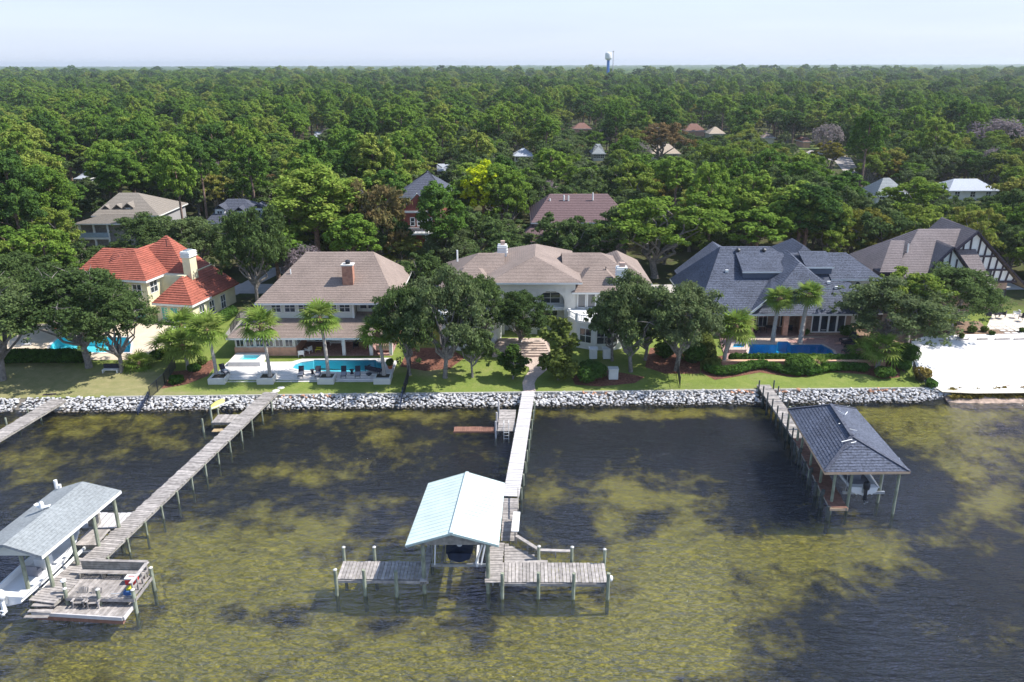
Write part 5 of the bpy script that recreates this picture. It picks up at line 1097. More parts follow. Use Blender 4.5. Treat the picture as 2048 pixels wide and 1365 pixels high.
for (a, b_) in (((28.75, 60.9, 6.24), (25.6, 57.9, 4.46)), ((28.75, 60.9, 6.24), (32.6, 58.0, 4.46)), ((29.5, 67.5, 6.24), (33.3, 70.6, 4.46)), ((29.5, 67.5, 6.24), (26.7, 70.5, 4.46))): MB().beam(a, b_, .28, .05).build('hip_cap', R_DARK, bh3)
for i, (a, b_, c, d) in enumerate(((1676, 822, 1688, 829), (1695, 824, 1690, 830), (1677, 848, 1681, 847), (1690, 856, 1714, 862), (1683, 884, 1704, 879), (1702, 886, 1712, 884))):
    single('bird_deterrent', MB().cyl(G(a, b_, 6.2), G(c, d, 6.1), .035, n=5), WHITE, ('longest white rod near the far end of', 'short white rod across the far end of', 'tiny white rod halfway down', 'slanting white rod right of the ridge on', 'white rod near the front hip on', 'small white stub beside the front hip on')[i] + ' the dark boathouse roof', 'rod', 'rods on the dark boathouse roof')
for (a, h_, lb_) in ((1581, .9, 'leftmost'), (1612, .7, 'second from left'), (1640, 1.5, 'left of the tall pair'), (1647, 1.6, 'right of the tall pair'), (1697, .9, 'rightmost')):
    x = (a - 1024) / 1590 * 79; single('mooring_post', MB().cyl((x, 72.6, -1), (x, 72.6, 3.3 + h_ * .5), .13, .12), PILE if a != 1640 and a != 1647 else WOODL, 'pale mooring post behind the dark boathouse roof, ' + lb_, 'post', 'posts behind the dark boathouse')
boat('motorboat', 'white motorboat with dark outboard hanging under the dark hip roofed boathouse', (29.9, 62.6, 1.35), R(-2), 6.4, 2.5, motor=BLACKP, deckm=CUSH)
t_ = thing('boat_lift', 'steel lift beam carrying the boat under the dark hip roof', 'boat lift', (30, 60, 1.2))
for y_ in (60.1, 64.6): MB().beam((28.3, y_, 1.25), (31.9, y_, 1.25), .15, .22).build('cradle_beam', STEEL, t_); 
for x in (28.55, 31.6):
    for y_ in (60.1, 64.6): MB().cyl((x, y_, 1.3), (x, y_, 4.2), .03, n=5).build('cable', STEEL, t_)
for x in (29.3, 30.6): MB().beam((x, 59.6, 1.4), (x, 65.2, 1.4), .14, .14).build('bunk', WHITE, t_)

# ============================================================ VEGETATION
def leaf_cloud(blobs, n_, size, upbias=0.25, jitter=0.55, shell=(0.7, 1.05), aspect=1.5, seed=0):
    """blobs: (x,y,z,rx,ry,rz,weight). returns verts, faces of small leaf-clump quads facing roughly outward"""
    r = np.random.default_rng(seed); B = np.array(blobs, float); w = B[:, 6] / B[:, 6].sum(); ci = r.choice(len(B), n_, p=w)
    d = r.normal(size=(n_, 3)); d[:, 2] += upbias * 1.2; d /= np.linalg.norm(d, axis=1)[:, None]
    rad = r.uniform(shell[0], shell[1], n_)[:, None]; P = B[ci, :3] + d * rad * B[ci, 3:6]
    N_ = d * .8 + jitter * r.normal(size=(n_, 3)); N_[:, 2] += .45; N_ /= np.linalg.norm(N_, axis=1)[:, None]
    t = r.normal(size=(n_, 3)); U = np.cross(N_, t); U /= np.linalg.norm(U, axis=1)[:, None]; V = np.cross(N_, U)
    s_ = size * r.uniform(.6, 1.35, n_)[:, None]; U = U * s_ * aspect / 2; V = V * s_ / 2
    Q = np.stack([P - U, P - V * .9, P + U, P + V], 1).reshape(-1, 3); return Q
def cloud_mesh(name, Q, m_):
    k = len(Q) // 4; me = bpy.data.meshes.new(name); me.vertices.add(len(Q)); me.vertices.foreach_set('co', Q.astype(np.float32).ravel())
    me.loops.add(4 * k); me.loops.foreach_set('vertex_index', np.arange(4 * k)); me.polygons.add(k)
    me.polygons.foreach_set('loop_start', np.arange(0, 4 * k, 4)); me.polygons.foreach_set('loop_total', np.full(k, 4)); me.update(calc_edges=True); me.materials.append(m_); return me
def limb(mb_, a, b_, r0, r1, bend=.15, segs=4, rnd=random, n=6):
    a = Vector(a); b_ = Vector(b_); L_ = (b_ - a).length; pts = [a]
    for i in range(1, segs): pts.append(a.lerp(b_, i / segs) + Vector((rnd.uniform(-1, 1), rnd.uniform(-1, 1), rnd.uniform(-.4, .4))) * bend * L_ / segs)
    pts.append(b_); mb_.tube(pts, [r0 + (r1 - r0) * i / segs for i in range(segs + 1)], n)
def make_oak(seed, m_=None, H_=10.0, Rr=5.6, n_=9000, leaf=.30, base=.26, bark=None, nb=34, nl=11):
    """spreading limbs, each ending in its own lobe of foliage with loose sprays; gaps stay open between the lobes"""
    random.seed(seed); tr = MB(); bl = []; zt = H_ * base; sk = (random.uniform(-.12, .12) * Rr, random.uniform(-.12, .12) * Rr)
    tr.tube([(0, 0, -.4), (.1, 0, .4), (.25, .2, zt)], [.42, .30, .24], 9); k3 = Rr / 5.6
    for q in range(nl):
        u = (q + .5) / nl; up = 1 - 1.25 * u; a = q * 2.399 + random.uniform(-.5, .5); f = math.sqrt(max(0, 1 - max(up, 0) ** 2)) * random.uniform(.68, 1.08)
        RL = Rr * random.uniform(.27, .42); c = Vector((sk[0] + f * (Rr - RL * .7) * math.cos(a), sk[1] + f * (Rr - RL * .7) * math.sin(a), H_ * (.56 + .34 * up) * random.uniform(.92, 1.04)))
        limb(tr, (.2, .15, zt * random.uniform(.7, 1)), c, .15, .04, .6, 5)
        for k in range(max(4, nb // 6)):
            d = Vector((random.gauss(0, 1), random.gauss(0, 1), random.gauss(.25, .7))).normalized(); e = c + Vector((d.x, d.y, d.z * .7)) * RL * random.uniform(.5, .95); s_ = random.uniform(.45, .95) * k3
            bl.append((*e, s_ * 1.15, s_ * 1.15, s_ * .72, s_ ** 2))
            if k % 2 == 0: limb(tr, c, e, .035, .012, .3, 2, n=4)
            e = c + Vector((d.x * 1.5, d.y * 1.5, d.z * .9 - .25)) * RL; s2 = random.uniform(.22, .5) * k3; bl.append((*e, s2 * 1.3, s2 * 1.3, s2 * .8, s2 ** 2 * .9))
    Q = leaf_cloud(bl, n_, leaf, seed=seed, shell=(.35, 1.15)); return tr.mesh('trunk', bark or BARKG), cloud_mesh('crown', Q, m_ or L_OAK)
def make_pine(seed, H_=18.0, n_=9500, leaf=.30, m_=None, Rr=4.6, low=.50, nl=11, nbl=9):
    """tall trunk carrying rounded lobes, each lobe a cap of needle tufts"""
    random.seed(seed); tr = MB(); bl = []; lean = random.uniform(-.6, .6)
    tr.tube([(0, 0, -.4), (lean * .3, 0, H_ * .4), (lean, .1, H_ * .7), (lean * 1.1, .1, H_ * .86)], [.30, .23, .15, .06], 8)
    zt_ = H_ * .97; zb_ = H_ * low; cz = (zt_ + zb_) / 2; rz_ = (zt_ - zb_) / 2
    for q in range(nl):
        up = 1 - 1.6 * (q + .5) / nl; a = q * 2.399 + random.uniform(-.5, .5); f = math.sqrt(max(0, 1 - up * up)) * random.uniform(.7, 1.05) * (1 if up > 0 else .95)
        RL = Rr * random.uniform(.34, .48); c = Vector((lean + f * (Rr - RL * .8) * math.cos(a), f * (Rr - RL * .8) * math.sin(a), cz + (rz_ - RL * .5) * up)); limb(tr, (lean * .8, .1, c.z - 1.6), c, .08, .03, .3, 3, n=5)
        for k in range(nbl):
            d = Vector((random.gauss(0, 1), random.gauss(0, 1), abs(random.gauss(0, .8)) - .15)).normalized(); e = c + Vector((d.x * RL * .75, d.y * RL * .75, d.z * RL * .78)); s_ = random.uniform(.42, .78) * Rr / 4.2
            bl.append((*e, s_, s_, s_ * .8, s_ ** 2))
    Q = leaf_cloud(bl, n_, leaf, upbias=.45, seed=seed, shell=(.4, 1.12), aspect=1.6, jitter=.55); return tr.mesh('trunk', BARKP), cloud_mesh('crown', Q, m_ or L_PINE)
def make_cone(seed, m_, H_=6.5, Rr=1.9, n_=5000, leaf=.24, base=.15):
    random.seed(seed); tr = MB().tube([(0, 0, -.3), (.05, 0, H_ * .5), (0, 0, H_ * .92)], [.10, .08, .03], 7); bl = []
    for k in range(46):
        u = random.random(); z = H_ * (base + (1 - base) * u); w = Rr * math.sin(math.pi * min(.97, (1 - u) * .62 + .12)) * (1 if u > .12 else .7); a = random.uniform(0, 6.283); rr = w * math.sqrt(random.random()) * .85
        s_ = random.uniform(.4, .75) * Rr / 1.9 * (1 - u * .4); bl.append((rr * math.cos(a), rr * math.sin(a), z, s_, s_, s_ * 1.25, s_ ** 2))
        if k % 4 == 0: limb(tr, (0, 0, z * .8), (rr * math.cos(a), rr * math.sin(a), z), .04, .015, .2, 2, n=5)
    return tr.mesh('trunk', BARKG), cloud_mesh('crown', leaf_cloud(bl, n_, leaf, seed=seed, shell=(.3, 1.1)), m_)
def make_bare(seed, m_=None, H_=9.0, Rr=4.2, n_=1500):
    random.seed(seed); tr = MB().tube([(0, 0, -.3), (0, 0, H_ * .35)], [.25, .18], 7); pts = []
    for k in range(60):
        a = random.uniform(0, 6.283); f = math.sqrt(random.random()); e = (f * Rr * math.cos(a), f * Rr * math.sin(a), H_ * (.5 + .5 * math.sqrt(1 - f * f * .9) * random.uniform(.6, 1)))
        limb(tr, (0, 0, H_ * random.uniform(.2, .4)), e, .07, .015, .35, 3, n=4); pts.append((*e, .9, .9, .8, 1))
    return tr.mesh('trunk', L_GRY), cloud_mesh('crown', leaf_cloud(pts, n_, .22, seed=seed, shell=(.2, 1.1), aspect=3.0), m_ or L_GRY)

OAKS = [make_oak(s_) for s_ in (1, 2, 3)]; OAKBIG = [make_oak(s_, n_=24000, leaf=.20, nb=60, base=.22, nl=15) for s_ in (11, 12, 13)]
PINES = [make_pine(21, low=.42), make_pine(22, low=.50, nl=10), make_pine(23, low=.32, nl=14), make_pine(26, low=.40, nl=12)]; PINEBIG = [make_pine(s_, n_=19000, leaf=.24, nl=19, nbl=12, low=.30) for s_ in (24, 25)]
DECS = [make_oak(s_, m_=L_DEC, H_=11, Rr=4.6, n_=8500, leaf=.27, base=.2, nb=40) for s_ in (31, 32)]
YELS = [make_oak(33, m_=L_YEL, H_=9, Rr=4.2, n_=8500, leaf=.25, base=.12, nb=36)]; BRNS = [make_oak(34, m_=L_BRN, H_=8, Rr=4.0, n_=6500, leaf=.24, base=.15, nb=36)]
LIMES = [make_pine(35, H_=15, n_=6500, leaf=.34, m_=L_LIME, low=.25, nl=14)]; BARES = [make_bare(36)]
CONES = [make_cone(41, L_SHRUB), make_cone(42, L_SHRUB, H_=4.5, Rr=1.3, n_=2600, leaf=.22, base=.3)]
KINDS = {'oak_tree': (OAKS, 10.0, 5.6), 'big_oak': (OAKBIG, 10.0, 5.6), 'pine_tree': (PINES, 18.0, 4.6), 'big_pine': (PINEBIG, 18.0, 4.6), 'broadleaf_tree': (DECS, 11.0, 4.6),
         'yellow_tree': (YELS, 9.0, 4.2), 'russet_tree': (BRNS, 8.0, 4.0), 'lime_tree': (LIMES, 15.0, 4.6), 'bare_tree': (BARES, 9.0, 4.2), 'small_tree': (CONES[:1], 6.5, 1.9), 'sapling': (CONES[1:], 4.5, 1.3)}
NAMES = {'big_oak': 'oak_tree', 'big_pine': 'pine_tree', 'yellow_tree': 'yellowing_tree', 'lime_tree': 'pine_tree', 'small_tree': 'small_tree'}
def tree(kind, x, y, h, r, label, group=None, z=None, flat=False, rz=None, var=None):
    P, H0, R0 = KINDS[kind]; tm_, cm_ = P[random.randrange(len(P)) if var is None else var]
    t = thing(NAMES.get(kind, kind), label, 'tree', (x, y, zg(x, y) if z is None else z), random.uniform(0, 6.28) if rz is None else rz, group)
    sc = (r / R0, r / R0, h / H0); part('trunk', tm_, t, scale=sc); part('crown', cm_, t, scale=sc); return t

# palms ----------------------------------------------------------------
def frond_mesh(L_=2.1, w=.9, seed=0):
    random.seed(seed); mb_ = MB(); st_ = [Vector((0, 0, 0))]
    for i in range(1, 5): u = i / 4; st_.append(Vector((L_ * .62 * u, 0, .28 * u - .20 * u * u)))
    mb_.tube(st_, [.035, .03, .025, .02, .018], 4); e = st_[-1]; K = 13
    for k in range(K):   # fan of drooping leaflets
        a = R(-118 + 236 * k / (K - 1)); ll = L_ * (.50 + .10 * math.cos(a)) * random.uniform(.88, 1.08); d = Vector((math.cos(a), math.sin(a), 0)); s_ = Vector((-d.y, d.x, 0)) * .10
        q1 = e + d * ll * .6 + Vector((0, 0, .05)); q2 = e + d * ll * 1.12 + Vector((0, 0, -.22 * ll))
        mb_.add([e - s_ * .3, e + s_ * .3, q1 + s_, q1 - s_], [(0, 1, 2, 3)]); mb_.add([q1 - s_, q1 + s_, q2], [(0, 1, 2)])
    return mb_.mesh('frond', L_PALM)
FROND = [frond_mesh(2.3, seed=s_) for s_ in (1, 2, 3)]
def palm(x, y, h, label, s_=1.0, n_=34, lean=0.0, z=None, group=None, thick=.22, leanx=0.0):
    z = zg(x, y) if z is None else z; t = thing('palm_tree', label, 'palm', (x, y, z), 0, group); random.seed(int(abs(x * 13) + abs(y * 7)))
    mb_ = MB(); K = max(4, int(h / .35)); pts = []
    for i in range(K + 1): u = i / K; pts.append(Vector((leanx * u * u, lean * u * u, h * u)))
    prof = [thick * (1.35 if i == 0 else 1.0 + (.12 if i % 2 else -.05)) * (1 - .25 * i / K) for i in range(K + 1)]
    for i in range(K): mb_.cyl(pts[i], pts[i + 1], prof[i], prof[i + 1] * .96, 8, cap=(i == 0))
    mb_.build('trunk', mat('palm_trunk', (.36, .33, .30), .9, .3, 6, stretch=(1, 1, 3)), t, world=False); top = pts[-1]
    MB().lathe([(thick * .8, -.7), (thick * 1.6, -.3), (thick * 1.3, .1), (.05, .4)], top, 9).build('boot', mat('palm_boot', (.24, .15, .09), .9, .3, 8), t, world=False)
    for k in range(n_):
        u = k / n_; el = R(78 - 125 * u ** .9) + random.uniform(-.12, .12); az_ = k * 2.39996 + random.uniform(-.2, .2); sc = s_ * random.uniform(.85, 1.08) * (.8 if el > 1.0 else 1)
        part('frond', FROND[k % 3], t, top + Vector((0, 0, .05)), (random.uniform(-.3, .3), -el, az_), (sc, sc, sc))
    return t
for (px_, py_, top_, lb, s_, z_) in ((540, 752, 650, 'fan palm in the second planter from the left of the white pool deck', 1.0, 1.6), (657, 752, 636, 'tallest fan palm in the third planter from the left of the white pool deck', 1.0, 1.6),
        (768, 750, 665, 'fan palm in the rightmost planter of the white pool deck', 1.0, 1.6), (433, 750, 660, 'fan palm in the leftmost planter of the white pool deck', 1.0, 1.5)):
    b_ = G(px_, py_, z_); q = AY(px_ - 10 if px_ < 700 else px_ - 6, top_, b_.y); palm(b_.x, b_.y, q.z - z_ - .1, lb, s_, z=z_, leanx=-.45)
b_ = G(377, 742, 1.3); palm(b_.x, b_.y, 3.1, 'short bushy palm on the red mulch left of the white pool deck', 1.05, 40, leanx=-.3)
b_ = G(372, 722, 1.4); palm(b_.x, b_.y, 4.2, 'palm behind the short bushy palm near the red roofed house', .95, 30)
b_ = G(340, 712, 1.4); palm(b_.x, b_.y, 1.0, 'low trunkless palm in front of the red roofed house', 1.0, 26)
b_ = G(280, 738, 1.4); palm(b_.x, b_.y, .5, 'sago palm with arching fronds right of the oak trunks at the left', .8, 26)
b_ = G(1545, 684, 1.76); palm(b_.x, b_.y, 5.9, 'left of the two sabal palms between the porch and the deep blue pool', .8, 44, thick=.30, leanx=.35)
b_ = G(1600, 687, 1.76); palm(b_.x, b_.y, 6.6, 'right of the two sabal palms between the porch and the deep blue pool', .8, 44, thick=.32, leanx=.4)
b_ = G(1447, 732, 1.3); palm(b_.x, b_.y, 4.9, 'leaning bright palm left of the low tan brick wall', 1.05, 40, thick=.26, leanx=1.0)
b_ = G(1755, 738, 1.3); palm(b_.x, b_.y, 2.6, 'stout palm at the right end of the low tan brick wall', .95, 34, thick=.28, leanx=.2)
b_ = G(1722, 722, 1.5); palm(b_.x, b_.y, 1.2, 'low palm between the brick terrace and the stout palm', .85, 22)
b_ = G(1635, 738, 1.4); palm(b_.x, b_.y, .7, 'small palm in the gap of the low tan brick wall', .6, 16)
for (a, c, h_, lb) in ((850, 575, 3.2, 'bright palm behind the taupe roofed house near the driveway'), (1118, 535, 4.5, 'bright palm behind the roof of the pale house')):
    b_ = G(a, c, 2.3); palm(b_.x, b_.y + 4, h_, lb, 1.1, 30)

# hedges and shrubs ----------------------------------------------------
def bushmesh(name, blobs, n_, m_=None, leaf=.16, seed=0, inv=None):
    Q = leaf_cloud(blobs, n_, leaf, seed=seed, shell=(.8, 1.03), jitter=.5)
    if inv is not None:
        A_ = np.array(inv); Q = Q @ A_[:3, :3].T + A_[:3, 3]
    return cloud_mesh(name, Q, m_ or L_HEDGE)
def hedge(label, pts, w, h, m_=None, dens=420, seed=5, leaf=.15, name='hedge'):
    """row of overlapping clipped mounds along a line on the ground"""
    t = thing(name, label, 'hedge', (pts[0][0], pts[0][1], zg(pts[0][0], pts[0][1]))); random.seed(seed); bl = []; core = MB(); tot = 0
    for i in range(len(pts) - 1):
        a = Vector(pts[i][:2]); b_ = Vector(pts[i + 1][:2]); L_ = (b_ - a).length; k = max(1, int(L_ / .5)); tot += L_
        for j in range(k):
            p = a.lerp(b_, (j + .5) / k); z = zg(p.x, p.y); s_ = random.uniform(.92, 1.08); bl.append((p.x, p.y, z + h * .5, w / 2 * s_ + .12, w / 2 * s_ + .12, h * .54 * s_, 1))
            core.lathe([(w * .3, 0), (w * .38, h * .4), (w * .3, h * .8), (.05, h * .9)], (p.x, p.y, z), 6)
    o = core.build('shade_core', mat('hedge_shade', (.03, .045, .015), .95, .3, 5), t)  # solid core painted dark for the shade inside the foliage
    me = bushmesh('foliage', bl, int(dens * tot * (w + h)), m_, leaf, seed, ORG[t.name]); part('foliage', me, t); return t
def shrub(label, x, y, r, h, m_=None, seed=1, leaf=.17, name='shrub', z=None, dens=700):
    z = zg(x, y) if z is None else z; t = thing(name, label, 'shrub', (x, y, z)); random.seed(seed); bl = []
    for k in range(9): a = random.uniform(0, 6.28); f = random.uniform(.1, .55); bl.append((f * r * math.cos(a), f * r * math.sin(a), h * random.uniform(.4, .62), r * .6, r * .6, h * .42, 1))
    MB().lathe([(r * .3, 0), (r * .5, h * .45), (r * .3, h * .7), (.03, h * .8)], (0, 0, 0), 7).build('shade_core', mat('hedge_shade', (.03, .045, .015), .95, .3, 5), t, world=False)  # dark core, inner shade of the bush put into its colour
    part('foliage', bushmesh('foliage', bl, int(dens * r * (r + h)), m_, leaf, seed), t); return t
def gp(a, c, z=1.3): q = G(a, c, z); return (q.x, q.y)
hedge('long clipped hedge between the oak trunks and the turquoise pool at the left', [gp(-40, 730), gp(60, 728), gp(170, 728)], 2.2, 1.5)
hedge('wavy low hedge, left half, in front of the left part of the brick wall', [gp(1415, 742), gp(1440, 747), (gp(1470, 745)), gp(1500, 738), gp(1530, 736)], 1.3, .95)
hedge('curved low hedge right of the wavy left hedge in front of the brick wall', [gp(1540, 738), gp(1570, 745), gp(1600, 748)], 1.2, .85, seed=6)
hedge('curved low hedge in front of the right part of the brick wall', [gp(1612, 748), gp(1650, 741), gp(1690, 739), gp(1730, 741)], 1.3, .9, seed=7)
hedge('straight clipped hedge on top of the low tan brick wall beside the pool', [(26.6, 90.95), (34, 90.9), (43.5, 90.6)], .7, 1.15, seed=8, dens=600)
hedge('tall bright clipped hedge left of the leaning palm', [gp(1418, 728), gp(1412, 705), gp(1408, 690)], 1.5, 1.9, m_=L_SHRUB, seed=9)
hedge('hedge beside the yellow wall of the red roofed house', [gp(430, 655, 1.6), gp(468, 632, 1.6)], 1.4, 1.5, seed=10)
shrub('big dark round bush in the gap of the low tan brick wall', *gp(1598, 742), 1.8, 2.0, seed=3)
shrub('round clipped bush under the stout palm at the right lawn corner', *gp(1765, 750), 1.35, 1.25, seed=4)
shrub('dark bush right of the round clipped bush by the right lawn corner', *gp(1805, 738), 1.2, 1.2, seed=14)
shrub('dark spreading bush in front of the pale house, right of the path', *gp(1181, 756), 1.9, 2.1, seed=5)
shrub('bush below the tall clipped hedge left of the leaning palm', *gp(1425, 738), 1.2, 1.4, m_=L_SHRUB, seed=6)
shrub('dark green bush under the big right oak', *gp(1385, 728), 1.7, 2.6, seed=7)
shrub('second dark bush under the big right oak, farther left', *gp(1330, 720), 1.4, 2.0, seed=8)
shrub('round dark bush by the right end of the glass doors of the brick house', *gp(1693, 670, 1.8), 1.1, 1.6, seed=9)
shrub('small round bush left of the glass doors of the brick house', *gp(1612, 668, 1.8), .8, 1.1, seed=10)
shrub('round bush nearest the water on the red mulch, left', *gp(352, 764), .85, 1.0, seed=11)
shrub('second round bush on the red mulch behind the first one', *gp(388, 745), .8, .9, seed=12)
shrub('third round bush on the red mulch, closest to the pool deck', *gp(404, 733), .75, .9, m_=L_SHRUB, seed=13)
shrub('round bush beside the sago palm at the left', *gp(312, 724), .9, 1.1, seed=15)
shrub('bright shrub beside the sago palm nearest the fence', *gp(293, 738), .9, .9, m_=L_SHRUB, seed=16)
shrub('small bright bush beside the entrance steps of the pale house', *gp(975, 712, 1.6), .8, .9, m_=L_SHRUB, seed=17)
shrub('potted green plant at the right corner of the white pool deck', -14.6, 88.9, .55, .9, m_=L_SHRUB, seed=18, z=2.0, name='potted_plant')
single('plant_pot', MB().lathe([(.22, 0), (.34, .4), (.36, .42)], (-14.6, 88.9, 1.62), 10), TERRA, 'terracotta pot at the right corner of the white pool deck', 'pot')
for i, (a, c, r_) in enumerate(((1942, 663, .7), (1968, 662, .6), (1983, 668, .45), (2045, 663, .5), (1922, 674, .5), (1900, 655, .8))):
    shrub(('roundest olive shrub', 'second olive shrub', 'small yellowish shrub', 'shrub at the right picture edge', 'low pale shrub nearest the sand', 'olive shrub nearest the oak')[i] + ' on the pine straw above the sand', *gp(a, c, 1.8), r_, r_ * 1.3, m_=L_SHRUB, seed=20 + i)
shrub('yellow green bush between the dark fence and the white sand', *gp(1845, 755), 1.0, 1.5, m_=L_YEL, seed=30); shrub('dark small bush where the rocks meet the white sand', *gp(1863, 768), .8, 1.0, seed=31)
shrub('dark shrub on the left edge of the white sand', *gp(1808, 728), 1.7, 2.4, seed=32)
# grasses on the muddy shore
random.seed(5); q_ = []
for k in range(420):
    x = random.uniform(49.5, 83); y = shoreY(x) + random.uniform(-1.2, .25) - .5; q_.append((x, y, .72 + random.uniform(-.1, .12) + .28 * (y - shoreY(x) + .5), .45, .3, .16, 1))
Q = leaf_cloud(q_, 11000, .20, upbias=1.2, seed=9, shell=(.2, 1.1), aspect=2.6); o = bpy.data.objects.new('shore_grass', cloud_mesh('shore_grass', Q, L_YEL)); COL.objects.link(o); tag(o, 'strip of olive grass along the muddy shore below the white sand', 'grass', kind='stuff')

# the trees round the houses -------------------------------------------
def TP(kind, bx_, by_, topy, hw, label, z=None, dx=0, var=None, rz=None, group=None):
    """base pixel, top pixel row, half width in pixels"""
    b_ = G(bx_, by_, 1.5); b_.z = zg(b_.x, b_.y); b_ = G(bx_, by_, b_.z)
    top = AY(bx_, topy, b_.y + 1.0); r_ = hw / F * math.hypot(b_.y, 36) * 1.0
    return tree(kind, b_.x + dx, b_.y, top.z - b_.z, r_, label, group, z=b_.z, var=var, rz=rz)
random.seed(77)
TP('big_oak', 5, 762, 560, 118, 'big live oak cut by the left edge, nearest the short pier', var=0, rz=.5)
TP('big_oak', 178, 735, 535, 120, 'large live oak with thick pale trunk in front of the turquoise pool', var=1, rz=2.0)
TP('big_oak', 243, 745, 585, 82, 'live oak with thin trunk right of the thick trunked oak at the left', var=2, rz=1.0)
TP('big_oak', 40, 640, 500, 95, 'live oak behind the turquoise pool at the left', var=2, rz=3.0)
TP('big_oak', 175, 660, 535, 90, 'live oak growing against the front of the red roofed house', var=0, rz=4.0)
for o_ in [q for q in bpy.data.objects if q.get('label', '').startswith(('big live oak cut', 'large live oak with', 'live oak with thin'))]:
    for c_2 in o_.children:
        if c_2.name.startswith('crown'): c_2.location.z = 1.7; c_2.scale.z *= .86
        else: c_2.scale.z *= 1.12
TP('big_oak', 820, 752, 560, 70, 'grey trunked oak between the two middle houses, nearest the water', var=1, rz=3.3)
TP('big_oak', 890, 757, 535, 88, 'leaning oak on the lawn in front of the pale house, left of the path', var=0, rz=5.2)
TP('oak_tree', 945, 757, 640, 45, 'slender oak on the lawn just right of the leaning oak', var=1, rz=1.7)
TP('big_oak', 960, 700, 545, 62, 'oak hiding the left balcony of the pale house', var=2, rz=0.2)
TP('big_oak', 1042, 700, 575, 58, 'pale trunked oak beside the entrance steps of the pale house', var=2, rz=2.6)
TP('sapling', 1026, 760, 688, 32, 'small young tree on the lawn left of the garden path', rz=0)
TP('small_tree', 1116, 762, 632, 46, 'dense conical small tree right of the garden path', rz=0)
TP('big_oak', 1262, 745, 545, 78, 'airy oak in front of the right balcony of the pale house', var=0, rz=2.2)
TP('big_oak', 1352, 742, 560, 92, 'massive live oak between the pale house and the brick house', var=1, rz=5.0)
TP('big_oak', 1290, 720, 590, 62, 'smaller oak joined to the left side of the massive live oak', var=2, rz=5.5)
TP('big_oak', 1775, 705, 560, 108, 'dark live oak right of the brick terrace', var=0, rz=1.2)
TP('big_oak', 1900, 665, 530, 92, 'grey green oak in front of the half timbered house', var=1, rz=.8)
TP('broadleaf_tree', 1812, 690, 528, 70, 'bright lime green round tree above the dark oak at right', var=0, rz=.3)
TP('oak_tree', 1225, 722, 590, 55, 'small oak hugging the right balcony of the pale house', var=1, rz=3)
TP('russet_tree', 1735, 640, 560, 28, 'reddish small tree between the brick house and the half timbered house')
TP('big_oak', 516, 612, 405, 70, 'grey oak with forked pale trunk between the red and the taupe roofs', var=2, rz=4.4)
TP('big_oak', 395, 560, 430, 80, 'grey green oak behind the red roofed house', var=1, rz=2.2)
TP('big_oak', 310, 540, 425, 70, 'oak in front of the porch of the brown roofed house', var=0, rz=3.9)
TP('broadleaf_tree', 60, 590, 470, 75, 'dense green tree behind the oaks at the left edge', var=1)
TP('broadleaf_tree', 130, 600, 500, 50, 'green tree left of the red roof', var=0)
TP('oak_tree', 840, 620, 500, 60, 'oak filling the gap behind the two middle houses', var=0)
TP('big_oak', 905, 560, 450, 60, 'oak above the left roof of the pale house', var=1)
TP('big_pine', 640, 560, 335, 95, 'very large dark green pine above the taupe roof', var=0, rz=1)
TP('big_pine', 590, 540, 390, 55, 'lower pine joined to the left of the very large pine', var=1, rz=1)
TP('big_pine', 885, 560, 362, 56, 'bright pine in front of the dark red brick house', var=1, rz=2)
TP('russet_tree', 765, 560, 355, 62, 'brownish thinning tree between the large pine and the red brick house')
TP('broadleaf_tree', 800, 560, 470, 60, 'dark green tree below the dark red brick house', var=1)
TP('lime_tree', 968, 478, 325, 52, 'vivid lime yellow pine right of the dark red brick house', rz=1)
TP('big_pine', 1008, 480, 328, 52, 'fresh green pine behind the vivid lime yellow pine', var=0, rz=3)
TP('broadleaf_tree', 1310, 556, 380, 112, 'big bright green tree behind the right wing of the pale house', var=0, rz=2)
TP('oak_tree', 1225, 545, 420, 70, 'dark oak left of the big bright green tree', var=1)
TP('oak_tree', 1130, 540, 425, 60, 'dark oak in front of the purple brown roof', var=2)
TP('oak_tree', 1030, 520, 440, 60, 'dark oak behind the chimney of the pale house', var=0)
TP('yellow_tree', 1710, 540, 420, 62, 'golden green tree above the right end of the slate blue roof', rz=1)
TP('yellow_tree', 1745, 560, 480, 30, 'small yellow tree touching the brown roof of the half timbered house', rz=2)
TP('big_pine', 1602, 545, 365, 70, 'old pine with bare crooked limbs above the slate blue house', var=1)
TP('broadleaf_tree', 1830, 480, 355, 70, 'olive green tree behind the half timbered house', var=1)
TP('oak_tree', 1490, 520, 400, 75, 'grey oak behind the left gable of the slate blue roof', var=1)
TP('oak_tree', 1430, 540, 455, 55, 'small oak at the rear left corner of the slate blue house', var=2)
TP('russet_tree', 650, 548, 480, 40, 'dull red small tree behind the taupe roof')
TP('russet_tree', 1320, 330, 242, 48, 'russet leafed tree behind the beige roof far away')
TP('bare_tree', 1648, 330, 250, 30, 'grey bare tree beside the far lawn')
TP('bare_tree', 1985, 330, 240, 60, 'purplish bare tree near the right edge far away')
TP('yellow_tree', 1655, 350, 282, 30, 'pale yellow tree under the grey bare tree')
# tall pines at the left
for i, (a, c, tp, hw) in enumerate(((20, 520, 300, 60), (80, 500, 310, 55), (120, 505, 330, 50), (60, 560, 300, 60), (-10, 480, 285, 60), (250, 440, 300, 45), (228, 430, 285, 45))):
    TP('big_pine', a, c, tp, hw, ('leftmost of the tall pines at the left edge', 'tall pine with bare trunk second from the left edge', 'tall pine whose trunk stands left of the brown roofed house', 'tall pine in front of the others at the left edge', 'tall pine cut by the left picture edge', 'tall leaning pine in front of the brown roofed house, right one', 'tall leaning pine in front of the brown roofed house, left one')[i], var=i % 2)

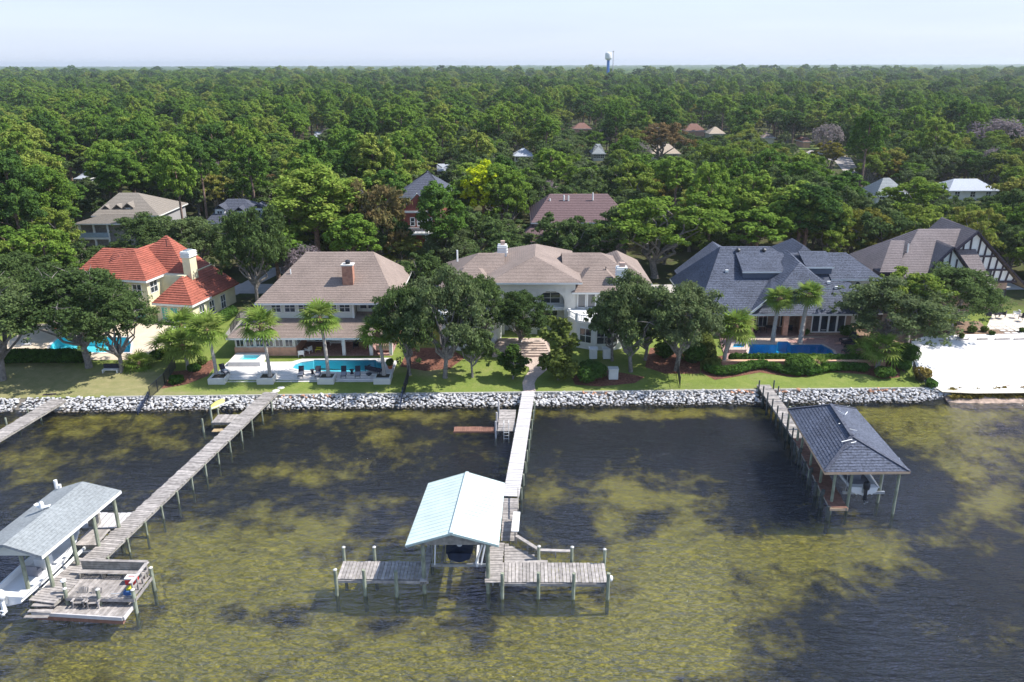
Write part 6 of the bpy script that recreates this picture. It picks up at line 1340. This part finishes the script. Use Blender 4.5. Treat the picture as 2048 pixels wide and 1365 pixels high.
# ============================================================ HOUSES IN THE WOODS
CLEAR = []     # (x0,y0,x1,y1 in the picture, distance): nothing nearer may cover it
FOOT = [(-66, -41, 104, 120), (-36, -13, 92, 113), (-14, 20, 92, 120), (21, 52, 98, 126), (48, 78, 104, 129)]
def bghouse(label, x0, x1, yr, ye, wall, rf, rx0=None, rx1=None, depth=11, ezt=5.5, walls=True, vis=None, Yd=None, nwin=3, win=True, style='hip', trim=WHITE):
    Yf = Yd or G((x0 + x1) / 2, ye, ezt).y; a = AY(x0, ye, Yf); b_ = AY(x1, ye, Yf); ze = a.z; zr_ = AY((x0 + x1) / 2, yr, Yf + depth / 2).z
    zr_ = min(max(zr_, ze + 1.5), ze + (3.0 if Yf > 200 else 9)); base = zg(0, Yf); t = thing('house', label, 'house', ((a.x + b_.x) / 2, Yf, base))
    r0 = AY(rx0, yr, Yf + depth / 2).x if rx0 else a.x + depth * .35; r1 = AY(rx1, yr, Yf + depth / 2).x if rx1 else b_.x - depth * .35
    roof(t, hip(a.x, b_.x, Yf, Yf + depth, ze, r0, r1, Yf + depth / 2, zr_), rf, course=.5, t=.04, trim=trim)
    if walls:
        MB().box(a.x + .5, b_.x - .5, Yf + .5, Yf + depth - .5, base - .3, ze - .1).build('wall', wall, t)
        if win:
            for k in range(nwin): window(t, (a.x + .5 + (b_.x - a.x - 1) * (k + .5) / nwin, Yf + .5, max(base + .9, ze - 2.5)), 1.3, 1.4, fr=WHITE, bar=.08)
    CLEAR.append((*(vis or (x0, yr, x1, ye)), Yf)); FOOT.append((a.x - 3, b_.x + 3, Yf - 3, Yf + depth + 3)); return t, a, b_, Yf, ze, zr_
def dormer(t, x, y, z, w=1.7, h=1.7, m_=STUCW, rf=None, d=2.6):
    MB().box(x - w / 2, x + w / 2, y, y + d, z, z + h).build('dormer_wall', m_, t); window(t, (x, y, z + .35), w * .55, h * .65, cols=2, rows=2, bar=.08)
    roof(t, [[(x - w / 2 - .25, y - .25, z + h - .05), (x, y - .25, z + h + .9), (x, y + d + .8, z + h + .9), (x - w / 2 - .25, y + d + .8, z + h - .05)], [(x, y - .25, z + h + .9), (x + w / 2 + .25, y - .25, z + h - .05), (x + w / 2 + .25, y + d + .8, z + h - .05), (x, y + d + .8, z + h + .9)]], rf, name='dormer_roof', fascia=0)
# brown roofed house with dormers and a blue porch
R_BRA = mat('brown_grey_shingle', (0.24, 0.21, 0.18), .9, .18, 5, detail=8)
t, a, b_, Yf, ze, zr_ = bghouse('brown roofed house with three small dormers and a pale blue porch at left', 182, 318, 386, 432, mat('grey_siding', (.34, .33, .33), .8, .1, 4, stretch=(.3, .3, 8)), R_BRA, 238, 275, Yd=158, depth=15, vis=(150, 384, 300, 478))
for (a1, c1) in ((213, 424), (236, 422), (257, 419)): q = AY(a1, c1, Yf + 2.2); dormer(t, q.x, q.y, q.z - 1.3, rf=R_BRA, m_=WOODG)
e0 = AY(146, 448, 152.5); e1 = AY(262, 448, 152.5); roof(t, [[(e0.x, 152.5, e0.z), (e1.x, 152.5, e0.z), (e1.x, 158.5, ze + .2), (e0.x + 3, 158.5, ze + .2)]], R_BRA, name='porch_roof')
MB().box(e0.x + .6, e1.x, 154, 158, 1.5, e0.z - .1).build('porch_room', WOODG, t)
BLUEP = mat('pale_blue_paint', (.33, .42, .52), .7, .1, 3)
for px_ in (158, 186, 214): q = AY(px_, 450, 153.0); MB().box(q.x - .15, q.x + .15, 152.9, 153.2, 2, e0.z).build('porch_column', WHITE, t)
q0 = AY(156, 466, 152.9); q1 = AY(216, 466, 152.9); MB().box(q0.x, q1.x, 152.85, 152.95, q0.z - .9, q0.z).build('porch_rail', BLUEP, t); MB().box(q0.x, q1.x, 152.8, 153.3, q0.z - 1.3, q0.z - .95).build('porch_deck', WHITE, t)
# blue grey house with dormers
t, a, b_, Yf, ze, zr_ = bghouse('blue grey hip roofed house with white dormers behind the grey oak', 408, 540, 398, 446, STUC, R_DARK, 455, 487, Yd=157, depth=14, vis=(415, 398, 532, 440))
for (a1, c1) in ((440, 428), (480, 432), (517, 426)): q = AY(a1, c1, Yf + 2.5); dormer(t, q.x, q.y, q.z - 1.0, rf=R_DARK, w=1.9, h=1.9)
# dark red brick house with white balcony
Yr = 146.0; q0 = AY(800, 470, Yr); q1 = AY(892, 470, Yr); t = thing('house', 'dark red brick house with white balcony and arched window behind the pines', 'house', ((q0.x + q1.x) / 2, Yr, 2.3))
zt = AY(850, 424, Yr).z; MB().box(q0.x, q1.x, Yr, Yr + 12, 2, zt).build('wall', BRICKD, t)
roof(t, hip(q0.x - .5, q1.x + .5, Yr + 1.2, Yr + 14, zt + 2.6, q0.x + 5, q1.x - 4, Yr + 8, zt + 6.4), R_DARK, course=.5)
ga = AY(838, 388, Yr); MB().add([(q0.x + .5, Yr - .03, zt), (q1.x - 1.8, Yr - .03, zt), ((q0.x + q1.x) / 2 - .8, Yr - .03, ga.z), (q0.x + .5, Yr + 10, zt), (q1.x - 1.8, Yr + 10, zt)], [(0, 1, 2)]).build('gable_wall', BRICKD, t)
MB().beam((q0.x + .2, Yr - .15, zt), (q1.x - .6, Yr - .15, zt), .3, .35).build('cornice', WHITE, t); MB().beam((q0.x + .3, Yr - .12, zt + .3), ((q0.x + q1.x) / 2 - .8, Yr - .12, ga.z + .1), .14, .3, up=Vector((0, 1, 0))).build('rake_board', WHITE, t)
w0 = AY(843, 452, Yr); window(t, (w0.x, Yr, w0.z), 1.5, 1.5, arch=True, bar=.12); window(t, (w0.x - 1.6, Yr, w0.z), .8, 1.5, cols=1, bar=.1); window(t, (w0.x + 1.6, Yr, w0.z), .8, 1.5, cols=1, bar=.1)
bz = AY(850, 466, Yr - 2).z; x0_, x1_ = AY(818, 460, Yr - 2).x, AY(876, 460, Yr - 2).x
bo_ = MB().box(x0_, x1_, Yr - 2.4, Yr - .02, bz - .35, bz - .05).build('balcony', WHITE, t); rl_ = MB(); rl_.box(x0_, x1_, Yr - 2.45, Yr - 2.3, bz + .85, bz + 1.0)
for k in range(22): x = x0_ + (x1_ - x0_) * (k + .5) / 22; rl_.box(x - .06, x + .06, Yr - 2.42, Yr - 2.32, bz - .05, bz + .85)
rl_.build('balustrade', WHITE, bo_, kind='stuff')
for px_ in (822, 853, 874): q = AY(px_, 480, Yr - 2); MB().cyl((q.x, Yr - 2.1, 2), (q.x, Yr - 2.1, bz - .3), .22).build('porch_column', WHITE, t)
CLEAR.append((822, 392, 880, 498, Yr - 3)); FOOT.append((q0.x - 3, q1.x + 3, Yr - 4, Yr + 15))
# purple brown roofed house
t, a, b_, Yf, ze, zr_ = bghouse('wide house with purple brown roof and white vents behind the pale house', 1062, 1262, 388, 446, mat('mauve_brick', (.36, .27, .26), .9, .15, 4), R_PURP, 1100, 1215, Yd=143, depth=16, vis=(1045, 386, 1200, 436))
q = AY(1035, 440, 142); roof(t, hip(q.x, q.x + 9, 139, 150, 6.2, q.x + 3.2, q.x + 9, 144.5, 8.6), R_PURP, name='left_roof'); MB().box(q.x + .5, q.x + 8.5, 139.5, 149.5, 2, 6.1).build('left_wall', STUCW, t)
for (a1, c1) in ((1100, 400), (1128, 393), (1137, 394), (1186, 388)): q = AY(a1, c1, Yf + 6); MB().cyl((q.x, q.y, q.z - 1.2), (q.x, q.y, q.z + .2), .14).build('vent_pipe', WHITE, t)
for (lb, x0, x1, yr, ye, wl_, rf_) in (
    ('far house with flat looking white roof above the vivid yellow pine', 1026, 1068, 296, 313, STUCW, R_WHITE), ('small grey roof half hidden between dark oaks in the middle distance', 1184, 1212, 284, 308, STUC, R_GREY),
    ('far beige hip roofed house below the russet tree', 1300, 1362, 284, 308, STUC, R_BEIGE), ('far rust roofed house in the wood below the water tower', 1146, 1184, 246, 258, PINKF, R_RUST),
    ('far house with brown gables beside the tall bright pines', 1370, 1412, 238, 262, BRICKP, R_RUST), ('far grey brown roof seen between the tall bright pines', 1418, 1452, 254, 268, STUC, R_BEIGE),
    ('far small house with tan wall left of the far lawn', 1524, 1552, 264, 276, CREAM, R_BRN), ('far small orange brick house at the back of the far lawn', 1606, 1624, 276, 284, BRICKP, R_RUST),
    ('grey roofed house behind the olive trees at right', 1752, 1822, 356, 392, STUCW, R_GREY), ('pale roofed house near the right edge among dark oaks', 1898, 2000, 358, 382, STUCW, R_WHITE),
    ('small white roof beside the pines at the left', 146, 178, 346, 358, STUCW, R_WHITE), ('tiny white roof in the middle of the pine wood', 628, 640, 264, 274, STUCW, R_WHITE),
    ('small white house behind the bright pines in the centre', 874, 894, 330, 342, STUCW, R_WHITE)):
    bghouse(lb, x0, x1, yr, ye, wl_, rf_, nwin=3, depth=10, win=(ye > 300))
drape('far_lawn', GP([(1590, 288), (1650, 286), (1680, 296), (1600, 300)], 3.2) + [], mat('far_grass', (.17, .22, .05), .9, .2, .2), 0.06, step=20)
drape('far_street', GP([(1620, 300), (1700, 312), (1720, 345), (1690, 345), (1670, 322), (1610, 306)], 3.2), mat('dusty_street', (.38, .34, .31), .9, .2, .2), 0.07, step=20)
CLEAR += [(925, 322, 1064, 412, 153), (1596, 287, 1655, 299, 480), (1660, 312, 1705, 338, 330), (1240, 500, 1300, 520, 135), (455, 545, 475, 560, 118)]
# CLEAR windows of the front houses' roofs (nothing stands in front from behind anyway)

# ============================================================ WATER TOWER AND MAST
D_ = 1300.0; c = AY(1217, 112, D_); wd = 6.4 / F * D_ * 1.0
t = thing('water_tower', 'white water tower with blue column rising above the far forest', 'water tower', (c.x, D_, 3)); z0 = AY(1217, 119, D_).z; z1 = AY(1217, 104.5, D_).z
MB().lathe([(wd * .42, z0 - 1.4), (wd * .9, z0), (wd, z0 + 2), (wd, z1 - 2.5), (wd * .8, z1 - .9), (wd * .3, z1), (.1, z1 + .3)], (c.x, D_, 0), 20).build('tank', TOWERW, t, smooth=True)
MB().cyl((c.x, D_, 0), (c.x, D_, z0 - 1.3), wd * .42, n=14).build('column', TOWERB, t)
MB().lathe([(wd * 1.02, 0), (wd * 1.02, .5), (wd * .98, .6)], (c.x, D_, z0 + 2.2), 20).build('walkway', TOWERW, t)
c = AY(1226.5, 118, D_); t = thing('radio_mast', 'thin grey mast standing right of the white water tower', 'mast', (c.x, D_, 3)); zt = AY(1226, 103, D_).z
MB().cyl((c.x, D_, 0), (c.x, D_, zt), 1.0, .5, 6).build('pole', mat('mast_grey', (.5, .48, .5), .6), t); MB().cyl((c.x, D_, zt - .6), (c.x, D_, zt + .4), 1.6, n=8).build('antenna', MATS['mast_grey'], t)

# ============================================================ THE WOOD BEHIND
def covers(x, y, h, r):
    px0, py0 = PX((x, y, zg(x, y) + h)); px1, py1 = PX((x, y, zg(x, y) + h * .1)); w = r / y * F
    for (a, b_, c, d, Y_) in CLEAR:
        if y < Y_ + 1 and px0 - w < c and px0 + w > a and py0 < d and py1 > b_: return True
    return False
random.seed(2024); cand = []; y = 119.0
while y < 1800:
    s_ = 7.4 if y < 240 else 7.4 + (y - 240) * .0145
    half = .68 * y + 25; x = -half
    while x < half:
        X = x + random.uniform(-.42, .42) * s_; Yv = y + random.uniform(-.42, .42) * s_; x += s_
        if any(a < X < b_ and c < Yv < d for a, b_, c, d in FOOT) or (121.5 < Yv < 127 and abs(X) < 60): continue
        px_, py_ = PX((X, Yv, 10)); rr = random.random(); n_ = mnoise.noise(Vector((X / 60, Yv / 70, 3)))
        left = px_ < 760; pp = (.60 if left else (.16 if Yv < 300 and px_ > 900 else .38)) + n_ * .5 + (.12 if Yv > 380 else 0)
        if rr < pp: k = 'pine_tree'
        elif rr < pp + (1 - pp) * (.55 if not left else .5): k = 'oak_tree'
        elif rr < .965: k = 'broadleaf_tree'
        elif rr < .98: k = 'yellow_tree'
        elif rr < .99: k = 'russet_tree'
        else: k = 'bare_tree'
        if Yv > 420 and random.random() < .22: k = random.choice(('broadleaf_tree', 'oak_tree', 'yellow_tree', 'russet_tree', 'oak_tree', 'bare_tree'))
        big = 1 + max(0, (Yv - 500)) / 2200
        if k == 'pine_tree': h = random.uniform(10.5, 20) + n_ * 4; r_ = random.uniform(3.9, 6.2)
        elif k == 'oak_tree': h = random.uniform(8, 12.5); r_ = random.uniform(4.6, 6.8)
        elif k == 'broadleaf_tree': h = random.uniform(9, 13.5); r_ = random.uniform(3.8, 5.4)
        else: h = random.uniform(7, 11); r_ = random.uniform(3.0, 4.4)
        if Yv < 150 and px_ < 1000 and k == 'pine_tree': h *= .9
        if covers(X, Yv, h, r_ * .8):
            h, r_, k = random.uniform(4.5, 6.5), random.uniform(2.8, 3.6), 'oak_tree'
            if covers(X, Yv, h, r_): continue
        cand.append((Yv, X, k, h * big, r_ * big * big))
    y += s_ * .93
cand.sort(); LIM = {'pine_tree': 270, 'oak_tree': 260, 'broadleaf_tree': 280, 'yellow_tree': 60, 'russet_tree': 60, 'bare_tree': 60}
LBL = {'pine_tree': 'tufted green pine in the %s wood behind the %s house', 'oak_tree': 'dark grey green oak in the %s wood behind the %s house', 'broadleaf_tree': 'mid green broadleaf tree in the %s wood behind the %s house',
       'yellow_tree': 'golden green tree in the %s wood behind the %s house', 'russet_tree': 'russet autumn tree in the %s wood behind the %s house', 'bare_tree': 'grey bare tree in the %s wood behind the %s house'}
cnt = {k: 0 for k in LIM}; rest = []
for (Yv, X, k, h, r_) in cand:
    if cnt[k] < LIM[k] and Yv < 420:
        cnt[k] += 1; q_ = PX((X, Yv, 8))[0]; nm = 'red roofed' if q_ < 500 else 'taupe roofed' if q_ < 860 else 'large pale' if q_ < 1300 else 'slate roofed' if q_ < 1720 else 'half timbered'
        lb = LBL[k] % ('near' if Yv < 165 else 'middle' if Yv < 240 else 'far', nm); tree(k, X, Yv, h, r_, lb, lb)
    else: rest.append((Yv, X, k, h, r_))
# far wood: one object, instances of whole trees on points
pc = bpy.data.collections.new('tree_kinds'); idx = {}; n0 = 0
def joined(tm_, cm_, name):
    bmh = bmesh.new(); bmh.from_mesh(tm_); k0 = len(bmh.faces); bmh.from_mesh(cm_); bmh.faces.ensure_lookup_table()
    for f in bmh.faces[k0:]: f.material_index = 1
    me = bpy.data.meshes.new(name); bmh.to_mesh(me); bmh.free(); me.materials.append(tm_.materials[0]); me.materials.append(cm_.materials[0]); return me
for k in ('pine_tree', 'oak_tree', 'broadleaf_tree', 'yellow_tree', 'russet_tree', 'bare_tree'):
    idx[k] = []
    for (tm_, cm_) in KINDS[k][0]:
        nm = '%02d' % n0; pc.objects.link(bpy.data.objects.new(nm, joined(tm_, cm_, k))); idx[k].append(n0); n0 += 1
pm = bpy.data.meshes.new('far_wood'); pm.from_pydata([(X, Yv, zg(X, min(Yv, 400))) for (Yv, X, k, h, r_) in rest], [], [])
rot_ = []; scl_ = []; ii_ = []
for (Yv, X, k, h, r_) in rest:
    H0, R0 = KINDS[k][1:]; rot_ += [0, 0, random.uniform(0, 6.28)]; scl_ += [r_ / R0, r_ / R0, h / H0]; ii_.append(random.choice(idx[k]))
pm.attributes.new('rot', 'FLOAT_VECTOR', 'POINT').data.foreach_set('vector', rot_); pm.attributes.new('scl', 'FLOAT_VECTOR', 'POINT').data.foreach_set('vector', scl_); pm.attributes.new('idx', 'INT', 'POINT').data.foreach_set('value', ii_)
fo = bpy.data.objects.new('far_wood', pm); COL.objects.link(fo); tag(fo, 'dense mixed wood reaching from behind the houses towards the horizon', 'forest', kind='stuff')
ng = bpy.data.node_groups.new('far_wood', 'GeometryNodeTree'); ng.interface.new_socket('Geometry', in_out='INPUT', socket_type='NodeSocketGeometry'); ng.interface.new_socket('Geometry', in_out='OUTPUT', socket_type='NodeSocketGeometry')
gi = ng.nodes.new('NodeGroupInput'); go_ = ng.nodes.new('NodeGroupOutput'); ip = ng.nodes.new('GeometryNodeInstanceOnPoints'); ci = ng.nodes.new('GeometryNodeCollectionInfo')
ci.inputs['Collection'].default_value = pc; ci.inputs['Separate Children'].default_value = True; ci.inputs['Reset Children'].default_value = True; ip.inputs['Pick Instance'].default_value = True
def na(nm, ty): q = ng.nodes.new('GeometryNodeInputNamedAttribute'); q.data_type = ty; q.inputs['Name'].default_value = nm; return q.outputs['Attribute']
L2 = ng.links.new; L2(gi.outputs[0], ip.inputs['Points']); L2(ci.outputs[0], ip.inputs['Instance']); L2(na('idx', 'INT'), ip.inputs['Instance Index'])
e2 = ng.nodes.new('FunctionNodeEulerToRotation'); L2(na('rot', 'FLOAT_VECTOR'), e2.inputs[0]); L2(e2.outputs[0], ip.inputs['Rotation']); L2(na('scl', 'FLOAT_VECTOR'), ip.inputs['Scale']); L2(ip.outputs[0], go_.inputs[0])
fo.modifiers.new('trees', 'NODES').node_group = ng
# canopy beyond the separate trees, out to the horizon
cm = []; cf = []; yv = 560.0; rows = []; NC = 420; j = 0
while yv < 9300:
    rows.append(yv); yv *= 1.0105
for yv in rows:
    half = .72 * yv + 60
    for i in range(NC + 1):
        x = -half + 2 * half * i / NC; big = min(1, (yv - 560) / 900)
        z = 4.5 + 8.5 * big + (2.2 + 2.6 * big) * mnoise.noise(Vector((x / 14, yv / 14, 0))) + 4.0 * mnoise.noise(Vector((x / 130, yv / 170, 5))) + random.uniform(-1.5, 1.8) * (0.4 + big) * (1 + 1.8 * sstep(2500, 7000, yv)) + 7 * sstep(2500, 7000, yv) * mnoise.noise(Vector((x / 420, yv / 600, 9))) + 5 * sstep(3500, 8500, yv)
        cm.append((x + random.uniform(-.3, .3) * half / NC, yv, z))
for j in range(len(rows) - 1):
    for i in range(NC): a = j * (NC + 1) + i; cf.append((a, a + 1, a + NC + 2, a + NC + 1))
me = bpy.data.meshes.new('distant_canopy'); me.from_pydata(cm, [], cf)
m = bpy.data.materials.new('canopy_green'); m.use_nodes = True; n = m.node_tree.nodes; l = m.node_tree.links; b = n['Principled BSDF']; b.inputs['Roughness'].default_value = 1; b.inputs['Specular IOR Level'].default_value = 0
geo = n.new('ShaderNodeNewGeometry'); v1 = n.new('ShaderNodeTexVoronoi'); v1.inputs['Scale'].default_value = .09; l.new(geo.outputs['Position'], v1.inputs['Vector'])
cc = ramp_(math_('MULTIPLY_ADD', noise_(.03, 9, .75), .7, math_('MULTIPLY', v1.outputs['Color'], .3)), [(0.3, (.028, .055, .018)), (0.5, (.05, .09, .025)), (0.65, (.085, .125, .03)), (.8, (.10, .095, .045))]); l.new(cc, b.inputs['Base Color'])
bp = n.new('ShaderNodeBump'); bp.inputs['Strength'].default_value = 1; bp.inputs['Distance'].default_value = 3; l.new(noise_(.25, 6, .7), bp.inputs['Height']); l.new(bp.outputs[0], b.inputs['Normal'])
me.materials.append(m); o = bpy.data.objects.new('distant_canopy', me); COL.objects.link(o); tag(o, 'forest canopy fading blue towards the horizon', 'forest', kind='stuff')
print('forest', len(cand), cnt, len(rest), 'canopy', len(cf))

# ============================================================ FENCES, FURNITURE AND SMALL THINGS
def mesh_fence(label, pts, h, posts=1.8, dens=.16):
    t = thing('fence', label, 'fence', pts[0])
    for i in range(len(pts) - 1):
        a = Vector(pts[i]); b_ = Vector(pts[i + 1]); k = max(1, int((b_ - a).length / posts))
        for j in range(k):
            p = a.lerp(b_, j / k); q = a.lerp(b_, (j + 1) / k); MB().beam(p, p + Vector((0, 0, h)), .06).build('post', BLACKP, t)
            pn = MB(); pn.beam(p + Vector((0, 0, h - .05)), q + Vector((0, 0, h - .05)), .04); pn.beam(p + Vector((0, 0, .12)), q + Vector((0, 0, .12)), .04); m_ = max(2, int((q - p).length / dens))
            for u in range(1, m_): e = p.lerp(q, u / m_); pn.beam(e + Vector((0, 0, .1)), e + Vector((0, 0, h - .05)), .025)
            pn.build('panel', BLACKP, t)
        MB().beam(b_, b_ + Vector((0, 0, h)), .06).build('post', BLACKP, t)
    return t
def gz(a, c, z=1.2): q = G(a, c, z); return Vector((q.x, q.y, zg(q.x, q.y)))
mesh_fence('black metal fence running from the red mulch down to the rocks', [gz(352, 742), gz(330, 768), gz(300, 793), ], 1.5, dens=.12)
mesh_fence('black metal fence beside the path of the red roofed house', [gz(462, 668, 1.6), gz(480, 640, 1.8), gz(510, 618, 2)], 1.3)
mesh_fence('black metal fence between the taupe house lawn and the pale house lawn', [gz(822, 735), gz(815, 765), gz(808, 785)], 1.4, dens=.12)
mesh_fence('narrow dark fence on the lawn left of the brick house hedges', [gz(1352, 735), gz(1360, 772)], 1.4, dens=.12)
mesh_fence('short dark fence between the last clipped bush and the white sand', [gz(1825, 740), gz(1832, 757), gz(1850, 772)], 1.2)
for i, (a, c, a2, c2, lb) in enumerate(((806, 786, 800, 818, 'dark blue netting continuing the fence over the rocks below the middle lawn'), (298, 796, 276, 830, 'dark blue netting continuing the fence over the rocks at the left'))):
    p = G(a, c, 1.0); q = G(a2, c2, .3); mb_ = MB()
    for k in range(9): u = k / 8; e = p.lerp(q, u); mb_.beam(e + Vector((0, 0, .0)), e + Vector((0, 0, .75 - .35 * u)), .10)
    mb_.beam(p + Vector((0, 0, .7)), q + Vector((0, 0, .4)), .1); mb_.beam(p + Vector((0, 0, .35)), q + Vector((0, 0, .2)), .08); single('netting', mb_, NAVY, lb, 'net')
def lounger(label, loc, rz, m_=CHAR, cu=CUSH, group=None, s_=1.0):
    t = thing('lounger', label, 'lounger', loc, rz, group); w = .62 * s_; L_ = 1.2 * s_
    MB().box(-w / 2, w / 2, -L_, 0, .26, .34).build('seat', m_, t, world=False); MB().box(-w / 2 + .04, w / 2 - .04, -L_ + .03, -.02, .34, .42).build('cushion', cu, t, world=False)
    MB().beam((0, 0, .33), (0, .48 * s_, .95 * s_), w, .07, up=Vector((0, 1, 0))).build('backrest', m_, t, world=False)
    for sx in (-1, 1):
        for y_ in (-L_ + .1, -.1): MB().box(sx * (w / 2 - .03) - .03, sx * (w / 2 - .03) + .03, y_ - .03, y_ + .03, 0, .27).build('leg', m_, t, world=False)
    return t
for (px_, py_, lb) in ((603, 752, 'leftmost of the four dark loungers in a row at the kidney pool'), (637, 752, 'second dark lounger from the left at the kidney pool, left of the tall palm'), (688, 752, 'third dark lounger, just right of the tall palm at the kidney pool'), (716, 752, 'rightmost of the four dark loungers in a row at the kidney pool')):
    p = G(px_, py_ - 2, 1.62); lounger(lb, p, R(8))
p = G(447, 745, 1.62); lounger('single dark lounger at the left corner of the white pool deck by the spa', p, R(40)); p = G(447, 752, 1.2); single('ball_planter', MB().lathe([(.05, 0), (.22, .1), (.28, .28), (.2, .45), (.03, .5)], (p.x + .4, p.y - .1, 1.62), 10), WHITE, 'round white ball lamp beside the single dark lounger', 'lamp', smooth=True)
for (px_, lb) in ((625, 'hourglass shaped dark table between the two left loungers'), (704, 'hourglass shaped dark table between the two right loungers')):
    p = G(px_, 748, 1.62); t = thing('side_table', lb, 'table', p); MB().lathe([(.22, 0), (.12, .25), (.24, .5)], (0, 0, 0), 10).build('base', CHAR, t, world=False); MB().lathe([(.27, .5), (.27, .54)], (0, 0, 0), 12).build('table_top', CHAR, t, world=False)
p = G(750, 745, 1.62); t = boxchair('sofa', 'long dark outdoor sofa at the right end of the white pool deck', 'sofa', p, R(150), CHAR, w=2.2, d=1.0, h=.8); p = G(738, 752, 1.62)
t = thing('fire_bowl', 'low round dark bowl in front of the outdoor sofa', 'bowl', p); MB().lathe([(.1, 0), (.32, .2), (.36, .28)], (0, 0, 0), 12).build('bowl', BLACKP, t, world=False)
for i, (a, c) in enumerate(((1700, 682), (1705, 689), (1710, 697), (1706, 705))):
    p = G(a, c, 1.78); lounger(('farthest', 'second farthest', 'second nearest', 'nearest')[i] + ' of the four dark loungers right of the deep blue pool', p, R(-72), cu=CHAR, s_=1.25)
p = G(1642, 667, 1.78); t = thing('bird_bath', 'round white stone table in front of the glass doors of the brick house', 'table', p); MB().lathe([(.3, 0), (.12, .15), (.12, .6), (.3, .68)], (0, 0, 0), 10).build('pedestal', CONC, t, world=False); MB().lathe([(.75, .68), (.8, .76), (.2, .78)], (0, 0, 0), 14).build('table_top', WHITE, t, world=False)
boxchair('armchair', 'dark chair left of the sabal palms on the brick porch', 'chair', (33.0, 101.6, 1.83), R(20), CHAR); boxchair('dining_table', 'dark table in the middle of the brick porch', 'table', (35.0, 101.8, 1.83), 0, WOODD, w=1.6, d=1, h=.75, seat=.75, arms=False); boxchair('armchair', 'dark chair at the right end of the brick porch', 'chair', (37.4, 101.6, 1.83), R(-20), CHAR)
for i, (a, c, m_) in enumerate(((1975, 636, CHAR), (1990, 634, CHAR), (2005, 634, CHAR), (2032, 633, WHITE), (2044, 640, BLACKP))):
    p = G(a, c, 1.95); boxchair('armchair', ('leftmost dark chair', 'second dark chair from the left', 'third dark chair from the left', 'white framed chair near the right edge', 'black chair at the right edge')[i] + ' on the stone patio above the sand', 'chair', (p.x, p.y, 1.98), R(170 + 30 * i), m_)
t = bpy.data.objects.new('paver_path', None); COL.objects.link(t); t['kind'] = 'structure'; ORG['paver_path'] = Matrix.Identity(4)
for r_ in range(7):
    for k in range(4):
        p = G(1988 + r_ * 9 + k * 15, 650 + r_ * 4.4, 1.9); zz = zg(p.x, p.y); MB().box(p.x - .38, p.x + .38, p.y - .26, p.y + .26, zz, zz + .09).build('paver', CONC, t)
for i, (a, c, w_) in enumerate(((1925, 681, 1.6), (1965, 680, 1.4), (2005, 680, 2.0), (1890, 683, 1.5), (2040, 680, 1.6))):
    p = G(a, c, 1.7); single('edging_log', MB().beam((p.x - w_ / 2, p.y, zg(p.x, p.y) + .12), (p.x + w_ / 2, p.y + .1, zg(p.x, p.y) + .12), .22), WOODG, ('flat grey log edging the sand below the roundest shrub', 'second grey log edging the sand', 'longest grey log edging the sand near the paver path', 'leftmost grey log edging the sand by the oak', 'last grey log edging the sand at the right edge')[i], 'log')
p = G(222, 745, 1.4); t = thing('bench_swing', 'white framed low bench under the oaks left of the sago palm', 'bench', p); MB().box(-.9, .9, -.3, .3, .35, .42).build('seat', WHITE, t, world=False); MB().box(-.9, .9, .25, .32, .42, 1.0).build('backrest', CHAR, t, world=False)
for x in (-.85, .85): MB().box(x - .04, x + .04, -.3, .3, 0, .36).build('leg', WHITE, t, world=False)
p = G(115, 670, 1.7); t = thing('umbrella', 'closed orange patio umbrella beside the turquoise pool at the left', 'umbrella', p); MB().cyl((0, 0, 0), (0, 0, 2.4), .04).build('pole', WOODG, t, world=False); MB().lathe([(.22, .9), (.26, 1.2), (.12, 2.3), (.03, 2.5)], (0, 0, 0), 9).build('canopy', TERRA, t, world=False)
for (a, c, lb) in ((52, 690, 'pale boulder by the left end of the turquoise pool'), (72, 703, 'tan boulder behind the long hedge at the left')):
    p = G(a, c, 1.7); o = part('boulder', ROCKS[2].copy(), None, p, (0, 0, 1), (2.0, 1.3, 1.2)) if False else bpy.data.objects.new('boulder', ROCKS[2]); 
    if o.name not in COL.objects: COL.objects.link(o)
    o.location = p; o.scale = (2.0, 1.4, 1.3); tag(o, lb, 'rock')

# ============================================================ HAZE
hz = MB().box(-7500, 7500, -250, 9450, -3.5, 64).mesh('haze', None) if False else None
bmz = MB().box(-7500, 7500, -280, 9390, -3.5, 64); m = bpy.data.materials.new('haze'); m.use_nodes = True; n = m.node_tree.nodes; n.remove(n['Principled BSDF'])
pv = n.new('ShaderNodeVolumePrincipled'); pv.inputs['Color'].default_value = (0.85, 0.93, 1.0, 1); pv.inputs['Density'].default_value = 0.00011; pv.inputs['Anisotropy'].default_value = 0.3
m.node_tree.links.new(pv.outputs[0], n['Material Output'].inputs['Volume']); o = bmz.build('haze', m); o['kind'] = 'stuff'; o['label'] = 'thin blue haze over the water and the wood'
